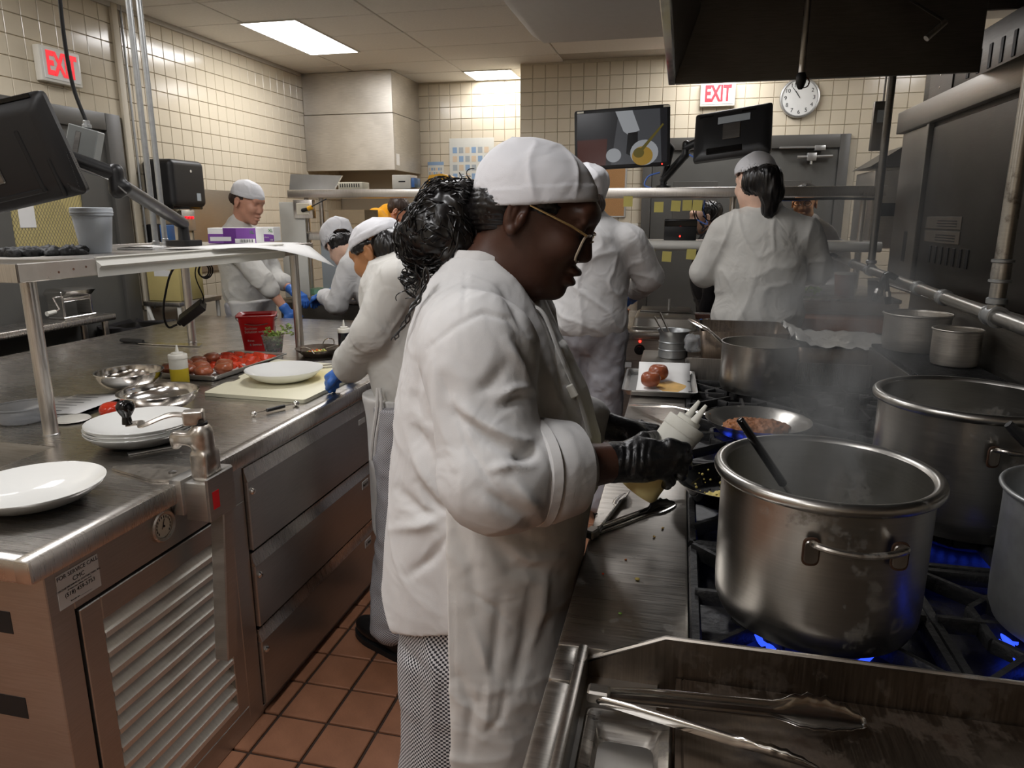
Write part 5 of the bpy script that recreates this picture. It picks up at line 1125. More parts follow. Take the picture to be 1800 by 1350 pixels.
# corner hood
ch = thing('corner_hood', 'boxy stainless exhaust hood filling the far left corner', 'hood', (-2.98, 6.6, 1.9)); hx0, hx1, hy0 = XL+.003, -2.55, 6.27
wb(MB().box((hx0, hy0, 2.395), (hx1, YR-.005, ZC-.002), .003), 'upper_box', 'steel_hood', ch); wb(MB().box((hx0, hy0-.004, 1.905), (hx1+.004, hy0+.02, 2.392), .003), 'front_skirt', 'steel_hood', ch)
wb(MB().box((hx1-.02, hy0+.02, 1.905), (hx1+.004, YR-.005, 2.392), .003), 'side_skirt', 'steel_hood', ch); wb(MB().box((hx1+.004, hy0+.03, 1.95), (hx1+.006, hy0+.11, 2.05)), 'rating_plate', 'paper', ch)
# exit signs
def exit_sign(label, loc, rz):
    t = thing('exit_sign', label, 'sign', loc, rz, 'exit signs'); MB().box((-.135, -.045, -.09), (.135, -.001, .09), .006).build('case', 'white_plastic', t); MB().box((-.12, -.048, -.075), (.12, -.044, .075), .002).build('face', 'clock_face', t)
    text('lettering', 'EXIT', .165, 'red_letter', t, (0, -.0495, 0), (math.pi/2, 0, 0), .0008, sx=.60, bold=.006); return t
exit_sign('red EXIT sign high on the left wall beside the hanging cable', (XL+.004, 3.535, 2.30), math.pi/2)
exit_sign('red EXIT sign on the back wall half hidden by the hood edge', (.222, YB-.004, 2.445), 0)
# clock
ck_ = thing('wall_clock', 'round white wall clock with steel rim on the back wall', 'clock', (.842, YB-.004, 2.40)); MB().lathe([(.001, 0), (.148, 0), (.150, .02), (.146, .028), (.136, .030), (.132, .022), (.001, .020)], 48, (0, 0, 0), (0, -1, 0)).build('rim', 'aluminium', ck_); MB().lathe([(.131, .0225), (.001, .0225)], 40, (0, 0, 0), (0, -1, 0)).build('dial', 'clock_face', ck_)
for k in range(1, 13): a = math.radians(90-30*k); text('numeral', str(k), .042, 'ink', ck_, (.105*math.cos(a), -.0235, .105*math.sin(a)), (math.pi/2, 0, 0), .0004)
for L_, a, w_ in ((.06, math.radians(90-327), .006), (.095, math.radians(90-324), .004)): MB().tube([(0, -.026, 0), (L_*math.cos(a), -.026, L_*math.sin(a))], w_*.5, 5).build('hand', 'ink', ck_)
# posters, boards, outlet, conduits, dispensers on the walls
def flat(name, label, cat, lo, hi, mat, group=None): o = MB().box(lo, hi, .0008).build(name, mat); ce = (np.array(lo)+np.array(hi))/2; o.data.transform(Matrix.Translation(-ce)); o.location = ce; return tag(o, label, cat, group)
def poster(label, x0, x1, z0, z1, rows, head=None):
    t = thing('poster', label, 'poster', ((x0+x1)/2, YR-.003, z0)); w_ = (x1-x0)/2; h = z1-z0; MB().box((-w_, -.0015, 0), (w_, 0, h)).build('sheet', 'poster_white', t, False)
    if head: MB().box((-w_, -.002, h*.9), (w_, -.0015, h), 0).build('header', head, t, False)
    for r in range(rows):
        z = h*(.12+.75*r/rows)
        for k in range(6):
            x = -w_*.85+w_*1.7*k/6; MB().box((x, -.0022, z), (x+w_*.2, -.0016, z+h*.5/rows)).build('picture', ('poster_blue', 'poster_grey', 'poster_orange')[(k+r) % 3], t, False)
poster('large white food-safety poster of small pictures on the recessed wall', -2.25, -1.80, 1.80, 2.235, 4)
poster('narrow notice with blue header beside the corner hood', -2.476, -2.31, 1.70, 2.02, 6, 'poster_blue')
cbd = thing('cork_board', 'framed cork board on the tiled wall left of the grey doors', 'notice board', (-.60, YB-.003, 1.49)); MB().box((-.15, -.012, 0), (.125, 0, .46), .002).build('frame', 'aluminium', cbd); MB().box((-.14, -.0135, .012), (.11, -.0115, .45)).build('cork', 'cork', cbd, False)
ol = thing('wall_outlet', 'double wall outlet beside the door frame', 'outlet', (-.405, YB-.003, 1.33)); MB().box((-.04, -.008, 0), (.04, 0, .11), .003).build('plate', 'white_plastic', ol)
for z in (.035, .075): MB().box((-.015, -.010, z-.012), (.015, -.0078, z+.012), .003).build('socket', 'gauge_face', ol)
rc = thing('cable_raceway', 'cream cable raceway running up the left wall', 'conduit', (XL+.003, 4.02, .9)); MB().box((0, -.03, 0), (.022, .02, ZC-.903), .004).build('cover', 'wall_paint', rc); MB().cyl((.012, .055, 0), (.012, .055, ZC-.903), .008, seg=10).build('thin_conduit', 'galvanised', rc)
td = thing('towel_dispenser', 'black paper towel dispenser on the left wall', 'dispenser', (XL+.003, 4.28, 1.56)); wraw(sdf([rbox((XL+.115, 4.28, 1.71), (.112, .17, .15), .035)], .006), 'cover', 'black_plastic', td)
wb(MB().box((XL+.02, 4.13, 1.545), (XL+.20, 4.43, 1.575), .006), 'tear_bar', 'black_gloss', td); wb(MB().lathe([(.001, .001), (.009, .001), (.009, 0)], 14, (XL+.228, 4.30, 1.79), (1, 0, 0)), 'round_logo', 'white_plastic', td); wb(MB().box((XL+.2255, 4.34, 1.60), (XL+.2285, 4.38, 1.65)), 'printed_panel', 'poster_grey', td)
sd = thing('soap_dispenser', 'blue soap dispenser on the left wall under the towel dispenser', 'dispenser', (XL+.003, 4.12, 1.28)); wb(MB().box((XL+.003, 4.09, 1.29), (XL+.10, 4.25, 1.45), .012), 'case', 'black_plastic', sd); wb(MB().box((XL+.09, 4.105, 1.33), (XL+.112, 4.235, 1.445), .008), 'window', 'blue_plastic', sd)
sw = thing('switch_panel', 'small steel switch plate with red buttons on the left wall', 'switch', (XL+.003, 4.50, 1.40)); MB().box((0, -.08, 0), (.03, .06, .14), .004).build('plate', 'aluminium', sw)
for k in range(3): MB().lathe([(.010, 0), (.010, .012), (.001, .013)], 12, (.03, -.045+.035*k, .09), (1, 0, 0)).build('button', 'red_letter', sw)
sp5 = thing('splash_panel', 'rounded stainless splash panel on the left wall behind the man', 'panel', (XL+.003, 4.85, 1.1)); wb(MB().prism([(4.56, 1.10), (5.18, 1.10)]+[(5.18-.06*(1-math.cos(a)), 1.63+.06*math.sin(a)) for a in np.linspace(0, math.pi/2, 7)]+[(4.56, 1.69)], XL+.003, XL+.010, 'x'), 'sheet', 'steel_front', sp5)
# ---------------------------------------------------------------- side table at the left wall
stb = thing('side_table', 'narrow stainless side table against the left wall', 'table', (-3.3, 3.1, 0)); wb(MB().box((-3.40, 2.2, .912), (-3.19, 3.50, .95), .008), 'top', 'steel_table', stb)
for x in (-3.37, -3.22):
    for y in (2.28, 3.44): wb(MB().cyl((x, y, 0), (x, y, .912), .018, seg=12), 'leg', 'steel_shelf', stb)
wb(MB().box((-3.395, 2.22, .25), (-3.20, 3.48, .27), .003), 'undershelf', 'steel_shelf', stb)
pm_ = thing('pasta_machine', 'chrome hand-cranked pasta roller clamped on the side table', 'pasta machine', (-3.30, 3.30, .951)); 
MB().box((-.05, -.11, 0), (.06, .11, .012), .003).build('base', 'steel_bright', pm_)
for s in (-1, 1): MB().box((-.05, s*.095-.008, .012), (.05, s*.095+.008, .15), .003).build('side_plate', 'steel_bright', pm_)
MB().prism([(-.075, .135), (-.06, .118), (.05, .118), (.085, .15), (.03, .168), (-.05, .165)], -.10, .10, 'y').build('hood', 'steel_bright', pm_)
for x in (-.012, .014): MB().cyl((x, -.09, .10), (x, .09, .10), .015, seg=14).build('roller', 'steel_bright', pm_)
MB().tube([(.02, -.105, .12), (.02, -.13, .12), (.05, -.13, .06), (.05, -.16, .05)], .005, 7).build('crank', 'steel_bright', pm_); MB().cyl((.05, -.155, .05), (.05, -.21, .045), .011, .013, 10).build('crank_handle', 'white_plastic', pm_)
cl_ = lump(.05, .8, 31, .15, 4); put(cl_.mesh('cloth', 'paper'), 'cloth', 'crumpled white cloth on the side table by the shelf post', 'cloth', (-3.31, 2.78, .99))
tc = thing('trash_can', 'grey trash can with a clear liner behind the prep table', 'bin', (-3.232, 3.72, 0)); MB().rings([sq(.13, .0, .03), sq(.16, .80, .04), sq(.168, .82, .04), sq(.168, .84, .04), sq(.15, .84, .04), sq(.13, .05, .03)]).build('bin', 'steel_dark', tc)
ln_ = MB().rings([[p*np.array((1, 1, 1))+np.array((0, 0, .012*math.sin(i*2.3))) for i, p in enumerate(sq(.174, z, .05))] for z in (.66, .74, .80, .85)]+[[p+np.array((0, 0, .01*math.sin(i*1.7))) for i, p in enumerate(sq(.155, .853, .05))], sq(.14, .70, .04)], False, False); ln_.build('liner', 'liner', tc, solid=.001)
kst = thing('equipment_stand', 'low steel equipment stand with folded legs behind the prep table', 'stand', (-3.25, 4.18, 0))
wb(MB().box((-3.39, 3.96, .93), (-3.12, 4.40, .96), .004), 'top', 'steel_shelf', kst)
for x, y in ((-3.37, 3.98), (-3.14, 3.98), (-3.37, 4.38), (-3.14, 4.38)): wb(MB().cyl((x, y, 0), (x, y, .93), .014, seg=10), 'leg', 'white_trim', kst)
wb(MB().cyl((-3.36, 3.97, .9), (-3.15, 3.97, .25), .012, seg=10), 'brace', 'white_trim', kst)
bxs = thing('label_box', 'cream plastic box with a paper label on the equipment stand', 'box', (-3.255, 4.12, .961)); MB().box((-.12, -.12, 0), (.12, .12, .28), .006).build('box', 'wire_glass', bxs); MB().box((-.06, -.1215, .16), (.06, -.1205, .20)).build('label_card', 'paper', bxs)
# ---------------------------------------------------------------- left back counter with overshelf
lc = thing('back_counter', 'stainless counter with lower shelf behind the bending cook', 'counter', (-2.0, 5.1, 0)); wb(MB().box((-2.95, 4.80, .87), (-1.15, 5.45, .91), .006), 'top', 'steel_table', lc)
wb(MB().box((-2.93, 4.84, .15), (-1.17, 5.42, .86)), 'cabinet', 'steel_dark', lc, False)
for x in (-2.9, -2.05, -1.2): wb(MB().cyl((x, 4.86, 0), (x, 4.86, .16), .02, seg=10), 'foot', 'steel_shelf', lc)
for z in (.42, .66): wb(MB().box((-2.92, 4.82, z), (-1.18, 4.845, z+.025), .003), 'front_rail', 'steel_shelf', lc)
def shelf_unit(label, x0, x1, y0, y1, zs, posts, mat='steel_shelf', y0b=None):
    t = thing('pass_shelf', label, 'shelf', ((x0+x1)/2, (y0+y1)/2, .9))
    zb = lambda x: 1.0715 if x > .46 else (.9115 if x < -1 else .8695)
    for z in zs: wb(MB().box((x0, y0, z-.055), (x1, y1, z), .005), 'shelf_board', mat, t)
    for x in posts: wb(MB().cyl((x, (y0+y1)/2, zb(x)), (x, (y0+y1)/2, zs[0]-.05), .019, seg=14), 'post', 'steel_shelf', t)
    return t
SU1 = shelf_unit('long stainless overshelf above the left back counter', -2.80, -1.05, 4.82, 5.15, (1.685, 1.385), (-2.74, -2.62, -1.12))
ob = thing('outlet_box', 'steel outlet box with a yellow-tagged plug under the left overshelf', 'outlet', (-2.66, 4.80, 1.55)); MB().box((-.075, -.02, -.065), (.075, .03, .065), .004).build('box', 'steel_shelf', ob); MB().box((-.05, -.024, -.04), (.05, -.019, .04), .003).build('plate', 'gauge_face', ob)
MB().tube([(.0, -.025, -.01), (.05, -.045, .0), (.09, -.04, .02), (.18, .0, .07)], [.014, .011, .004, .004], 8).build('plug', 'black_rubber', ob); MB().cyl((.055, -.044, .001), (.085, -.042, .013), .016, seg=10).build('yellow_tag', 'yellow_plastic', ob)
for k, (lo, hi, m, lb) in enumerate((((-2.50, 4.86, 1.4455), (-2.22, 5.10, 1.545), 'cardboard', 'tan cardboard box on the lower overshelf beside the outlet'), ((-2.50, 4.85, 1.386), (-2.20, 5.12, 1.444), 'cardboard', 'flat tan carton under the cardboard box on the lower overshelf'), ((-2.18, 4.95, 1.386), (-2.04, 5.12, 1.46), 'steel_hood', 'grey steel bin on the lower overshelf'))): flat('storage_box', lb, 'box', lo, hi, m)
ty = thing('baking_tray', 'pale aluminium tray leaning on the left overshelf', 'baking tray', (-2.75, 4.95, 1.687)); MB().prism([(-.10, 0), (.26, 0), (.33, .10), (-.08, .115)], -.010, .010, 'y').build('tray', 'aluminium', ty)
vb = thing('vented_basket', 'small white vented basket beside the leaning tray', 'basket', (-2.36, 4.95, 1.687)); MB().box((-.07, -.06, 0), (.12, .06, .05), .004).build('basket', 'gauge_face', vb)
for k in range(9): MB().box((-.055+.018*k, -.0615, .015), (-.048+.018*k, -.0595, .04)).build('slot', 'ink', vb, False)
wbx = thing('label_printer', 'white box with blue end on the left overshelf', 'box', (-1.93, 4.95, 1.687)); MB().box((-.08, -.07, 0), (.06, .07, .095), .006).build('box', 'white_plastic', wbx); MB().box((.058, -.06, .01), (.085, .06, .075), .004).build('blue_end', 'blue_plastic', wbx); MB().box((-.03, -.0712, .045), (.02, -.070, .055)).build('print_line', 'ink', wbx, False)
yb = thing('yellow_pan_cover', 'yellow plastic cover on the overshelf behind the curly hair', 'cover', (-1.66, 4.95, 1.687)); MB().prism([(-.10, 0), (.12, 0), (.10, .075), (.02, .10), (-.07, .09)], -.08, .08, 'y').build('cover', 'yellow_plastic', yb)
flat('white_board', 'white panel standing on the left back counter beside the man', 'panel', (-2.86, 4.803, .911), (-2.66, 4.813, 1.60), 'poster_white'); flat('grey_board', 'grey panel standing behind the outlet box', 'panel', (-2.60, 4.90, .911), (-2.45, 4.91, 1.325), 'poster_grey')
mt_ = thing('mint_container', 'mint green plastic lid on a cutting board by the bending cook', 'lid', (-2.60, 4.95, .926)); MB().prism(rounded([(-.12, -.08), (.12, -.08), (.12, .08), (-.12, .08)], .03), .001, .04, 'z').build('lid', 'mint', mt_); MB().box((-.03, -.05, .0405), (.05, .0, .0415)).build('label_card', 'ink', mt_)
flat('cutting_board', 'white cutting board under the mint green lid', 'cutting board', (-2.78, 4.84, .911), (-2.35, 5.12, .925), 'board_white')
# ---------------------------------------------------------------- right pass counter
rcn = thing('pass_counter', 'stainless counter with a control knob where two cooks work', 'counter', (.1, 4.45, 0)); wb(MB().box((-.95, 4.0, .83), (.46, 4.95, .868), .006), 'top', 'steel_table', rcn); wb(MB().box((-.93, 4.03, .12), (.46, 4.93, .83)), 'cabinet', 'steel_hood', rcn, False)
wb(MB().box((-.90, 4.022, .70), (.45, 4.031, .82), .002), 'control_panel', 'steel_hood', rcn)
for x in (-.9, .4): wb(MB().cyl((x, 4.1, 0), (x, 4.1, .13), .02, seg=10), 'foot', 'steel_shelf', rcn)
kb = wb(MB().lathe([(.030, 0), (.030, .004), (.022, .006), (.020, .026), (.001, .027)], 20, (-.198, 4.022, .765), (0, -1, 0)), 'knob', 'black_plastic', rcn); wb(MB().lathe([(.007, 0), (.006, .006), (.001, .008)], 12, (-.198, 4.022, .812), (0, -1, 0)), 'pilot_light', 'led_red', rcn)
wb(MB().box((-.28, 4.0205, .66), (-.24, 4.0225, .69)), 'small_label', 'paper', rcn)
rc2 = thing('plating_counter', 'raised plating counter with a brown board rail at the far end', 'counter', (.83, 4.5, 0)); wb(MB().box((.47, 4.12, .12), (1.14, 4.95, 1.05)), 'body', 'steel_hood', rc2, False); wb(MB().box((.465, 4.10, 1.05), (1.145, 4.96, 1.07), .004), 'top', 'steel_table', rc2); wb(MB().box((.47, 3.92, .915), (1.12, 4.115, .985), .006), 'board_rail', 'board_brown', rc2); wb(MB().box((.50, 4.0, .12), (1.10, 4.12, .914)), 'rail_support', 'steel_dark', rc2, False)
SU2 = shelf_unit('long two-tier stainless pass shelf in front of the grey doors', -.80, 1.13, 4.58, 4.92, (1.67, 1.352), (.30, 1.05, -.72)); wb(MB().cyl((-.80, 4.575, 1.325), (1.13, 4.575, 1.325), .030, seg=16), 'rounded_edge', 'white_trim', SU2)
# sticky notes below both shelves
for k, (px, py, yy) in enumerate(((1158, 363, 4.575), (1188, 361, 4.575), (1208, 360, 4.575), (1226, 360, 4.575), (1104, 353, 4.575), (1172, 450, 4.545), (1143, 447, 4.545), (1215, 446, 4.545))):
    c = at(px, py, y=yy); nt2 = MB().box((-.028, -.0006, -.035), (.028, .0006, .028)).build('sticky_note', 'paper_yellow'); nt2.location = c; nt2.rotation_euler = (.1*(k % 3-1), .05*(k % 2), 0); tag(nt2, ('second yellow note from the left under the upper pass shelf', 'third yellow note from the left under the upper pass shelf', 'fourth yellow note from the left under the upper pass shelf', 'rightmost yellow note under the upper pass shelf', 'leftmost yellow note under the upper pass shelf, before the cork board', 'middle yellow note hanging under the lower pass shelf', 'leftmost yellow note hanging under the lower pass shelf', 'rightmost yellow note hanging under the lower pass shelf')[k], 'note', ('notes on the upper pass shelf', 'notes on the lower pass shelf')[k > 4])
cbx = thing('receipt_printer', 'black printer with tangled cables on the lower pass shelf', 'printer', (-.01, 4.75, 1.353)); MB().box((-.10, -.10, 0), (.10, .10, .13), .008).build('housing', 'black_plastic', cbx); MB().box((-.098, -.104, .085), (.098, -.098, .12), .004).build('paper_slot', 'black_gloss', cbx); MB().ball((.0, -.102, .025), .005, 8, 6).build('indicator', 'led_red', cbx)
for k in range(5):
    a = at(1215+8*k, 352, y=4.66); e = at(1228+5*k, 412-6*k, y=4.66); MB().tube(spline([a, (a+e)/2+np.array((.05*math.sin(k*2), .01, 0)), e, e+np.array((.07*math.cos(k), 0, .03))], 6), .004, 6).xf(t=-root_loc(cbx)).build('cable', 'black_rubber' if k != 3 else 'blue_cable', cbx)
bcb = thing('blue_cables', 'bundle of blue and black cables tied under the upper pass shelf', 'cable', (.7, 4.62, 1.6)); 
for k, (m, r) in enumerate((('black_rubber', .008), ('blue_cable', .004), ('blue_cable', .004))): wb(MB().tube(spline([(.36, 4.60+.006*k, 1.605), (.6, 4.60+.006*k, 1.598-.004*k), (.85, 4.60, 1.600), (1.08, 4.60, 1.597)], 6), r, 6), 'cable', m, bcb)
# food pans and tubs on the counters
sp6 = thing('steam_pan', 'covered steel steam-table pan on the counter edge', 'pan', (-.07, 4.30, .869)); MB().rings([[np.array((x, y, z)) for x, y in rounded([(-a, -b), (a, -b), (a, b), (-a, b)], .03)] for a, b, z in ((.19, .20, .001), (.19, .20, .012), (.178, .188, .014), (.172, .18, .060), (.160, .168, .070))]).build('pan', 'steel_pot', sp6); MB().box((-.15, .02, .07), (.15, .24, .082), .004).build('lid', 'steel_dark', sp6); MB().cyl((.02, .05, .07), (.02, .05, .15), .008, seg=10).build('lid_handle', 'aluminium', sp6)
sb = bowl('salsa_bowl', 'small steel bowl of red salsa beside the far cook', (.20, 4.28, .869), .055, .04); o = MB().lathe([(.048, .030), (.001, .036)], 20).build('salsa', 'salsa', sb); MB().ball((-.062, .0, .035), (.014, .012, .012), 10, 8).build('blue_tape', 'blue_plastic', sb)
flat('scrub_brush', 'brown wooden brush lying behind the salsa bowl', 'brush', (.10, 4.62, .869), (.20, 4.67, .895), 'wood_handle')
for k, (x, y, r, h, lb, m) in enumerate(((.90, 4.30, .058, .115, 'pink-lidded deli tub on the plating counter', 'tomato_roast'), (1.06, 4.30, .045, .085, 'brown sauce tub beside the pink-lidded one', 'burnt'))):
    t = thing('deli_tub', lb, 'tub', (x, y, 1.071)); MB().lathe([(.001, .001), (r*.85, .001), (r, h)], 28).build('tub', m, t); MB().lathe([(r*1.04, h), (r*1.05, h+.008), (r*.95, h+.010), (.001, h+.008)], 28).build('lid', 'white_plastic', t); MB().box((-.03, -.015, h+.0095), (.03, .015, h+.011)).build('label_card', 'paper', t)
lt_ = MB()
for k in range(60): leaf(lt_, (rl.uniform(-.05, .06), rl.uniform(-.03, .03), .012+rl.uniform(0, .035)), rl.uniform(.008, .016), rl)
o = lt_.build('lettuce', 'leaf_pale', None, False); o.location = (.70, 4.22, 1.071); tag(o, 'small pile of torn lettuce beside the far cook', 'lettuce', kind='stuff')
wg = bowl('copper_bowl', 'brass-coloured cup on the counter beside the puffy-hatted cook', (-.33, 4.25, .869), .05, .09, 'board_brown')
# ---------------------------------------------------------------- monitors on the pass shelf
YM = 4.60
m1, W1, H1 = monitor('monitor', 'monitor on the pass shelf showing a bowl being ladled', at(1004, 197, y=YM), at(1172, 184, y=YM), at(1017, 300, y=YM-.03))
def ms(name, pts, m, d): MB().prism([((u-.5)*(W1-.034), (.5-v_)*(H1-.042)) for u, v_ in pts], -.0134-d, -.0130, 'y').build(name, m, m1, False)
cir = lambda cu, cv, r, n=22, a=1.55: [(cu+r*math.cos(t), cv+r*a*math.sin(t)) for t in np.linspace(0, 2*math.pi, n, endpoint=False)]
ms('screen_picture', [(0, 0), (1, 0), (1, 1), (0, 1)], 'scr_dark', 0); ms('screen_picture', [(.47, 0), (.92, 0), (.94, 1), (.38, 1)], 'scr_grey', .0002); ms('screen_picture', [(.0, .5), (.34, .5), (.32, 1), (.0, 1)], 'scr_red', .0002); ms('screen_picture', [(.43, 0), (.62, 0), (.70, .38), (.58, .46), (.52, .38)], 'scr_white', .0004); ms('screen_picture', [(.57, .42), (.68, .40), (.68, .58), (.60, .85), (.55, .80)], 'scr_black', .0006)
ms('screen_picture', cir(.41, .82, .085), 'scr_white', .0005); ms('screen_picture', cir(.75, .80, .155), 'scr_white', .0007); ms('screen_picture', cir(.73, .86, .115), 'scr_soup', .0009); ms('screen_picture', cir(.69, .80, .06), 'scr_green', .0011); ms('screen_picture', [(.70, .74), (.95, .28), (.965, .30), (.73, .78)], 'scr_green', .0012)
for u in (-.47, .43): MB().box((u*W1, -.0136, H1/2-.017), (u*W1+.04, -.0125, H1/2-.006)).build('sticker', 'gauge_face', m1, False)
MB().ball((W1*.42, -.013, -H1/2+.01), .004, 8, 6).build('power_light', 'led_red', m1)
tr_ = at(1373, 181, y=YM-.08); tl_ = at(1237, 204, y=YM+.02); bl_ = at(1206, 288, y=YM-.10)
m2, W2, H2 = monitor('monitor', 'tilted monitor seen from behind above the ponytailed cook', tr_, tl_, tr_+(bl_-tl_))
MB().box((-.05, .033, -.05), (.05, .040, .05), .004).build('mount_plate', 'steel_dark', m2); MB().box((-.10, .032, .055), (.08, .0355, .10)).build('back_label', 'poster_grey', m2)
for u in (-.3, .25): MB().box((u*W2, .028, H2*.36), (u*W2+.08, .0325, H2*.36+.01), .001).build('vent_slot', 'black_gloss', m2)
MB().box((W2*.32-.2, .033, -H2*.42), (W2*.32, .0375, -H2*.30), .004).build('port_cover', 'black_gloss', m2)
am = thing('monitor_stand', 'black twin monitor arm standing on the pass shelf', 'monitor arm', at(1166, 327, z=1.672)); bpt = at(1166, 328, y=YM+.10); bpt[2] = 1.671
wb(MB().lathe([(.045, 0), (.045, .015), (.022, .02), (.022, .07)], 20, bpt), 'base', 'black_plastic', am); j1 = at(1205, 272, y=YM+.07); j2 = at(1278, 225, y=YM+.0)
wraw(sdf([cone(bpt+np.array((0, 0, .05)), j1, .026, .024, .01), cone(j1, j1+np.array((.0, 0, .06)), .024, .024, .01)], .006), 'lower_link', 'black_plastic', am); wraw(sdf([cone(j1+np.array((0, 0, .04)), j2, .026, .024, .01)], .006), 'upper_link', 'black_plastic', am)
wraw(sdf([cone(bpt+np.array((0, 0, .06)), at(1180, 262, y=YM+.10), .022, .020, .01), cone(at(1180, 262, y=YM+.10), at(1165, 240, y=YM+.06), .02, .018, .01)], .006), 'second_link', 'black_plastic', am)
wb(MB().tube(spline([j2+np.array((-.02, -.03, -.03)), at(1262, 262, y=YM-.10), at(1235, 282, y=YM-.12), at(1212, 272, y=YM-.05)], 7), .005, 7), 'blue_cord', 'blue_cable', am); wb(MB().tube(spline([at(1160, 303, y=YM), at(1140, 310, y=YM), at(1133, 325, y=YM), at(1145, 331, y=YM)], 7), .005, 7), 'blue_cord', 'blue_cable', am)
# hanging heat-lamp / sign near the far pipe
hs = thing('heat_strip', 'dark hanging heat strip with printed plate beside the far pipe', 'sign', at(1555, 220, y=4.9)); a = at(1548, 222, y=4.9); wb(MB().box(a-np.array((.05, .02, .14)), a+np.array((.05, .02, .14)), .004), 'case', 'steel_dark', hs); wb(MB().box(a+np.array((-.03, -.022, .02)), a+np.array((.04, -.019, .09))), 'printed_plate', 'poster_grey', hs); wb(MB().cyl(a+np.array((0, 0, .14)), (a[0], a[1], ZC-.155), .006, seg=8), 'hanger', 'steel_dark', hs)
hs2 = thing('wall_shelf', 'small grey wall unit with a curved hood beside the wall oven', 'cabinet', (1.25, 5.2, 1.3)); wb(MB().box((1.15, 5.0, 1.30), (1.6, 5.5, 1.78), .01), 'cabinet', 'steel_hood', hs2); wb(MB().prism([(1.12, 1.80), (1.6, 1.80), (1.6, 1.98), (1.30, 1.92)], 5.0, 5.5, 'y'), 'curved_top', 'steel_dark', hs2); wb(MB().box((1.20, 4.99, 1.50), (1.32, 5.001, 1.58), .002), 'display', 'black_gloss', hs2)
# ================================================================ people
def skin(name, col, rough=.45): plain(name, col, rough, var=.10, scale=25, bump=.06, bscale=400, sss=.08, spec=.45)
skin('skin_dark', srgb(70, 44, 33), .42); skin('skin_light', srgb(200, 148, 124)); skin('skin_tan', srgb(176, 124, 84)); skin('skin_pale', srgb(224, 186, 164))
plain('hair_black', srgb(17, 15, 15), .32, var=.3, scale=60, spec=.6); plain('hair_brown', srgb(52, 38, 30), .5, var=.2, scale=80)
cloth('coat_white', srgb(208, 207, 206), fold=.35, fscale=9); cloth('coat_cream', srgb(203, 201, 195), fold=.45, fscale=9); cloth('apron_white', srgb(208, 206, 202), fold=.5, fscale=6); cloth('hat_white', srgb(216, 216, 219), fold=.35, fscale=10)
cloth('trouser_grey', srgb(172, 171, 177), fold=.5, fscale=8); cloth('shirt_yellow', srgb(228, 160, 36), fold=.3); cloth('shirt_black', srgb(24, 24, 28), fold=.2)
plain('glove_black', srgb(17, 17, 18), .36, var=.15, scale=40, bump=.35, bscale=120); plain('glove_blue', srgb(60, 110, 190), .4, bump=.3, bscale=90)
plain('shoe_black', srgb(20, 19, 19), .38, var=.15, bump=.15, bscale=150); plain('gold', srgb(200, 165, 110), .25, metal=.8); plain('clear_frame', srgb(225, 205, 180), .12, trans=.55, ior=1.3); plain('lens', srgb(235, 238, 240), .02, trans=.95, ior=1.1)
def check(name, a, b, s):
    m, nt, bs_ = nodes(name); L = nt.links; tc = nt.nodes.new('ShaderNodeTexCoord'); sx = nt.nodes.new('ShaderNodeSeparateXYZ'); L.new(tc.outputs['Object'], sx.inputs[0])
    u = N(nt, 'ShaderNodeMath', operation='MULTIPLY_ADD'); u.inputs[1].default_value = -.7; L.new(sx.outputs['Y'], u.inputs[0]); L.new(sx.outputs['X'], u.inputs[2])
    v = N(nt, 'ShaderNodeMath', operation='MULTIPLY_ADD'); v.inputs[1].default_value = .0; L.new(u.outputs[0], v.inputs[0]); L.new(sx.outputs['Z'], v.inputs[2])
    cb_ = nt.nodes.new('ShaderNodeCombineXYZ'); L.new(u.outputs[0], cb_.inputs[0]); L.new(v.outputs[0], cb_.inputs[1])
    ck2 = N(nt, 'ShaderNodeTexChecker', Scale=s); ck2.inputs['Color1'].default_value = rgb(a); ck2.inputs['Color2'].default_value = rgb(b); L.new(cb_.outputs[0], ck2.inputs['Vector']); L.new(ck2.outputs['Color'], bs_.inputs['Base Color'])
    bs_.inputs['Roughness'].default_value = .85; n2 = N(nt, 'ShaderNodeTexNoise', Scale=8.0); L.new(tc.outputs['Object'], n2.inputs['Vector']); bp = N(nt, 'ShaderNodeBump', Strength=.5, Distance=.02); L.new(n2.outputs['Fac'], bp.inputs['Height']); L.new(bp.outputs[0], bs_.inputs['Normal']); M[name] = m
check('houndstooth', srgb(205, 204, 206), srgb(40, 40, 46), 240); check('fine_check', srgb(196, 194, 196), srgb(92, 92, 98), 260)
def unit(v): v = np.array(v, float); return v/np.linalg.norm(v)
def drape(V, seed, amp):
    w_ = noise3(V, 4, seed)[:, None]*np.array((.05, .05, .08)); q = V+w_
    r1 = (1-np.abs(noise3(q*np.array((1, 1, .42)), 8, seed)))**4; r2 = (1-np.abs(noise3(np.stack([q[:, 0]+.6*q[:, 2], q[:, 1]-.4*q[:, 2], q[:, 2]*.5], 1), 13, seed+9)))**5
    return amp*(r1+.6*r2-.45)+amp*.5*noise3(q*np.array((1, 1, .5)), 6, seed+2)
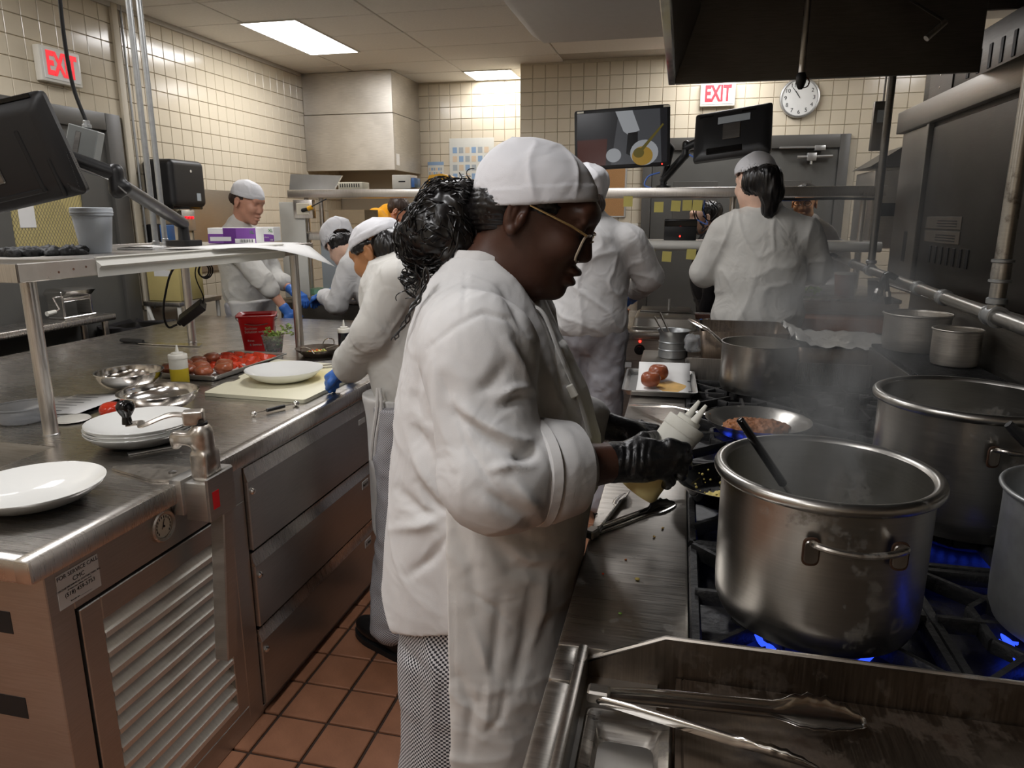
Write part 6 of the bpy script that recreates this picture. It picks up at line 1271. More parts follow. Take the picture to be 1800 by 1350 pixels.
class Head:
    def __init__(s, O, f, u, sc=1.0):
        s.O = np.array(O, float); s.F = unit(f); s.U = np.array(u, float)-s.F*(np.array(u, float)@s.F); s.U = unit(s.U); s.S = np.cross(s.U, s.F); s.s = sc; s.R = np.stack([s.F, s.S, s.U], 1)
    def p(s, a, b, c): return s.O+s.s*(a*s.F+b*s.S+c*s.U)
    def e(s, c, r, **k): return ell(s.p(*c), np.array(r)*s.s, s.R, **k)
    def prims(s):
        e, p, q = s.e, s.p, s.s; r = [e((-.012, 0, .036), (.093, .072, .078)), e((.045, 0, .0), (.066, .058, .085), k=.03), e((.056, 0, -.066), (.052, .047, .044), k=.03), e((.030, 0, -.045), (.05, .054, .045), k=.03), e((.093, 0, -.094), (.022, .021, .019), k=.022), e((.092, 0, .048), (.022, .052, .020), k=.025)]
        for b in (-1, 1):
            r += [e((.082, b*.036, -.015), (.026, .022, .024), k=.025), e((.103, b*.031, .022), (.020, .018, .012), k=.012, op='s'), e((.088, b*.031, .020), (.016, .017, .014), k=.004), cone(p(.098, b*.010, .035), p(.100, b*.046, .034), .006*q, .004*q, k=.012)]
        r += [cone(p(.098, 0, .030), p(.1195, 0, -.018), .009*q, .0125*q, k=.012), cone(p(.110, .013, -.023), p(.110, -.013, -.023), .0100*q, .0100*q, k=.008)]
        r += [e((.112, 0, -.050), (.0165, .025, .0085), k=.006), e((.110, 0, -.0695), (.0160, .022, .0088), k=.006), cone(p(.126, -.020, -.0600), p(.126, .020, -.0600), .0042*q, .0042*q, k=.003, op='s')]
        for b in (-1, 1):
            r += [e((-.006, b*.076, .002), (.019, .009, .030), k=.006), e((-.002, b*.0845, .004), (.0125, .0065, .022), k=.003, op='s'), e((.006, b*.080, -.002), (.006, .006, .010), k=.004), e((-.002, b*.080, -.027), (.009, .006, .008), k=.006)]
            r += [cone(p(-.021, b*.082, .014), p(-.010, b*.083, .029), .0035*q, .004*q, k=.004), cone(p(-.010, b*.083, .029), p(.008, b*.080, .024), .004*q, .003*q, k=.004), cone(p(-.021, b*.082, .014), p(-.014, b*.080, -.014), .0035*q, .003*q, k=.004), cone(p(-.008, b*.081, .012), p(-.008, b*.080, -.012), .003*q, .003*q, k=.004)]
        return r
def hat_cap(h, parent, mat='hat_white', c=(.0, .034), r=(.112, .090, .098), brim=((.105, .0765), (-.085, -.026)), vox=.004, puff=0.0, seed=1, fold=.004, gap=None):
    (f0, u0), (f1, u1) = brim; d = unit(h.F*(f0-f1)+h.U*(u0-u1)); n = unit(np.cross(h.S, d)); n = n if n@h.U > 0 else -n; p0 = h.p(f0, 0, u0)
    pr = [h.e((c[0], 0, c[1]), r)]
    if puff: pr += [h.e((c[0]-.01, 0, c[1]+.06), (r[0]+puff, r[1]+puff, r[2]*.75+puff*.4), k=.03)]
    pr.append(half(-n, -(n@p0), h.O-.3, h.O+.3, .003))
    inner = h.e((c[0], 0, c[1]-.012), (r[0]-.006, r[1]-.006, r[2]-.006), op='s', k=.002); pr.append(inner)
    if gap: pr.append(h.e(gap[0], gap[1], op='s', k=.004))
    def dsp(V, Nn): q = (V-h.O); ht = (V-p0)@n; wgt = np.clip(ht/.03, .12, 1); return wgt*(fold*noise3(q, 15, seed)+fold*.9*((1-np.abs(noise3(q*np.array((1, 1, .7)), 17, seed+4)))**5-.25))+.0012*((ht < .028)*(ht > .0))
    return wraw(sdf(pr, vox, dsp), 'hat', mat, parent)
def finger(pts, r0, r1, k=.004): return [cone(pts[i], pts[i+1], r0+(r1-r0)*i/(len(pts)-1), r0+(r1-r0)*(i+1)/(len(pts)-1), k=k) for i in range(len(pts)-1)]
def hand_prims(W, d, nrm, sc=1.0, curl=.6, side=1, fat=1.0):
    """relaxed hand from the wrist: d along the palm, nrm = back of the hand; fingers curl away from nrm"""
    W = np.array(W, float); d = unit(d); nrm = np.array(nrm, float); nrm = unit(nrm-d*(nrm@d)); s = np.cross(nrm, d)*side; P = [cone(W, W+d*.03*sc, .022*sc*fat, .026*sc*fat, k=.01), rbox(W+d*.055*sc, np.array((.045, .040*fat, .014*fat))*sc, .012*sc, np.stack([d, s, nrm], 1), k=.012)]
    for i, (o, L) in enumerate(((.030, .068), (.010, .078), (-.010, .072), (-.029, .056))):
        b = W+d*.092*sc+s*o*sc; pts = [b]; ang = .25
        for j, q in enumerate((.45, .32, .23)):
            ang += curl*(.7 if j else .5); b = b+(d*math.cos(ang)-nrm*math.sin(ang))*L*q*sc; pts.append(b)
        P += finger(pts, .0095*sc*fat, .0072*sc*fat)
    b = W+d*.030*sc+s*.034*sc; t1 = b+unit(d*.6+s*.8-nrm*.35)*.038*sc; t2 = t1+unit(d*.9+s*.15-nrm*.45)*.032*sc; P += finger([b, t1, t2], .012*sc*fat, .0085*sc*fat, .008); return P
def curls(mb, base, n, rng, L, r, amp, grav, axis=None, seg=4):
    pass
def shoe(parent, p, yaw, mat='shoe_black'):
    c, s = math.cos(yaw), math.sin(yaw); T = lambda x, y, z: np.array((p[0]+c*x-s*y, p[1]+s*x+c*y, p[2]+z)); R = rotm(0, 0, yaw)
    wraw(sdf([ell(T(.10, 0, .045), (.11, .048, .040), R), ell(T(-.02, 0, .055), (.075, .042, .055), R, k=.03), cone(T(-.03, 0, .09), T(-.03, 0, .12), .042, .04, k=.02), half((0, 0, -1), -(p[2]+.018), T(-.3, -.3, -.1)-.3, T(.3, .3, .3)+.3)], .006), 'shoe', mat, parent)
    wb(MB().prism([T(.10+.115*math.cos(a), .052*math.sin(a), 0)[:2] if math.cos(a) > 0 else T(-.02+.085*math.cos(a), .046*math.sin(a), 0)[:2] for a in np.linspace(0, 2*math.pi, 28, endpoint=False)], p[2]+.001, p[2]+.022, 'z'), 'shoe_sole', 'black_rubber', parent)
def cook(name, label, skinm, base, pelvis, neck, side, head, arms, legs, coat='coat_white', trous='trouser_grey', hat=True, vox=.010, hem=.78, fat=1.0, hairs=(), hatkw=None, gloves='glove_blue', apron=True, collar=True, fold=.012, seed=1, bell=0.0, apron_m='apron_white', wide=1.0):
    """head: Head; arms: [(shoulder, elbow, wrist, hand dir, back-of-hand, cuff fraction, gloved)]"""
    pelvis, neck = np.array(pelvis, float), np.array(neck, float); side = unit(side); ax = unit(neck-pelvis); side = unit(side-ax*(side@ax)); dep = np.cross(side, ax); R = np.stack([dep, side, ax], 1); Lt = np.linalg.norm(neck-pelvis)
    base = np.array(base, float); bp = head.prims()+[cone(neck-ax*.06, head.p(-.02, 0, -.035), .056, .052, k=.03), ell(pelvis+ax*Lt*.55, (.08*fat, .12, Lt*.42), R, k=.05), ell(pelvis, (.08, .11, .10), R, k=.05)]
    for sh, el, wr, hd_, bk_, cf, gv in arms:
        bp += [cone(sh, el, .040, .036, k=.03), cone(el, wr, .038, .026, k=.015)]+hand_prims(wr, hd_, bk_)
    for hp, kn, an in legs: bp += [cone(hp, kn, .06, .045, k=.04), cone(kn, an, .042, .032, k=.02)]
    body = sdf(bp, min(vox, .0065)); body.xf(t=-base); b = raw(body, name, skinm); b.location = base; tag(b, label, 'person')
    jp = [ell(pelvis+ax*.02, (.145*fat, .175*fat*wide, .17), R, k=.06), ell(pelvis+ax*Lt*.42, (.140*fat, .170*fat*wide, .20), R, k=.06), ell(pelvis+ax*Lt*.74, (.128*fat, .182*wide, .17), R, k=.06), ell(neck-ax*.075, (.082, .165*wide, .075), R, k=.05), cone(neck-ax*.06, neck+ax*.02+dep*0, .078, .070, k=.02)]
    lowz = hem
    for sh, el, wr, hd_, bk_, cf, gv in arms:
        sh, el, wr = (np.array(q, float) for q in (sh, el, wr)); c_ = el+(wr-el)*cf; jp += [cone(sh, el, .078, .066, k=.04), cone(el, c_, .064, .058, k=.02)]; dc = unit(wr-el); jp += [cone(c_-dc*.035, c_, .060, .061, k=.004)]
    jp.append(half((0, 0, -1), -hem, base-2, base+2, .004))
    dsp = lambda V, Nn: drape(V, seed, fold*.8)*np.clip((V[:, 2]-hem)/.03, .15, 1)
    jk = wraw(sdf(jp, vox, dsp), 'chef_coat', coat, b)
    for sh, el, wr, hd_, bk_, cf, gv in arms:
        if gv:
            wraw(sdf([(p_[0], p_[1], p_[2], p_[3], p_[4]) for p_ in hand_prims(wr, hd_, bk_, 1.0, fat=1.22)]+[cone(np.array(wr)-unit(np.array(wr)-np.array(el))*.035, wr, .034, .030, k=.01)], .006), 'glove', gloves, b)
    if legs:
        tp = [ell(pelvis-ax*.03, (.128*fat, .165*fat, .15), R, k=.05)]
        for hp, kn, an in legs: tp += [cone(hp, kn, .098*fat, .080, k=.03), cone(kn, np.array(an)+np.array((0, 0, .02)), .082, .085+bell, k=.03)]
        tp.append(half((0, 0, 1), hem+.08, base-2, base+2, .004)); wraw(sdf(tp, vox, lambda V, Nn: .010*noise3(V*np.array((1, 1, .5)), 14, seed+11)+.005*noise3(V, 30, seed+13)), 'trousers', trous, b)
        for hp, kn, an in legs: shoe(b, (an[0], an[1], 0), math.atan2(-dep[1], -dep[0]) if False else math.atan2(dep[1], dep[0]))
    if hat: hat_cap(head, b, vox=.005, seed=seed, **(hatkw or {}))
    for prs, m, nm in hairs: wraw(sdf(prs, .004, lambda V, Nn: .0035*noise3(V*np.array((1, 1, .14)), 130, 3)), nm, m, b)
    if apron and legs:
        ap = [ell(pelvis+ax*.02+dep*.02, (.150*fat, .185*fat*wide, .16), R, k=.05)]; lo = min(l[2][2] for l in legs); kz = .42
        ap += [cone(pelvis+dep*.03-side*.09, np.array((pelvis[0], pelvis[1], kz))+dep*.05-side*.10, .10*fat, .09, k=.06), cone(pelvis+dep*.03+side*.09, np.array((pelvis[0], pelvis[1], kz))+dep*.05+side*.10, .10*fat, .09, k=.06), half(-dep, -(dep@(pelvis-dep*.045)), base-2, base+2), half((0, 0, 1), hem+.10, base-2, base+2)]
        wraw(sdf(ap, vox, lambda V, Nn: .007*noise3(V*np.array((1, 1, .5)), 13, seed+5)), 'apron', apron_m, b)
    if collar:
        S, U, D = frame(ax); rr_ = []
        for hh, rad in ((-.012, .070), (.018, .066), (.034, .060), (.034, .056), (.01, .058)): rr_.append([neck+ax*hh+side*rad*math.cos(a)+dep*rad*.95*math.sin(a) for a in np.linspace(0, 2*math.pi, 28, endpoint=False)])
        wb(MB().rings(rr_, False, False), 'collar', coat, b)
    return b
# ---------------------------------------------------------------- the woman at the stove
H = Head((-.262, 1.25, 1.500), (.906, .0, -.423), (.423, 0, .906), 1.0)
WB_ = np.array((-.37, 1.25, 0.0))
neck0 = np.array((-.335, 1.25, 1.385))
SHr, ELr, WRr = at(838, 612, y=1.055), at(868, 838, y=.985), at(1086, 812, y=1.125)
SHl, ELl, WRl = np.array((-.345, 1.43, 1.31)), np.array((-.27, 1.50, 1.08)), np.array((-.11, 1.50, 1.045))
palm = at(1160, 812, y=1.145)
body = H.prims()+[cone(neck0-np.array((.02, 0, .05)), H.p(-.012, 0, -.03), .063, .060, k=.03), cone(neck0, H.p(.035, 0, -.075), .052, .045, k=.03), H.e((.055, 0, -.086), (.046, .046, .034), k=.02), ell((-.36, 1.25, 1.15), (.12, .15, .28), k=.05), ell((-.37, 1.25, .85), (.12, .14, .12), k=.05),
    cone(SHr, ELr, .05, .045, k=.03), cone(ELr, WRr, .050, .031, k=.02), cone(SHl, ELl, .05, .045, k=.03), cone(ELl, WRl, .044, .030, k=.02), cone((-.37, 1.16, .80), (-.38, 1.15, .45), .07, .05), cone((-.38, 1.15, .45), (-.40, 1.15, .09), .05, .035), cone((-.37, 1.34, .80), (-.37, 1.35, .45), .07, .05), cone((-.37, 1.35, .45), (-.38, 1.35, .09), .05, .035)]
body += [cone(WRr, at(1118, 812, y=1.130), .027, .028, k=.01), ell(at(1138, 808, y=1.136), (.030, .015, .030), k=.015)]+hand_prims(WRl, (1, .1, -.15), (0, -.3, 1), .9, .8, fat=.8)
bo_ = sdf(body, .0030); bo_.xf(t=-WB_); WOM = raw(bo_, 'person', 'skin_dark'); WOM.location = WB_
tag(WOM, 'woman in white coat, apron and cap pouring from a bottle at the stove', 'person')
def pixel(V):
    C = (V-CAMP) @ _R3; return np.stack([900+F_PX*C[:, 0]/-C[:, 2], 675-F_PX*C[:, 1]/-C[:, 2]], 1)
def fold_lines(lines, amp):
    """folds laid along lines traced on the visible side of the cloth: (points, half width in mm, depth in mm)"""
    def fn(V, Nn):
        px = pixel(V); view = CAMP-V; view /= np.linalg.norm(view, axis=1)[:, None]; wv = np.clip((np.sum(view*Nn, 1)+.15)*2.5, 0, 1); o = np.zeros(len(V)); dist = np.linalg.norm(CAMP-V, axis=1)*1000/F_PX
        for pts, wd, dp in lines:
            best = np.full(len(V), 1e9); tt = np.zeros(len(V)); n = len(pts)-1
            for i in range(n):
                a, b = np.array(pts[i], float), np.array(pts[i+1], float); d = b-a; t = np.clip(((px-a)@d)/(d@d), 0, 1); r = np.linalg.norm(px-a-t[:, None]*d, axis=1)*dist; m = r < best; best[m] = r[m]; tt[m] = (i+t[m])/n
            o -= .001*dp*np.exp(-(best/wd)**2)*(.25+.75*np.sin(np.pi*np.clip(tt, .03, .97)))
        return o*wv*amp
    return fn
cy = 1.25
rows = [(.66, -.372, cy, .152, .180), (.74, -.372, cy, .165, .192), (.80, -.366, cy, .174, .198), (.90, -.352, cy, .180, .200), (1.0, -.338, cy, .181, .200), (1.1, -.320, cy, .186, .198), (1.16, -.324, cy, .176, .196), (1.22, -.331, cy, .158, .194), (1.30, -.344, cy, .126, .182), (1.35, -.348, cy, .106, .160), (1.385, -.350, cy, .090, .120), (1.41, -.346, cy, .076, .085), (1.43, -.345, cy, .066, .068)]
cuff0 = ELr+(WRr-ELr)*.50; dcf = unit(WRr-ELr)
jp = [zloft(rows, 2.25), cone((-.335, 1.10, 1.325), SHr, .058, .082, k=.05), cone(SHr, ELr, .083, .078, k=.045), cone(ELr, cuff0, .076, .062, k=.02), cone(ELr+(WRr-ELr)*.05, ELr+(WRr-ELr)*.40, .070, .068, k=.03),
      cone((-.355, 1.40, 1.32), SHl, .07, .085, k=.05), cone(SHl, ELl, .084, .074, k=.04), cone(ELl, ELl+(WRl-ELl)*.55, .07, .058, k=.02),
      half((.30, 0, -1), -(.735)+.30*-.40, (-2, 0, 0), (2, 3, 3), .004), H.e((.03, 0, -.02), (.118, .07, .125), op='s', k=.01)]
lines = [([(760, 602), (790, 690), (825, 787), (865, 850), (924, 902)], 3.5, 2.2), ([(752, 613), (803, 573), (848, 551), (893, 562), (921, 602), (945, 655)], 4, 3.0), ([(800, 705), (850, 745), (893, 768), (940, 784)], 9, -7), ([(806, 730), (860, 772), (915, 800)], 8, 7), ([(900, 812), (926, 800), (944, 782)], 9, 11), ([(862, 826), (900, 816), (930, 818)], 7, -6), ([(884, 716), (910, 700), (938, 700)], 8, 7), ([(872, 700), (905, 684), (935, 684)], 7, -5), ([(840, 690), (862, 676), (890, 640)], 9, 4), ([(890, 600), (915, 640), (940, 690)], 8, -5), ([(905, 595), (930, 640), (950, 700)], 6, 5),
         ([(721, 740), (738, 770), (760, 806)], 10, 7), ([(726, 790), (745, 830), (770, 870)], 9, -6), ([(735, 850), (758, 885), (790, 905)], 8, 7), ([(700, 860), (735, 900), (785, 915)], 10, 6), ([(690, 930), (740, 925), (784, 905)], 9, -5), ([(720, 1010), (755, 985), (784, 950)], 9, 6), ([(735, 640), (728, 700), (735, 740)], 9, 5), ([(770, 640), (775, 720), (800, 820)], 8, -4), ([(975, 600), (990, 650), (985, 700)], 9, 6), ([(965, 660), (985, 720), (1000, 745)], 10, -6), ([(990, 560), (1010, 620), (1030, 680)], 6, 4), ([(880, 505), (905, 545), (925, 585)], 7, 5), ([(820, 470), (818, 520), (815, 560)], 3, 2), ([(850, 860), (890, 890), (930, 912)], 9, 6), ([(905, 850), (925, 875), (945, 890)], 7, -5), ([(960, 790), (975, 830), (965, 900)], 5, 4), ([(1000, 790), (1012, 830), (1000, 900)], 5, -3)]
fl_ = fold_lines(lines, 1.45)
jd = lambda V, Nn: fl_(V, Nn)+drape(V, 3, .0048)
wraw(sdf(jp, .0048, jd, 1), 'chef_coat', 'coat_white', WOM)
# turned-back cuff, collar, front placket, seams
S_, U_, D_ = frame(dcf)
def cuff_ring(c, r, n=40, wob=.0): return [c+S_*(r*math.cos(a)*(1+wob*math.sin(3*a)))+U_*(r*math.sin(a)*1.08*(1+wob*math.cos(2*a))) for a in np.linspace(0, 2*math.pi, n, endpoint=False)]
cu0 = ELr+(WRr-ELr)*.33; cu1 = ELr+(WRr-ELr)*.62
wb(MB().rings([cuff_ring(cu0, .068), cuff_ring(cu0+dcf*.004, .077, wob=.02), cuff_ring(cu0+dcf*.015, .0800, wob=.03), cuff_ring((cu0+cu1)/2, .0765, wob=.03), cuff_ring(cu1-dcf*.006, .0715, wob=.02), cuff_ring(cu1, .0700, wob=.02), cuff_ring(cu1-dcf*.002, .066), cuff_ring(cu1-dcf*.02, .058), cuff_ring(cu1-dcf*.04, .045)], False, False), 'rolled_cuff', 'coat_white', WOM)
wb(MB().rings([cuff_ring(cu0-dcf*.020, .068), cuff_ring(cu0-dcf*.014, .0800, wob=.03), cuff_ring(cu0+dcf*.0, .0825, wob=.04), cuff_ring(cu0+dcf*.006, .072)], False, False), 'cuff_fold', 'coat_white', WOM)
colr = []
for hh, fx, rx, ry in ((1.375, .0, .088, .095), (1.405, .004, .080, .082), (1.43, .010, .073, .072), (1.443, .013, .070, .068), (1.440, .013, .064, .062), (1.405, .004, .068, .070)):
    colr.append([np.array((-.346+fx+rx*math.cos(a), cy+ry*math.sin(a), hh-.045*max(0, math.cos(a))**1.5-.25*0)) for a in np.linspace(0, 2*math.pi, 40, endpoint=False)])
wb(MB().rings(colr, False, False), 'collar', 'coat_white', WOM)
pk = spline([(-.268, 1.21, 1.352), (-.228, 1.215, 1.335), (-.192, 1.20, 1.262), (-.160, 1.20, 1.19), (-.137, 1.195, 1.12)], 8); wb(MB().tube(pk, .011, 8, flat=.35), 'apron_strap', 'apron_white', WOM)
wb(MB().box((-.009, -.004, -.012), (.009, .004, .012), .002, rotm(0, -.5, 0), (-.172, 1.185, 1.205)), 'strap_buckle', 'white_plastic', WOM)
# apron
arow = [(.20, -.345, cy, .195, .225), (.45, -.350, cy, .195, .222), (.70, -.358, cy, .200, .225), (.80, -.362, cy, .200, .222), (.90, -.352, cy, .202, .220), (1.0, -.338, cy, .202, .214), (1.04, -.334, cy, .201, .210)]
bib = [(1.0, -.332, cy, .203, .16), (1.1, -.322, cy, .199, .15), (1.2, -.334, cy, .178, .13), (1.28, -.344, cy, .150, .10)]
ex = at(785, 1000, y=1.035)[0]
al = fold_lines([([(800, 920), (830, 1000), (840, 1090)], 12, 4), ([(860, 940), (900, 1000), (985, 1010)], 14, 8), ([(850, 900), (900, 935), (960, 960)], 11, 6), ([(890, 960), (930, 985), (990, 980)], 9, -6), ([(880, 1050), (870, 1150), (845, 1250)], 10, 5), ([(830, 1100), (860, 1180), (850, 1300)], 9, -5), ([(930, 1040), (925, 1120), (900, 1220)], 11, 6), ([(960, 1000), (950, 1080), (930, 1150)], 9, -5), ([(800, 1180), (830, 1240), (820, 1330)], 9, 5), ([(790, 1000), (797, 1150), (790, 1330)], 3, 2.5), ([(820, 1040), (870, 1070), (900, 1100)], 6, 3), ([(850, 1290), (880, 1260), (890, 1200)], 7, 4)], 1.0)
wraw(sdf([zloft(arow, 2.25, k=.03), half((-1, 0, 0), -ex, (-2, 0, 0), (2, 3, 3), .004)], .0055, lambda V, Nn: al(V, Nn)+drape(V, 8, .0042)), 'apron', 'apron_white', WOM)
wraw(sdf([zloft(bib, 2.3, k=.02), half((-1, 0, 0), .245, (-2, 0, 0), (2, 3, 3), .004)], .006, lambda V, Nn: .003*noise3(V, 18, 4)), 'apron_bib', 'apron_white', WOM)
tieY = 1.02
# trousers and shoes
tl = fold_lines([([(720, 1100), (735, 1200), (745, 1330)], 12, 6), ([(745, 1090), (765, 1180), (760, 1330)], 10, -5), ([(700, 1090), (715, 1150), (760, 1190)], 9, 5)], 1.0)
tp = [zloft([(.60, -.375, cy, .138, .170), (.70, -.372, cy, .140, .172), (.80, -.366, cy, .145, .172)], 2.2, k=.04), cone((-.390, 1.165, .68), (-.405, 1.155, .40), .098, .092, k=.03), cone((-.405, 1.155, .40), (-.40, 1.155, .07), .093, .086, k=.03), cone((-.38, 1.335, .68), (-.385, 1.345, .40), .096, .09, k=.03), cone((-.39, 1.35, .40), (-.38, 1.35, .07), .09, .085, k=.03)]
wraw(sdf(tp, .006, lambda V, Nn: tl(V, Nn)+.006*noise3(V*np.array((1, 1, .5)), 12, 12)), 'trousers', 'houndstooth', WOM)
shoe(WOM, (-.36, 1.15, 0), 0); shoe(WOM, (-.35, 1.35, 0), 0)
hat_cap(H, WOM, c=(-.003, .034), r=(.111, .089, .097), vox=.0032, seed=5, fold=.0045)
# gloves
Wd_, Kd = WRr, palm; du = unit(Kd-Wd_)
gp = [cone(WRr-dcf*.012, WRr+dcf*.008, .0335, .031, k=.006), cone(WRr, at(1115, 812, y=1.128), .031, .034, k=.01), ell(at(1138, 808, y=1.135), (.036, .020, .037), k=.015), ell(at(1172, 806, y=1.145), (.026, .020, .034), rotm(0, .3, 0), k=.015)]
def fg(pts, r0, r1): return finger([at(x, y, y=d) for x, y, d in pts], r0, r1, .005)
gp += fg([(1178, 780, 1.14), (1203, 788, 1.155), (1208, 800, 1.19), (1190, 806, 1.23)], .0105, .008)
gp += fg([(1180, 798, 1.14), (1207, 806, 1.155), (1208, 818, 1.19), (1186, 822, 1.225)], .0105, .0082)
gp += fg([(1176, 816, 1.14), (1200, 826, 1.155), (1198, 836, 1.185), (1176, 838, 1.215)], .0100, .008)
gp += fg([(1166, 830, 1.138), (1178, 846, 1.150), (1172, 852, 1.175), (1156, 848, 1.195)], .0095, .0075)
gp += fg([(1112, 785, 1.135), (1132, 772, 1.155), (1150, 766, 1.185)], .0145, .0095)
wk = fold_lines([([(1092+7*k, 776+2*(k % 3)), (1095+6*k, 800), (1089+7*k, 830-4*(k % 2))], 2.2, 1.8*(1 if k % 2 else -1)) for k in range(9)]+[([(1140, 790), (1165, 800), (1190, 800)], 4, 2), ([(1140, 830), (1160, 828)], 4, 2)], 1.0)
wraw(sdf(gp, .0026, lambda V, Nn: wk(V, Nn)+.0008*noise3(V, 120, 3)), 'glove', 'glove_black', WOM)
wraw(sdf(hand_prims(WRl, (1, .1, -.15), (0, -.3, 1), .90, .8, fat=1.12)+[cone(WRl-unit(WRl-ELl)*.03, WRl, .034, .029)], .004), 'glove', 'glove_black', WOM)
# hair under the cap, curly bun, loose strands
hp = [H.e((-.045, 0, .0), (.062, .078, .055)), H.e((-.055, 0, -.030), (.045, .055, .035), k=.02), H.e((.005, .06, .035), (.05, .022, .020), k=.01), H.e((.005, -.06, .035), (.05, .022, .020), k=.01), H.e((-.002, .082, .0), (.020, .02, .026), op='s', k=.004), H.e((-.002, -.082, .0), (.020, .02, .026), op='s', k=.004)]
wraw(sdf(hp, .004, lambda V, Nn: .0022*np.sin(V[:, 2]*900+6*noise3(V, 30, 2))), 'hair', 'hair_black', WOM)
bc = at(778, 402, y=1.255); rgh = random.Random(12)
bun = [ell(bc, (.066, .068, .062), rotm(0, .35, 0), k=.03), ell(at(815, 385, y=1.255), (.045, .05, .055), k=.03), ell(at(745, 425, y=1.255), (.048, .055, .050), k=.03), ell(at(800, 440, y=1.25), (.05, .05, .034), k=.03), ell(at(790, 355, y=1.25), (.045, .045, .035), k=.03)]
bn = sdf(bun, .005, lambda V, Nn: .006*noise3(V, 40, 2)+.004*noise3(V, 95, 5)); wraw(bn, 'hair_bun', 'hair_black', WOM)
st_ = MB(); bv = bn.arr()+WB_*0
bw = bn.arr()+root_loc(WOM)
for k in range(520):
    i = rgh.randrange(len(bw)); p = np.array(bw[i]); o = unit(p-bc); tdir = unit(np.cross(o, np.array((rgh.uniform(-.3, .3), 1, rgh.uniform(-.4, .6))))) ; L = rgh.uniform(.03, .075); ph = rgh.uniform(0, 6.28); fr = rgh.uniform(5, 9); am_ = rgh.uniform(.002, .006); pts = []
    s2 = np.cross(o, tdir)
    for j in range(9):
        u = j/8; q = p+tdir*L*(u-.5)-o*(.35*L*(2*u-1)**2)*.9+o*(.003+am_*.8*math.cos(ph+fr*u))+s2*am_*math.sin(ph+fr*u); pts.append(q)
    st_.tube(pts, [.0012]*8+[.0005], 4, cap=False)
def curl(p0, p1, n, amp, turns, r, rg):
    p0, p1 = np.array(p0), np.array(p1); d = unit(p1-p0); s, u_, _ = frame(d); ph = rg.uniform(0, 6.28); return [p0+(p1-p0)*(i/n)+(s*math.cos(ph+turns*6.28*i/n)+u_*math.sin(ph+turns*6.28*i/n))*amp*min(1, i/n*2) for i in range(n+1)]
for k in range(46):   # flyaway curls on top and below the bun
    if k < 14: a = at(rgh.uniform(760, 830), rgh.uniform(330, 350), y=rgh.uniform(1.22, 1.28)); b = a+np.array((rgh.uniform(-.03, .03), rgh.uniform(-.02, .02), rgh.uniform(.01, .028)))
    else: a = at(rgh.uniform(715, 790), rgh.uniform(455, 475), y=rgh.uniform(1.20, 1.29)); b = a+np.array((rgh.uniform(-.03, .01), rgh.uniform(-.02, .02), rgh.uniform(-.07, -.02)))
    st_.tube(curl(a, b, 26, rgh.uniform(.005, .015), rgh.uniform(1.0, 2.4), .0012, rgh), [.0019]*20+[.0010]*7, 5, cap=False)
for k in range(3):    # the long strand hanging down the back
    a = [at(x+2*k-4, y, y=1.13-.006*k) for x, y in ((752, 470), (748, 500), (738, 525), (724, 545), (716, 565), (702, 585), (694, 598))]; pts = spline(a, 12); st_.tube([p+np.array((.0030*math.cos(i*.32+2.1*k), .0030*math.sin(i*.32+2.1*k), 0)) for i, p in enumerate(pts)], [.0026*(1-.6*i/len(pts)) for i in range(len(pts))], 5, cap=False)
o = wb(st_, 'hair_curls', 'hair_black', WOM); o['kind'] = 'stuff'
# glasses, eyebrows, hairpin
gl2 = MB(); 
for b in (-1, 1): wb(MB().tube([H.p(.010, b*.081, .024), H.p(.05, b*.076, .023), H.p(.085, b*.070, .022), H.p(.1135, b*.062, .018)], [.0018, .0018, .0022, .0024], 6), 'glasses_temple', 'gold', WOM)
fr_ = MB()
for b in (-1, 1):
    ring = [H.p(.1165-.012*abs(px_/.03)**2*.5, b*.034+px_, -.004+pz_) for px_, pz_ in rounded([(-.026, -.024), (.026, -.024), (.028, .022), (-.028, .022)], .012)]; fr_.tube(ring, .0022, 6, True)
fr_.tube([H.p(.1175, -.008, .006), H.p(.121, 0, .009), H.p(.1175, .008, .006)], .002, 6); wb(fr_, 'glasses_frame', 'clear_frame', WOM)
for b in (-1, 1): wb(MB().add([H.p(.1155-.012*abs(px_/.03)**2*.5, b*.034+px_, -.004+pz_) for px_, pz_ in rounded([(-.025, -.023), (.025, -.023), (.027, .021), (-.027, .021)], .012)], [tuple(range(20))]), 'lens', 'lens', WOM)
wb(MB().tube([H.p(.0, -.079, .050), H.p(.03, -.074, .058), H.p(.055, -.068, .062)], .0016, 5), 'hairpin', 'black_gloss', WOM); wb(MB().ball(H.p(.045, -.073, .063), .0028, 8, 6), 'hairpin_bead', 'ceramic', WOM)
# bottle in her hand (rests inside the gloved fingers)
b0, b1 = at(1119, 866, y=1.19), at(1190, 768, y=1.215); axb = unit(b1-b0)
sq_b = squeeze('squeeze_bottle', 'two-nozzle squeeze bottle of pale oil gripped in the black glove', (0, 0, 0), .0345, .165, .46, 'oil_pale', 2, capm='milky_plastic'); S2, U2, D2 = frame(axb)
sq_b.matrix_world = Matrix.Translation(b0) @ Matrix((S2, U2, D2)).transposed().to_4x4()
# ================================================================ the other cooks
A_ = np.array
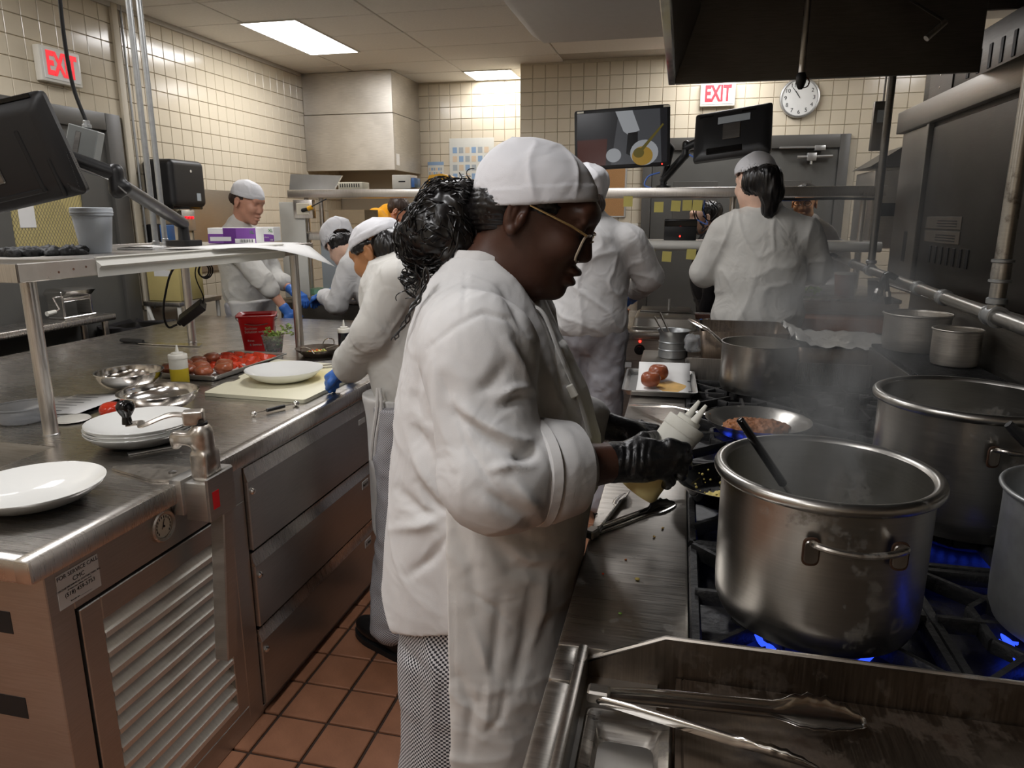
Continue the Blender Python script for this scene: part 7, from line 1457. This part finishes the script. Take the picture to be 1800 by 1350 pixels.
# cook with the tall soft cap, seen from behind
h = Head(at(1030, 362, y=3.45), (-.40, .9, -.2), (0, .2, 1), 1.0)
cook('person', 'cook in white coat and puffy white cap facing away behind the woman', 'skin_light', (-.42, 3.44, 0), (-.42, 3.42, 1.00), (-.425, 3.45, 1.475), (-1, -.15, 0), h,
     [(A_((-.245, 3.45, 1.385)), at(1140, 484, y=3.52), A_((-.24, 3.86, 1.10)), (-.4, .8, -.4), (.5, .3, .8), .75, True), (A_((-.60, 3.45, 1.385)), A_((-.68, 3.55, 1.17)), A_((-.52, 3.88, 1.06)), (.4, .8, -.3), (0, 0, 1), .75, True)],
     [(A_((-.515, 3.42, .92)), A_((-.515, 3.42, .48)), A_((-.52, 3.42, .09))), (A_((-.33, 3.42, .92)), A_((-.325, 3.42, .48)), A_((-.32, 3.42, .09)))],
     hem=.945, fat=1.08, vox=.008, apron=False, hatkw=dict(c=(0, .05), r=(.104, .086, .10), puff=.016, fold=.007, brim=((.10, .05), (-.095, .015))), seed=21, bell=.015, fold=.014,
     hairs=[([h.e((-.042, 0, .0), (.078, .080, .060))], 'hair_brown', 'hair')])
# ponytailed cook at the plating counter
h = Head(at(1328, 322, y=3.74), (-.42, .86, -.28), (0, .25, 1), 1.0)
cook('person', 'cook with black ponytail and small white cap seen from behind', 'skin_pale', (.39, 3.74, 0), (.39, 3.73, 1.00), (.385, 3.74, 1.525), (-1, -.05, 0), h,
     [(A_((.205, 3.74, 1.425)), at(1238, 478, y=3.76), A_((.20, 4.02, 1.16)), (.8, .6, -.1), (-.3, -.3, .8), .10, True), (A_((.575, 3.74, 1.42)), at(1438, 472, y=3.80), A_((.60, 4.04, 1.20)), (-.4, .9, -.1), (.3, 0, .9), .8, True)],
     [(A_((.30, 3.72, .92)), A_((.30, 3.70, .48)), A_((.30, 3.72, .09))), (A_((.48, 3.72, .92)), A_((.48, 3.70, .48)), A_((.48, 3.72, .09)))],
     coat='coat_cream', hem=.80, fat=1.12, wide=1.12, vox=.008, seed=33, fold=.015, hatkw=dict(c=(0, .058), r=(.110, .092, .088), brim=((.10, .06), (-.10, .02)), gap=((-.10, 0, .015), (.05, .05, .028)), fold=.004),
     hairs=[([h.e((-.036, 0, .012), (.086, .083, .075)), h.e((-.03, 0, -.025), (.078, .074, .055), k=.03), ell(at(1352, 312, y=3.64), (.062, .055, .062), k=.02), ell(at(1357, 338, y=3.635), (.058, .05, .065), k=.03), ell(at(1352, 368, y=3.64), (.036, .035, .045), k=.03)], 'hair_black', 'ponytail')])
# man in profile at the end of the prep table
h = Head(at(432, 357, y=4.40), (.93, -.12, -.33), (.33, 0, .93), 1.06)
man = cook('person', 'man in white coat and cap looking down, in profile by the left wall', 'skin_light', (-2.93, 4.42, 0), (-2.93, 4.43, .98), (-2.945, 4.41, 1.43), (0, 1, 0), h,
     [(A_((-2.93, 4.235, 1.345)), at(462, 492, y=4.20), at(505, 548, y=4.24), (.6, .15, -.8), (.6, -.6, .4), .30, True), (A_((-2.93, 4.59, 1.345)), A_((-2.83, 4.60, 1.10)), A_((-2.62, 4.50, .99)), (.8, -.2, -.4), (0, 0, 1), .5, True)],
     [(A_((-2.93, 4.34, .90)), A_((-2.92, 4.34, .48)), A_((-2.95, 4.34, .09))), (A_((-2.93, 4.52, .90)), A_((-2.92, 4.52, .48)), A_((-2.95, 4.52, .09)))],
     coat='coat_cream', hem=.84, fat=1.05, seed=45, fold=.015, hatkw=dict(c=(.0, .056), r=(.110, .089, .090), brim=((.105, .050), (-.10, .030)), gap=((-.105, 0, .040), (.03, .05, .022)), fold=.004),
     hairs=[([h.e((-.042, 0, .010), (.074, .0765, .050)), h.e((.0, .062, .032), (.03, .014, .016)), h.e((.0, -.062, .032), (.03, .014, .016)), h.e((-.004, .082, .0), (.022, .02, .034), op='s', k=.003), h.e((-.004, -.082, .0), (.022, .02, .034), op='s', k=.003)], 'hair_brown', 'hair')])
# cook bending over the far table
h = Head(at(598, 432, y=4.38), (-.45, .55, -.70), (-.45, .45, .75), 1.02)
cook('person', 'cook bending low over the far table with slit-backed white cap', 'skin_pale', (-1.95, 4.42, 0), (-1.90, 4.42, 1.00), at(644, 440, y=4.40), (0, -1, 0), h,
     [(at(618, 470, y=4.22), at(592, 535, y=4.20), A_((-2.34, 4.42, .98)), (-.8, .4, -.3), (0, 0, 1), .8, True), (at(618, 468, y=4.58), A_((-2.12, 4.60, 1.08)), A_((-2.35, 4.60, .99)), (-.8, .2, -.3), (0, 0, 1), .8, True)],
     [(A_((-1.88, 4.33, .92)), A_((-1.92, 4.33, .48)), A_((-1.88, 4.33, .09))), (A_((-1.88, 4.51, .92)), A_((-1.92, 4.51, .48)), A_((-1.88, 4.51, .09)))],
     hem=.86, fat=1.22, wide=1.1, seed=57, fold=.012, apron=False, hatkw=dict(c=(-.008, .034), r=(.122, .10, .115), brim=((.11, .05), (-.11, -.03)), gap=((-.115, 0, .015), (.03, .055, .012)), puff=.004, fold=.006),
     hairs=[([h.e((-.042, 0, .0), (.078, .080, .060))], 'hair_black', 'hair')])
# cook at the prep table just behind the woman
h = Head(at(672, 446, y=2.36), (-.86, .26, -.44), (-.4, .1, .9), 1.0)
pb2 = cook('person', 'cook working at the prep table with back turned behind the curly hair', 'skin_tan', (-.90, 2.33, 0), (-.865, 2.32, .93), at(712, 466, y=2.36), (-.45, -.89, 0), h,
     [(at(700, 500, y=2.19), at(654, 585, y=2.14), A_((-1.13, 2.28, .975)), (-.8, .4, -.35), (.2, -.4, .9), .88, True), (A_((-.90, 2.53, 1.24)), A_((-.98, 2.60, 1.06)), A_((-1.14, 2.55, .97)), (-.8, -.2, -.3), (0, 0, 1), .85, True)],
     [(A_((-.89, 2.20, .88)), A_((-.90, 2.15, .48)), A_((-.905, 2.08, .10))), (A_((-.87, 2.42, .88)), A_((-.87, 2.42, .48)), A_((-.87, 2.44, .10)))],
     coat='coat_cream', trous='fine_check', hem=.80, vox=.007, fat=1.12, seed=63, fold=.010, hatkw=dict(c=(0, .040), r=(.108, .09, .09), brim=((.10, .05), (-.10, .045)), fold=.004), bell=.0,
     hairs=[([h.e((-.055, 0, .010), (.068, .080, .068)), h.e((-.06, 0, -.04), (.05, .066, .05), k=.03), h.e((.02, .066, .04), (.05, .018, .02), k=.01)], 'hair_black', 'hair')])
wb(MB().tube(spline([at(664, 682, y=2.12), at(662, 720, y=2.11), at(655, 770, y=2.11), at(652, 808, y=2.12)], 6), .006, 6), 'apron_string', 'apron_white', pb2); wb(MB().tube(spline([at(668, 682, y=2.115), at(670, 715, y=2.105), at(661, 770, y=2.105), at(658, 812, y=2.115)], 6), .005, 6), 'apron_string', 'apron_white', pb2)
# yellow-shirted worker far back
h = Head(at(700, 372, y=5.80), (.75, .1, -.65), (.65, 0, .75), 1.0)
cook('person', 'worker in a yellow shirt bending down behind the left back counter', 'skin_light', (-2.50, 5.85, 0), (-2.68, 5.85, 1.08), at(680, 376, y=5.80), (0, 1, 0), h,
     [(at(662, 382, y=5.62), A_((-2.20, 5.62, 1.15)), A_((-2.05, 5.62, 1.0)), (.8, 0, -.5), (0, 0, 1), .2, False), (at(662, 382, y=5.98), A_((-2.20, 5.98, 1.15)), A_((-2.05, 5.98, 1.0)), (.8, 0, -.5), (0, 0, 1), .2, False)],
     [(A_((-2.68, 5.76, .98)), A_((-2.64, 5.76, .5)), A_((-2.68, 5.76, .09))), (A_((-2.68, 5.94, .98)), A_((-2.64, 5.94, .5)), A_((-2.68, 5.94, .09)))],
     coat='shirt_yellow', trous='shirt_black', hat=False, hem=.95, fat=1.15, seed=71, fold=.006, apron=False, hairs=[([h.e((-.02, 0, .05), (.098, .08, .078)), h.e((-.045, 0, .0), (.06, .074, .06))], 'hair_brown', 'hair')])
# person with glasses half hidden behind the ponytailed cook
h = Head(at(1414, 358, y=5.45), (-.25, -.95, -.15), (0, -.1, 1), 1.0)
g8 = cook('person', 'person with glasses half hidden behind the ponytailed cook', 'skin_tan', (.86, 5.50, 0), (.90, 5.50, .98), at(1424, 396, y=5.48), (1, -.2, 0), h,
     [(A_((.72, 5.46, 1.27)), A_((.68, 5.40, 1.05)), A_((.74, 5.22, 1.0)), (.2, -.9, 0), (0, 0, 1), .8, False), (A_((1.07, 5.46, 1.27)), A_((1.10, 5.42, 1.05)), A_((1.02, 5.22, 1.0)), (-.2, -.9, 0), (0, 0, 1), .8, False)],
     [(A_((.82, 5.5, .9)), A_((.82, 5.5, .48)), A_((.82, 5.5, .09))), (A_((.98, 5.5, .9)), A_((.98, 5.5, .48)), A_((.98, 5.5, .09)))], hat=False, hem=.80, seed=81, apron=False, hairs=[([h.e((-.02, 0, .055), (.100, .082, .080)), h.e((-.05, 0, .0), (.06, .076, .06))], 'hair_black', 'hair')])
for b in (-1, 1): wb(MB().tube([h.p(.118, b*.033+.024*math.cos(a), .018+.018*math.sin(a)) for a in np.linspace(0, 6.28, 14, endpoint=False)], .0025, 5, True), 'glasses_rim', 'black_gloss', g8)
# dark-haired person in black beside the printer
h = Head(at(1241, 384, y=5.70), (-.97, -.05, -.12), (-.1, 0, 1), 1.02)
p9 = cook('person', 'dark-haired person in black clothes, in profile beyond the printer', 'skin_pale', (.20, 5.72, 0), (.24, 5.72, .95), at(1252, 418, y=5.70), (0, -1, 0), h,
     [(A_((.22, 5.54, 1.22)), A_((.26, 5.52, .98)), A_((.20, 5.52, .78)), (-.2, 0, -.9), (0, 0, 1), .8, False), (A_((.22, 5.90, 1.22)), A_((.26, 5.92, .98)), A_((.20, 5.92, .78)), (-.2, 0, -.9), (0, 0, 1), .8, False)],
     [(A_((.24, 5.64, .88)), A_((.24, 5.64, .48)), A_((.24, 5.64, .09))), (A_((.24, 5.80, .88)), A_((.24, 5.80, .48)), A_((.24, 5.80, .09)))], coat='shirt_black', trous='shirt_black', hat=False, hem=.80, seed=91, apron=False,
     hairs=[([h.e((-.03, 0, .05), (.095, .084, .078)), h.e((-.06, 0, .0), (.05, .076, .07))], 'hair_black', 'hair')])
wb(MB().ball(h.p(.0, -.084, -.03), .010, 10, 8), 'earring', 'green_print', p9)
# ================================================================ steam rising off the pots
def steam(name, label, lo, hi, dens, seed, sc=7.0, thr=.50):
    lo, hi = np.array(lo, float), np.array(hi, float); ce = (lo+hi)/2; h = (hi-lo)/2
    m = bpy.data.materials.new(name); m.use_nodes = True; nt = m.node_tree; nt.nodes.clear(); L = nt.links; out = nt.nodes.new('ShaderNodeOutputMaterial')
    vol = nt.nodes.new('ShaderNodeVolumePrincipled'); vol.inputs['Color'].default_value = (.95, .95, .93, 1); vol.inputs['Anisotropy'].default_value = .3; L.new(vol.outputs[0], out.inputs['Volume'])
    tc = nt.nodes.new('ShaderNodeTexCoord'); mp = nt.nodes.new('ShaderNodeMapping'); mp.inputs['Location'].default_value = (seed*3.1, seed*1.7, 0); mp.inputs['Scale'].default_value = (1, 1, .55); L.new(tc.outputs['Object'], mp.inputs[0])
    n1 = N(nt, 'ShaderNodeTexNoise', Scale=sc, Detail=4.0, Roughness=.6, Distortion=.8); L.new(mp.outputs[0], n1.inputs['Vector'])
    mr = N(nt, 'ShaderNodeMapRange'); mr.inputs['From Min'].default_value = thr; mr.inputs['From Max'].default_value = thr+.22; L.new(n1.outputs['Fac'], mr.inputs[0])
    dv = nt.nodes.new('ShaderNodeVectorMath'); dv.operation = 'DIVIDE'; dv.inputs[1].default_value = tuple(h); L.new(tc.outputs['Object'], dv.inputs[0]); ln = nt.nodes.new('ShaderNodeVectorMath'); ln.operation = 'LENGTH'; L.new(dv.outputs[0], ln.inputs[0])
    fo = N(nt, 'ShaderNodeMapRange'); fo.inputs['From Min'].default_value = 1.0; fo.inputs['From Max'].default_value = .35; L.new(ln.outputs['Value'], fo.inputs[0])
    m1_ = N(nt, 'ShaderNodeMath', operation='MULTIPLY'); L.new(mr.outputs[0], m1_.inputs[0]); L.new(fo.outputs[0], m1_.inputs[1]); m2_ = N(nt, 'ShaderNodeMath', operation='MULTIPLY'); m2_.inputs[1].default_value = dens; L.new(m1_.outputs[0], m2_.inputs[0]); L.new(m2_.outputs[0], vol.inputs['Density'])
    M[name] = m; o = MB().ball((0, 0, 0), h, 20, 12).build('steam', m); o.location = ce; tag(o, label, 'steam', kind='stuff'); return o
steam('steam_pot', 'pale steam curling off the big front stock pot', (.08, .96, .99), (.40, 1.24, 1.36), 9.0, 1, 11, .45)
steam('steam_pan', 'wisps of steam rising between the frying pan and the back pots', (.16, 1.70, .95), (.80, 2.95, 1.42), 5.0, 2, 8, .46)
steam('steam_back', 'thin steam haze drifting up before the water pipe', (.45, 2.5, 1.05), (1.15, 3.9, 1.95), 1.5, 3, 4, .42)
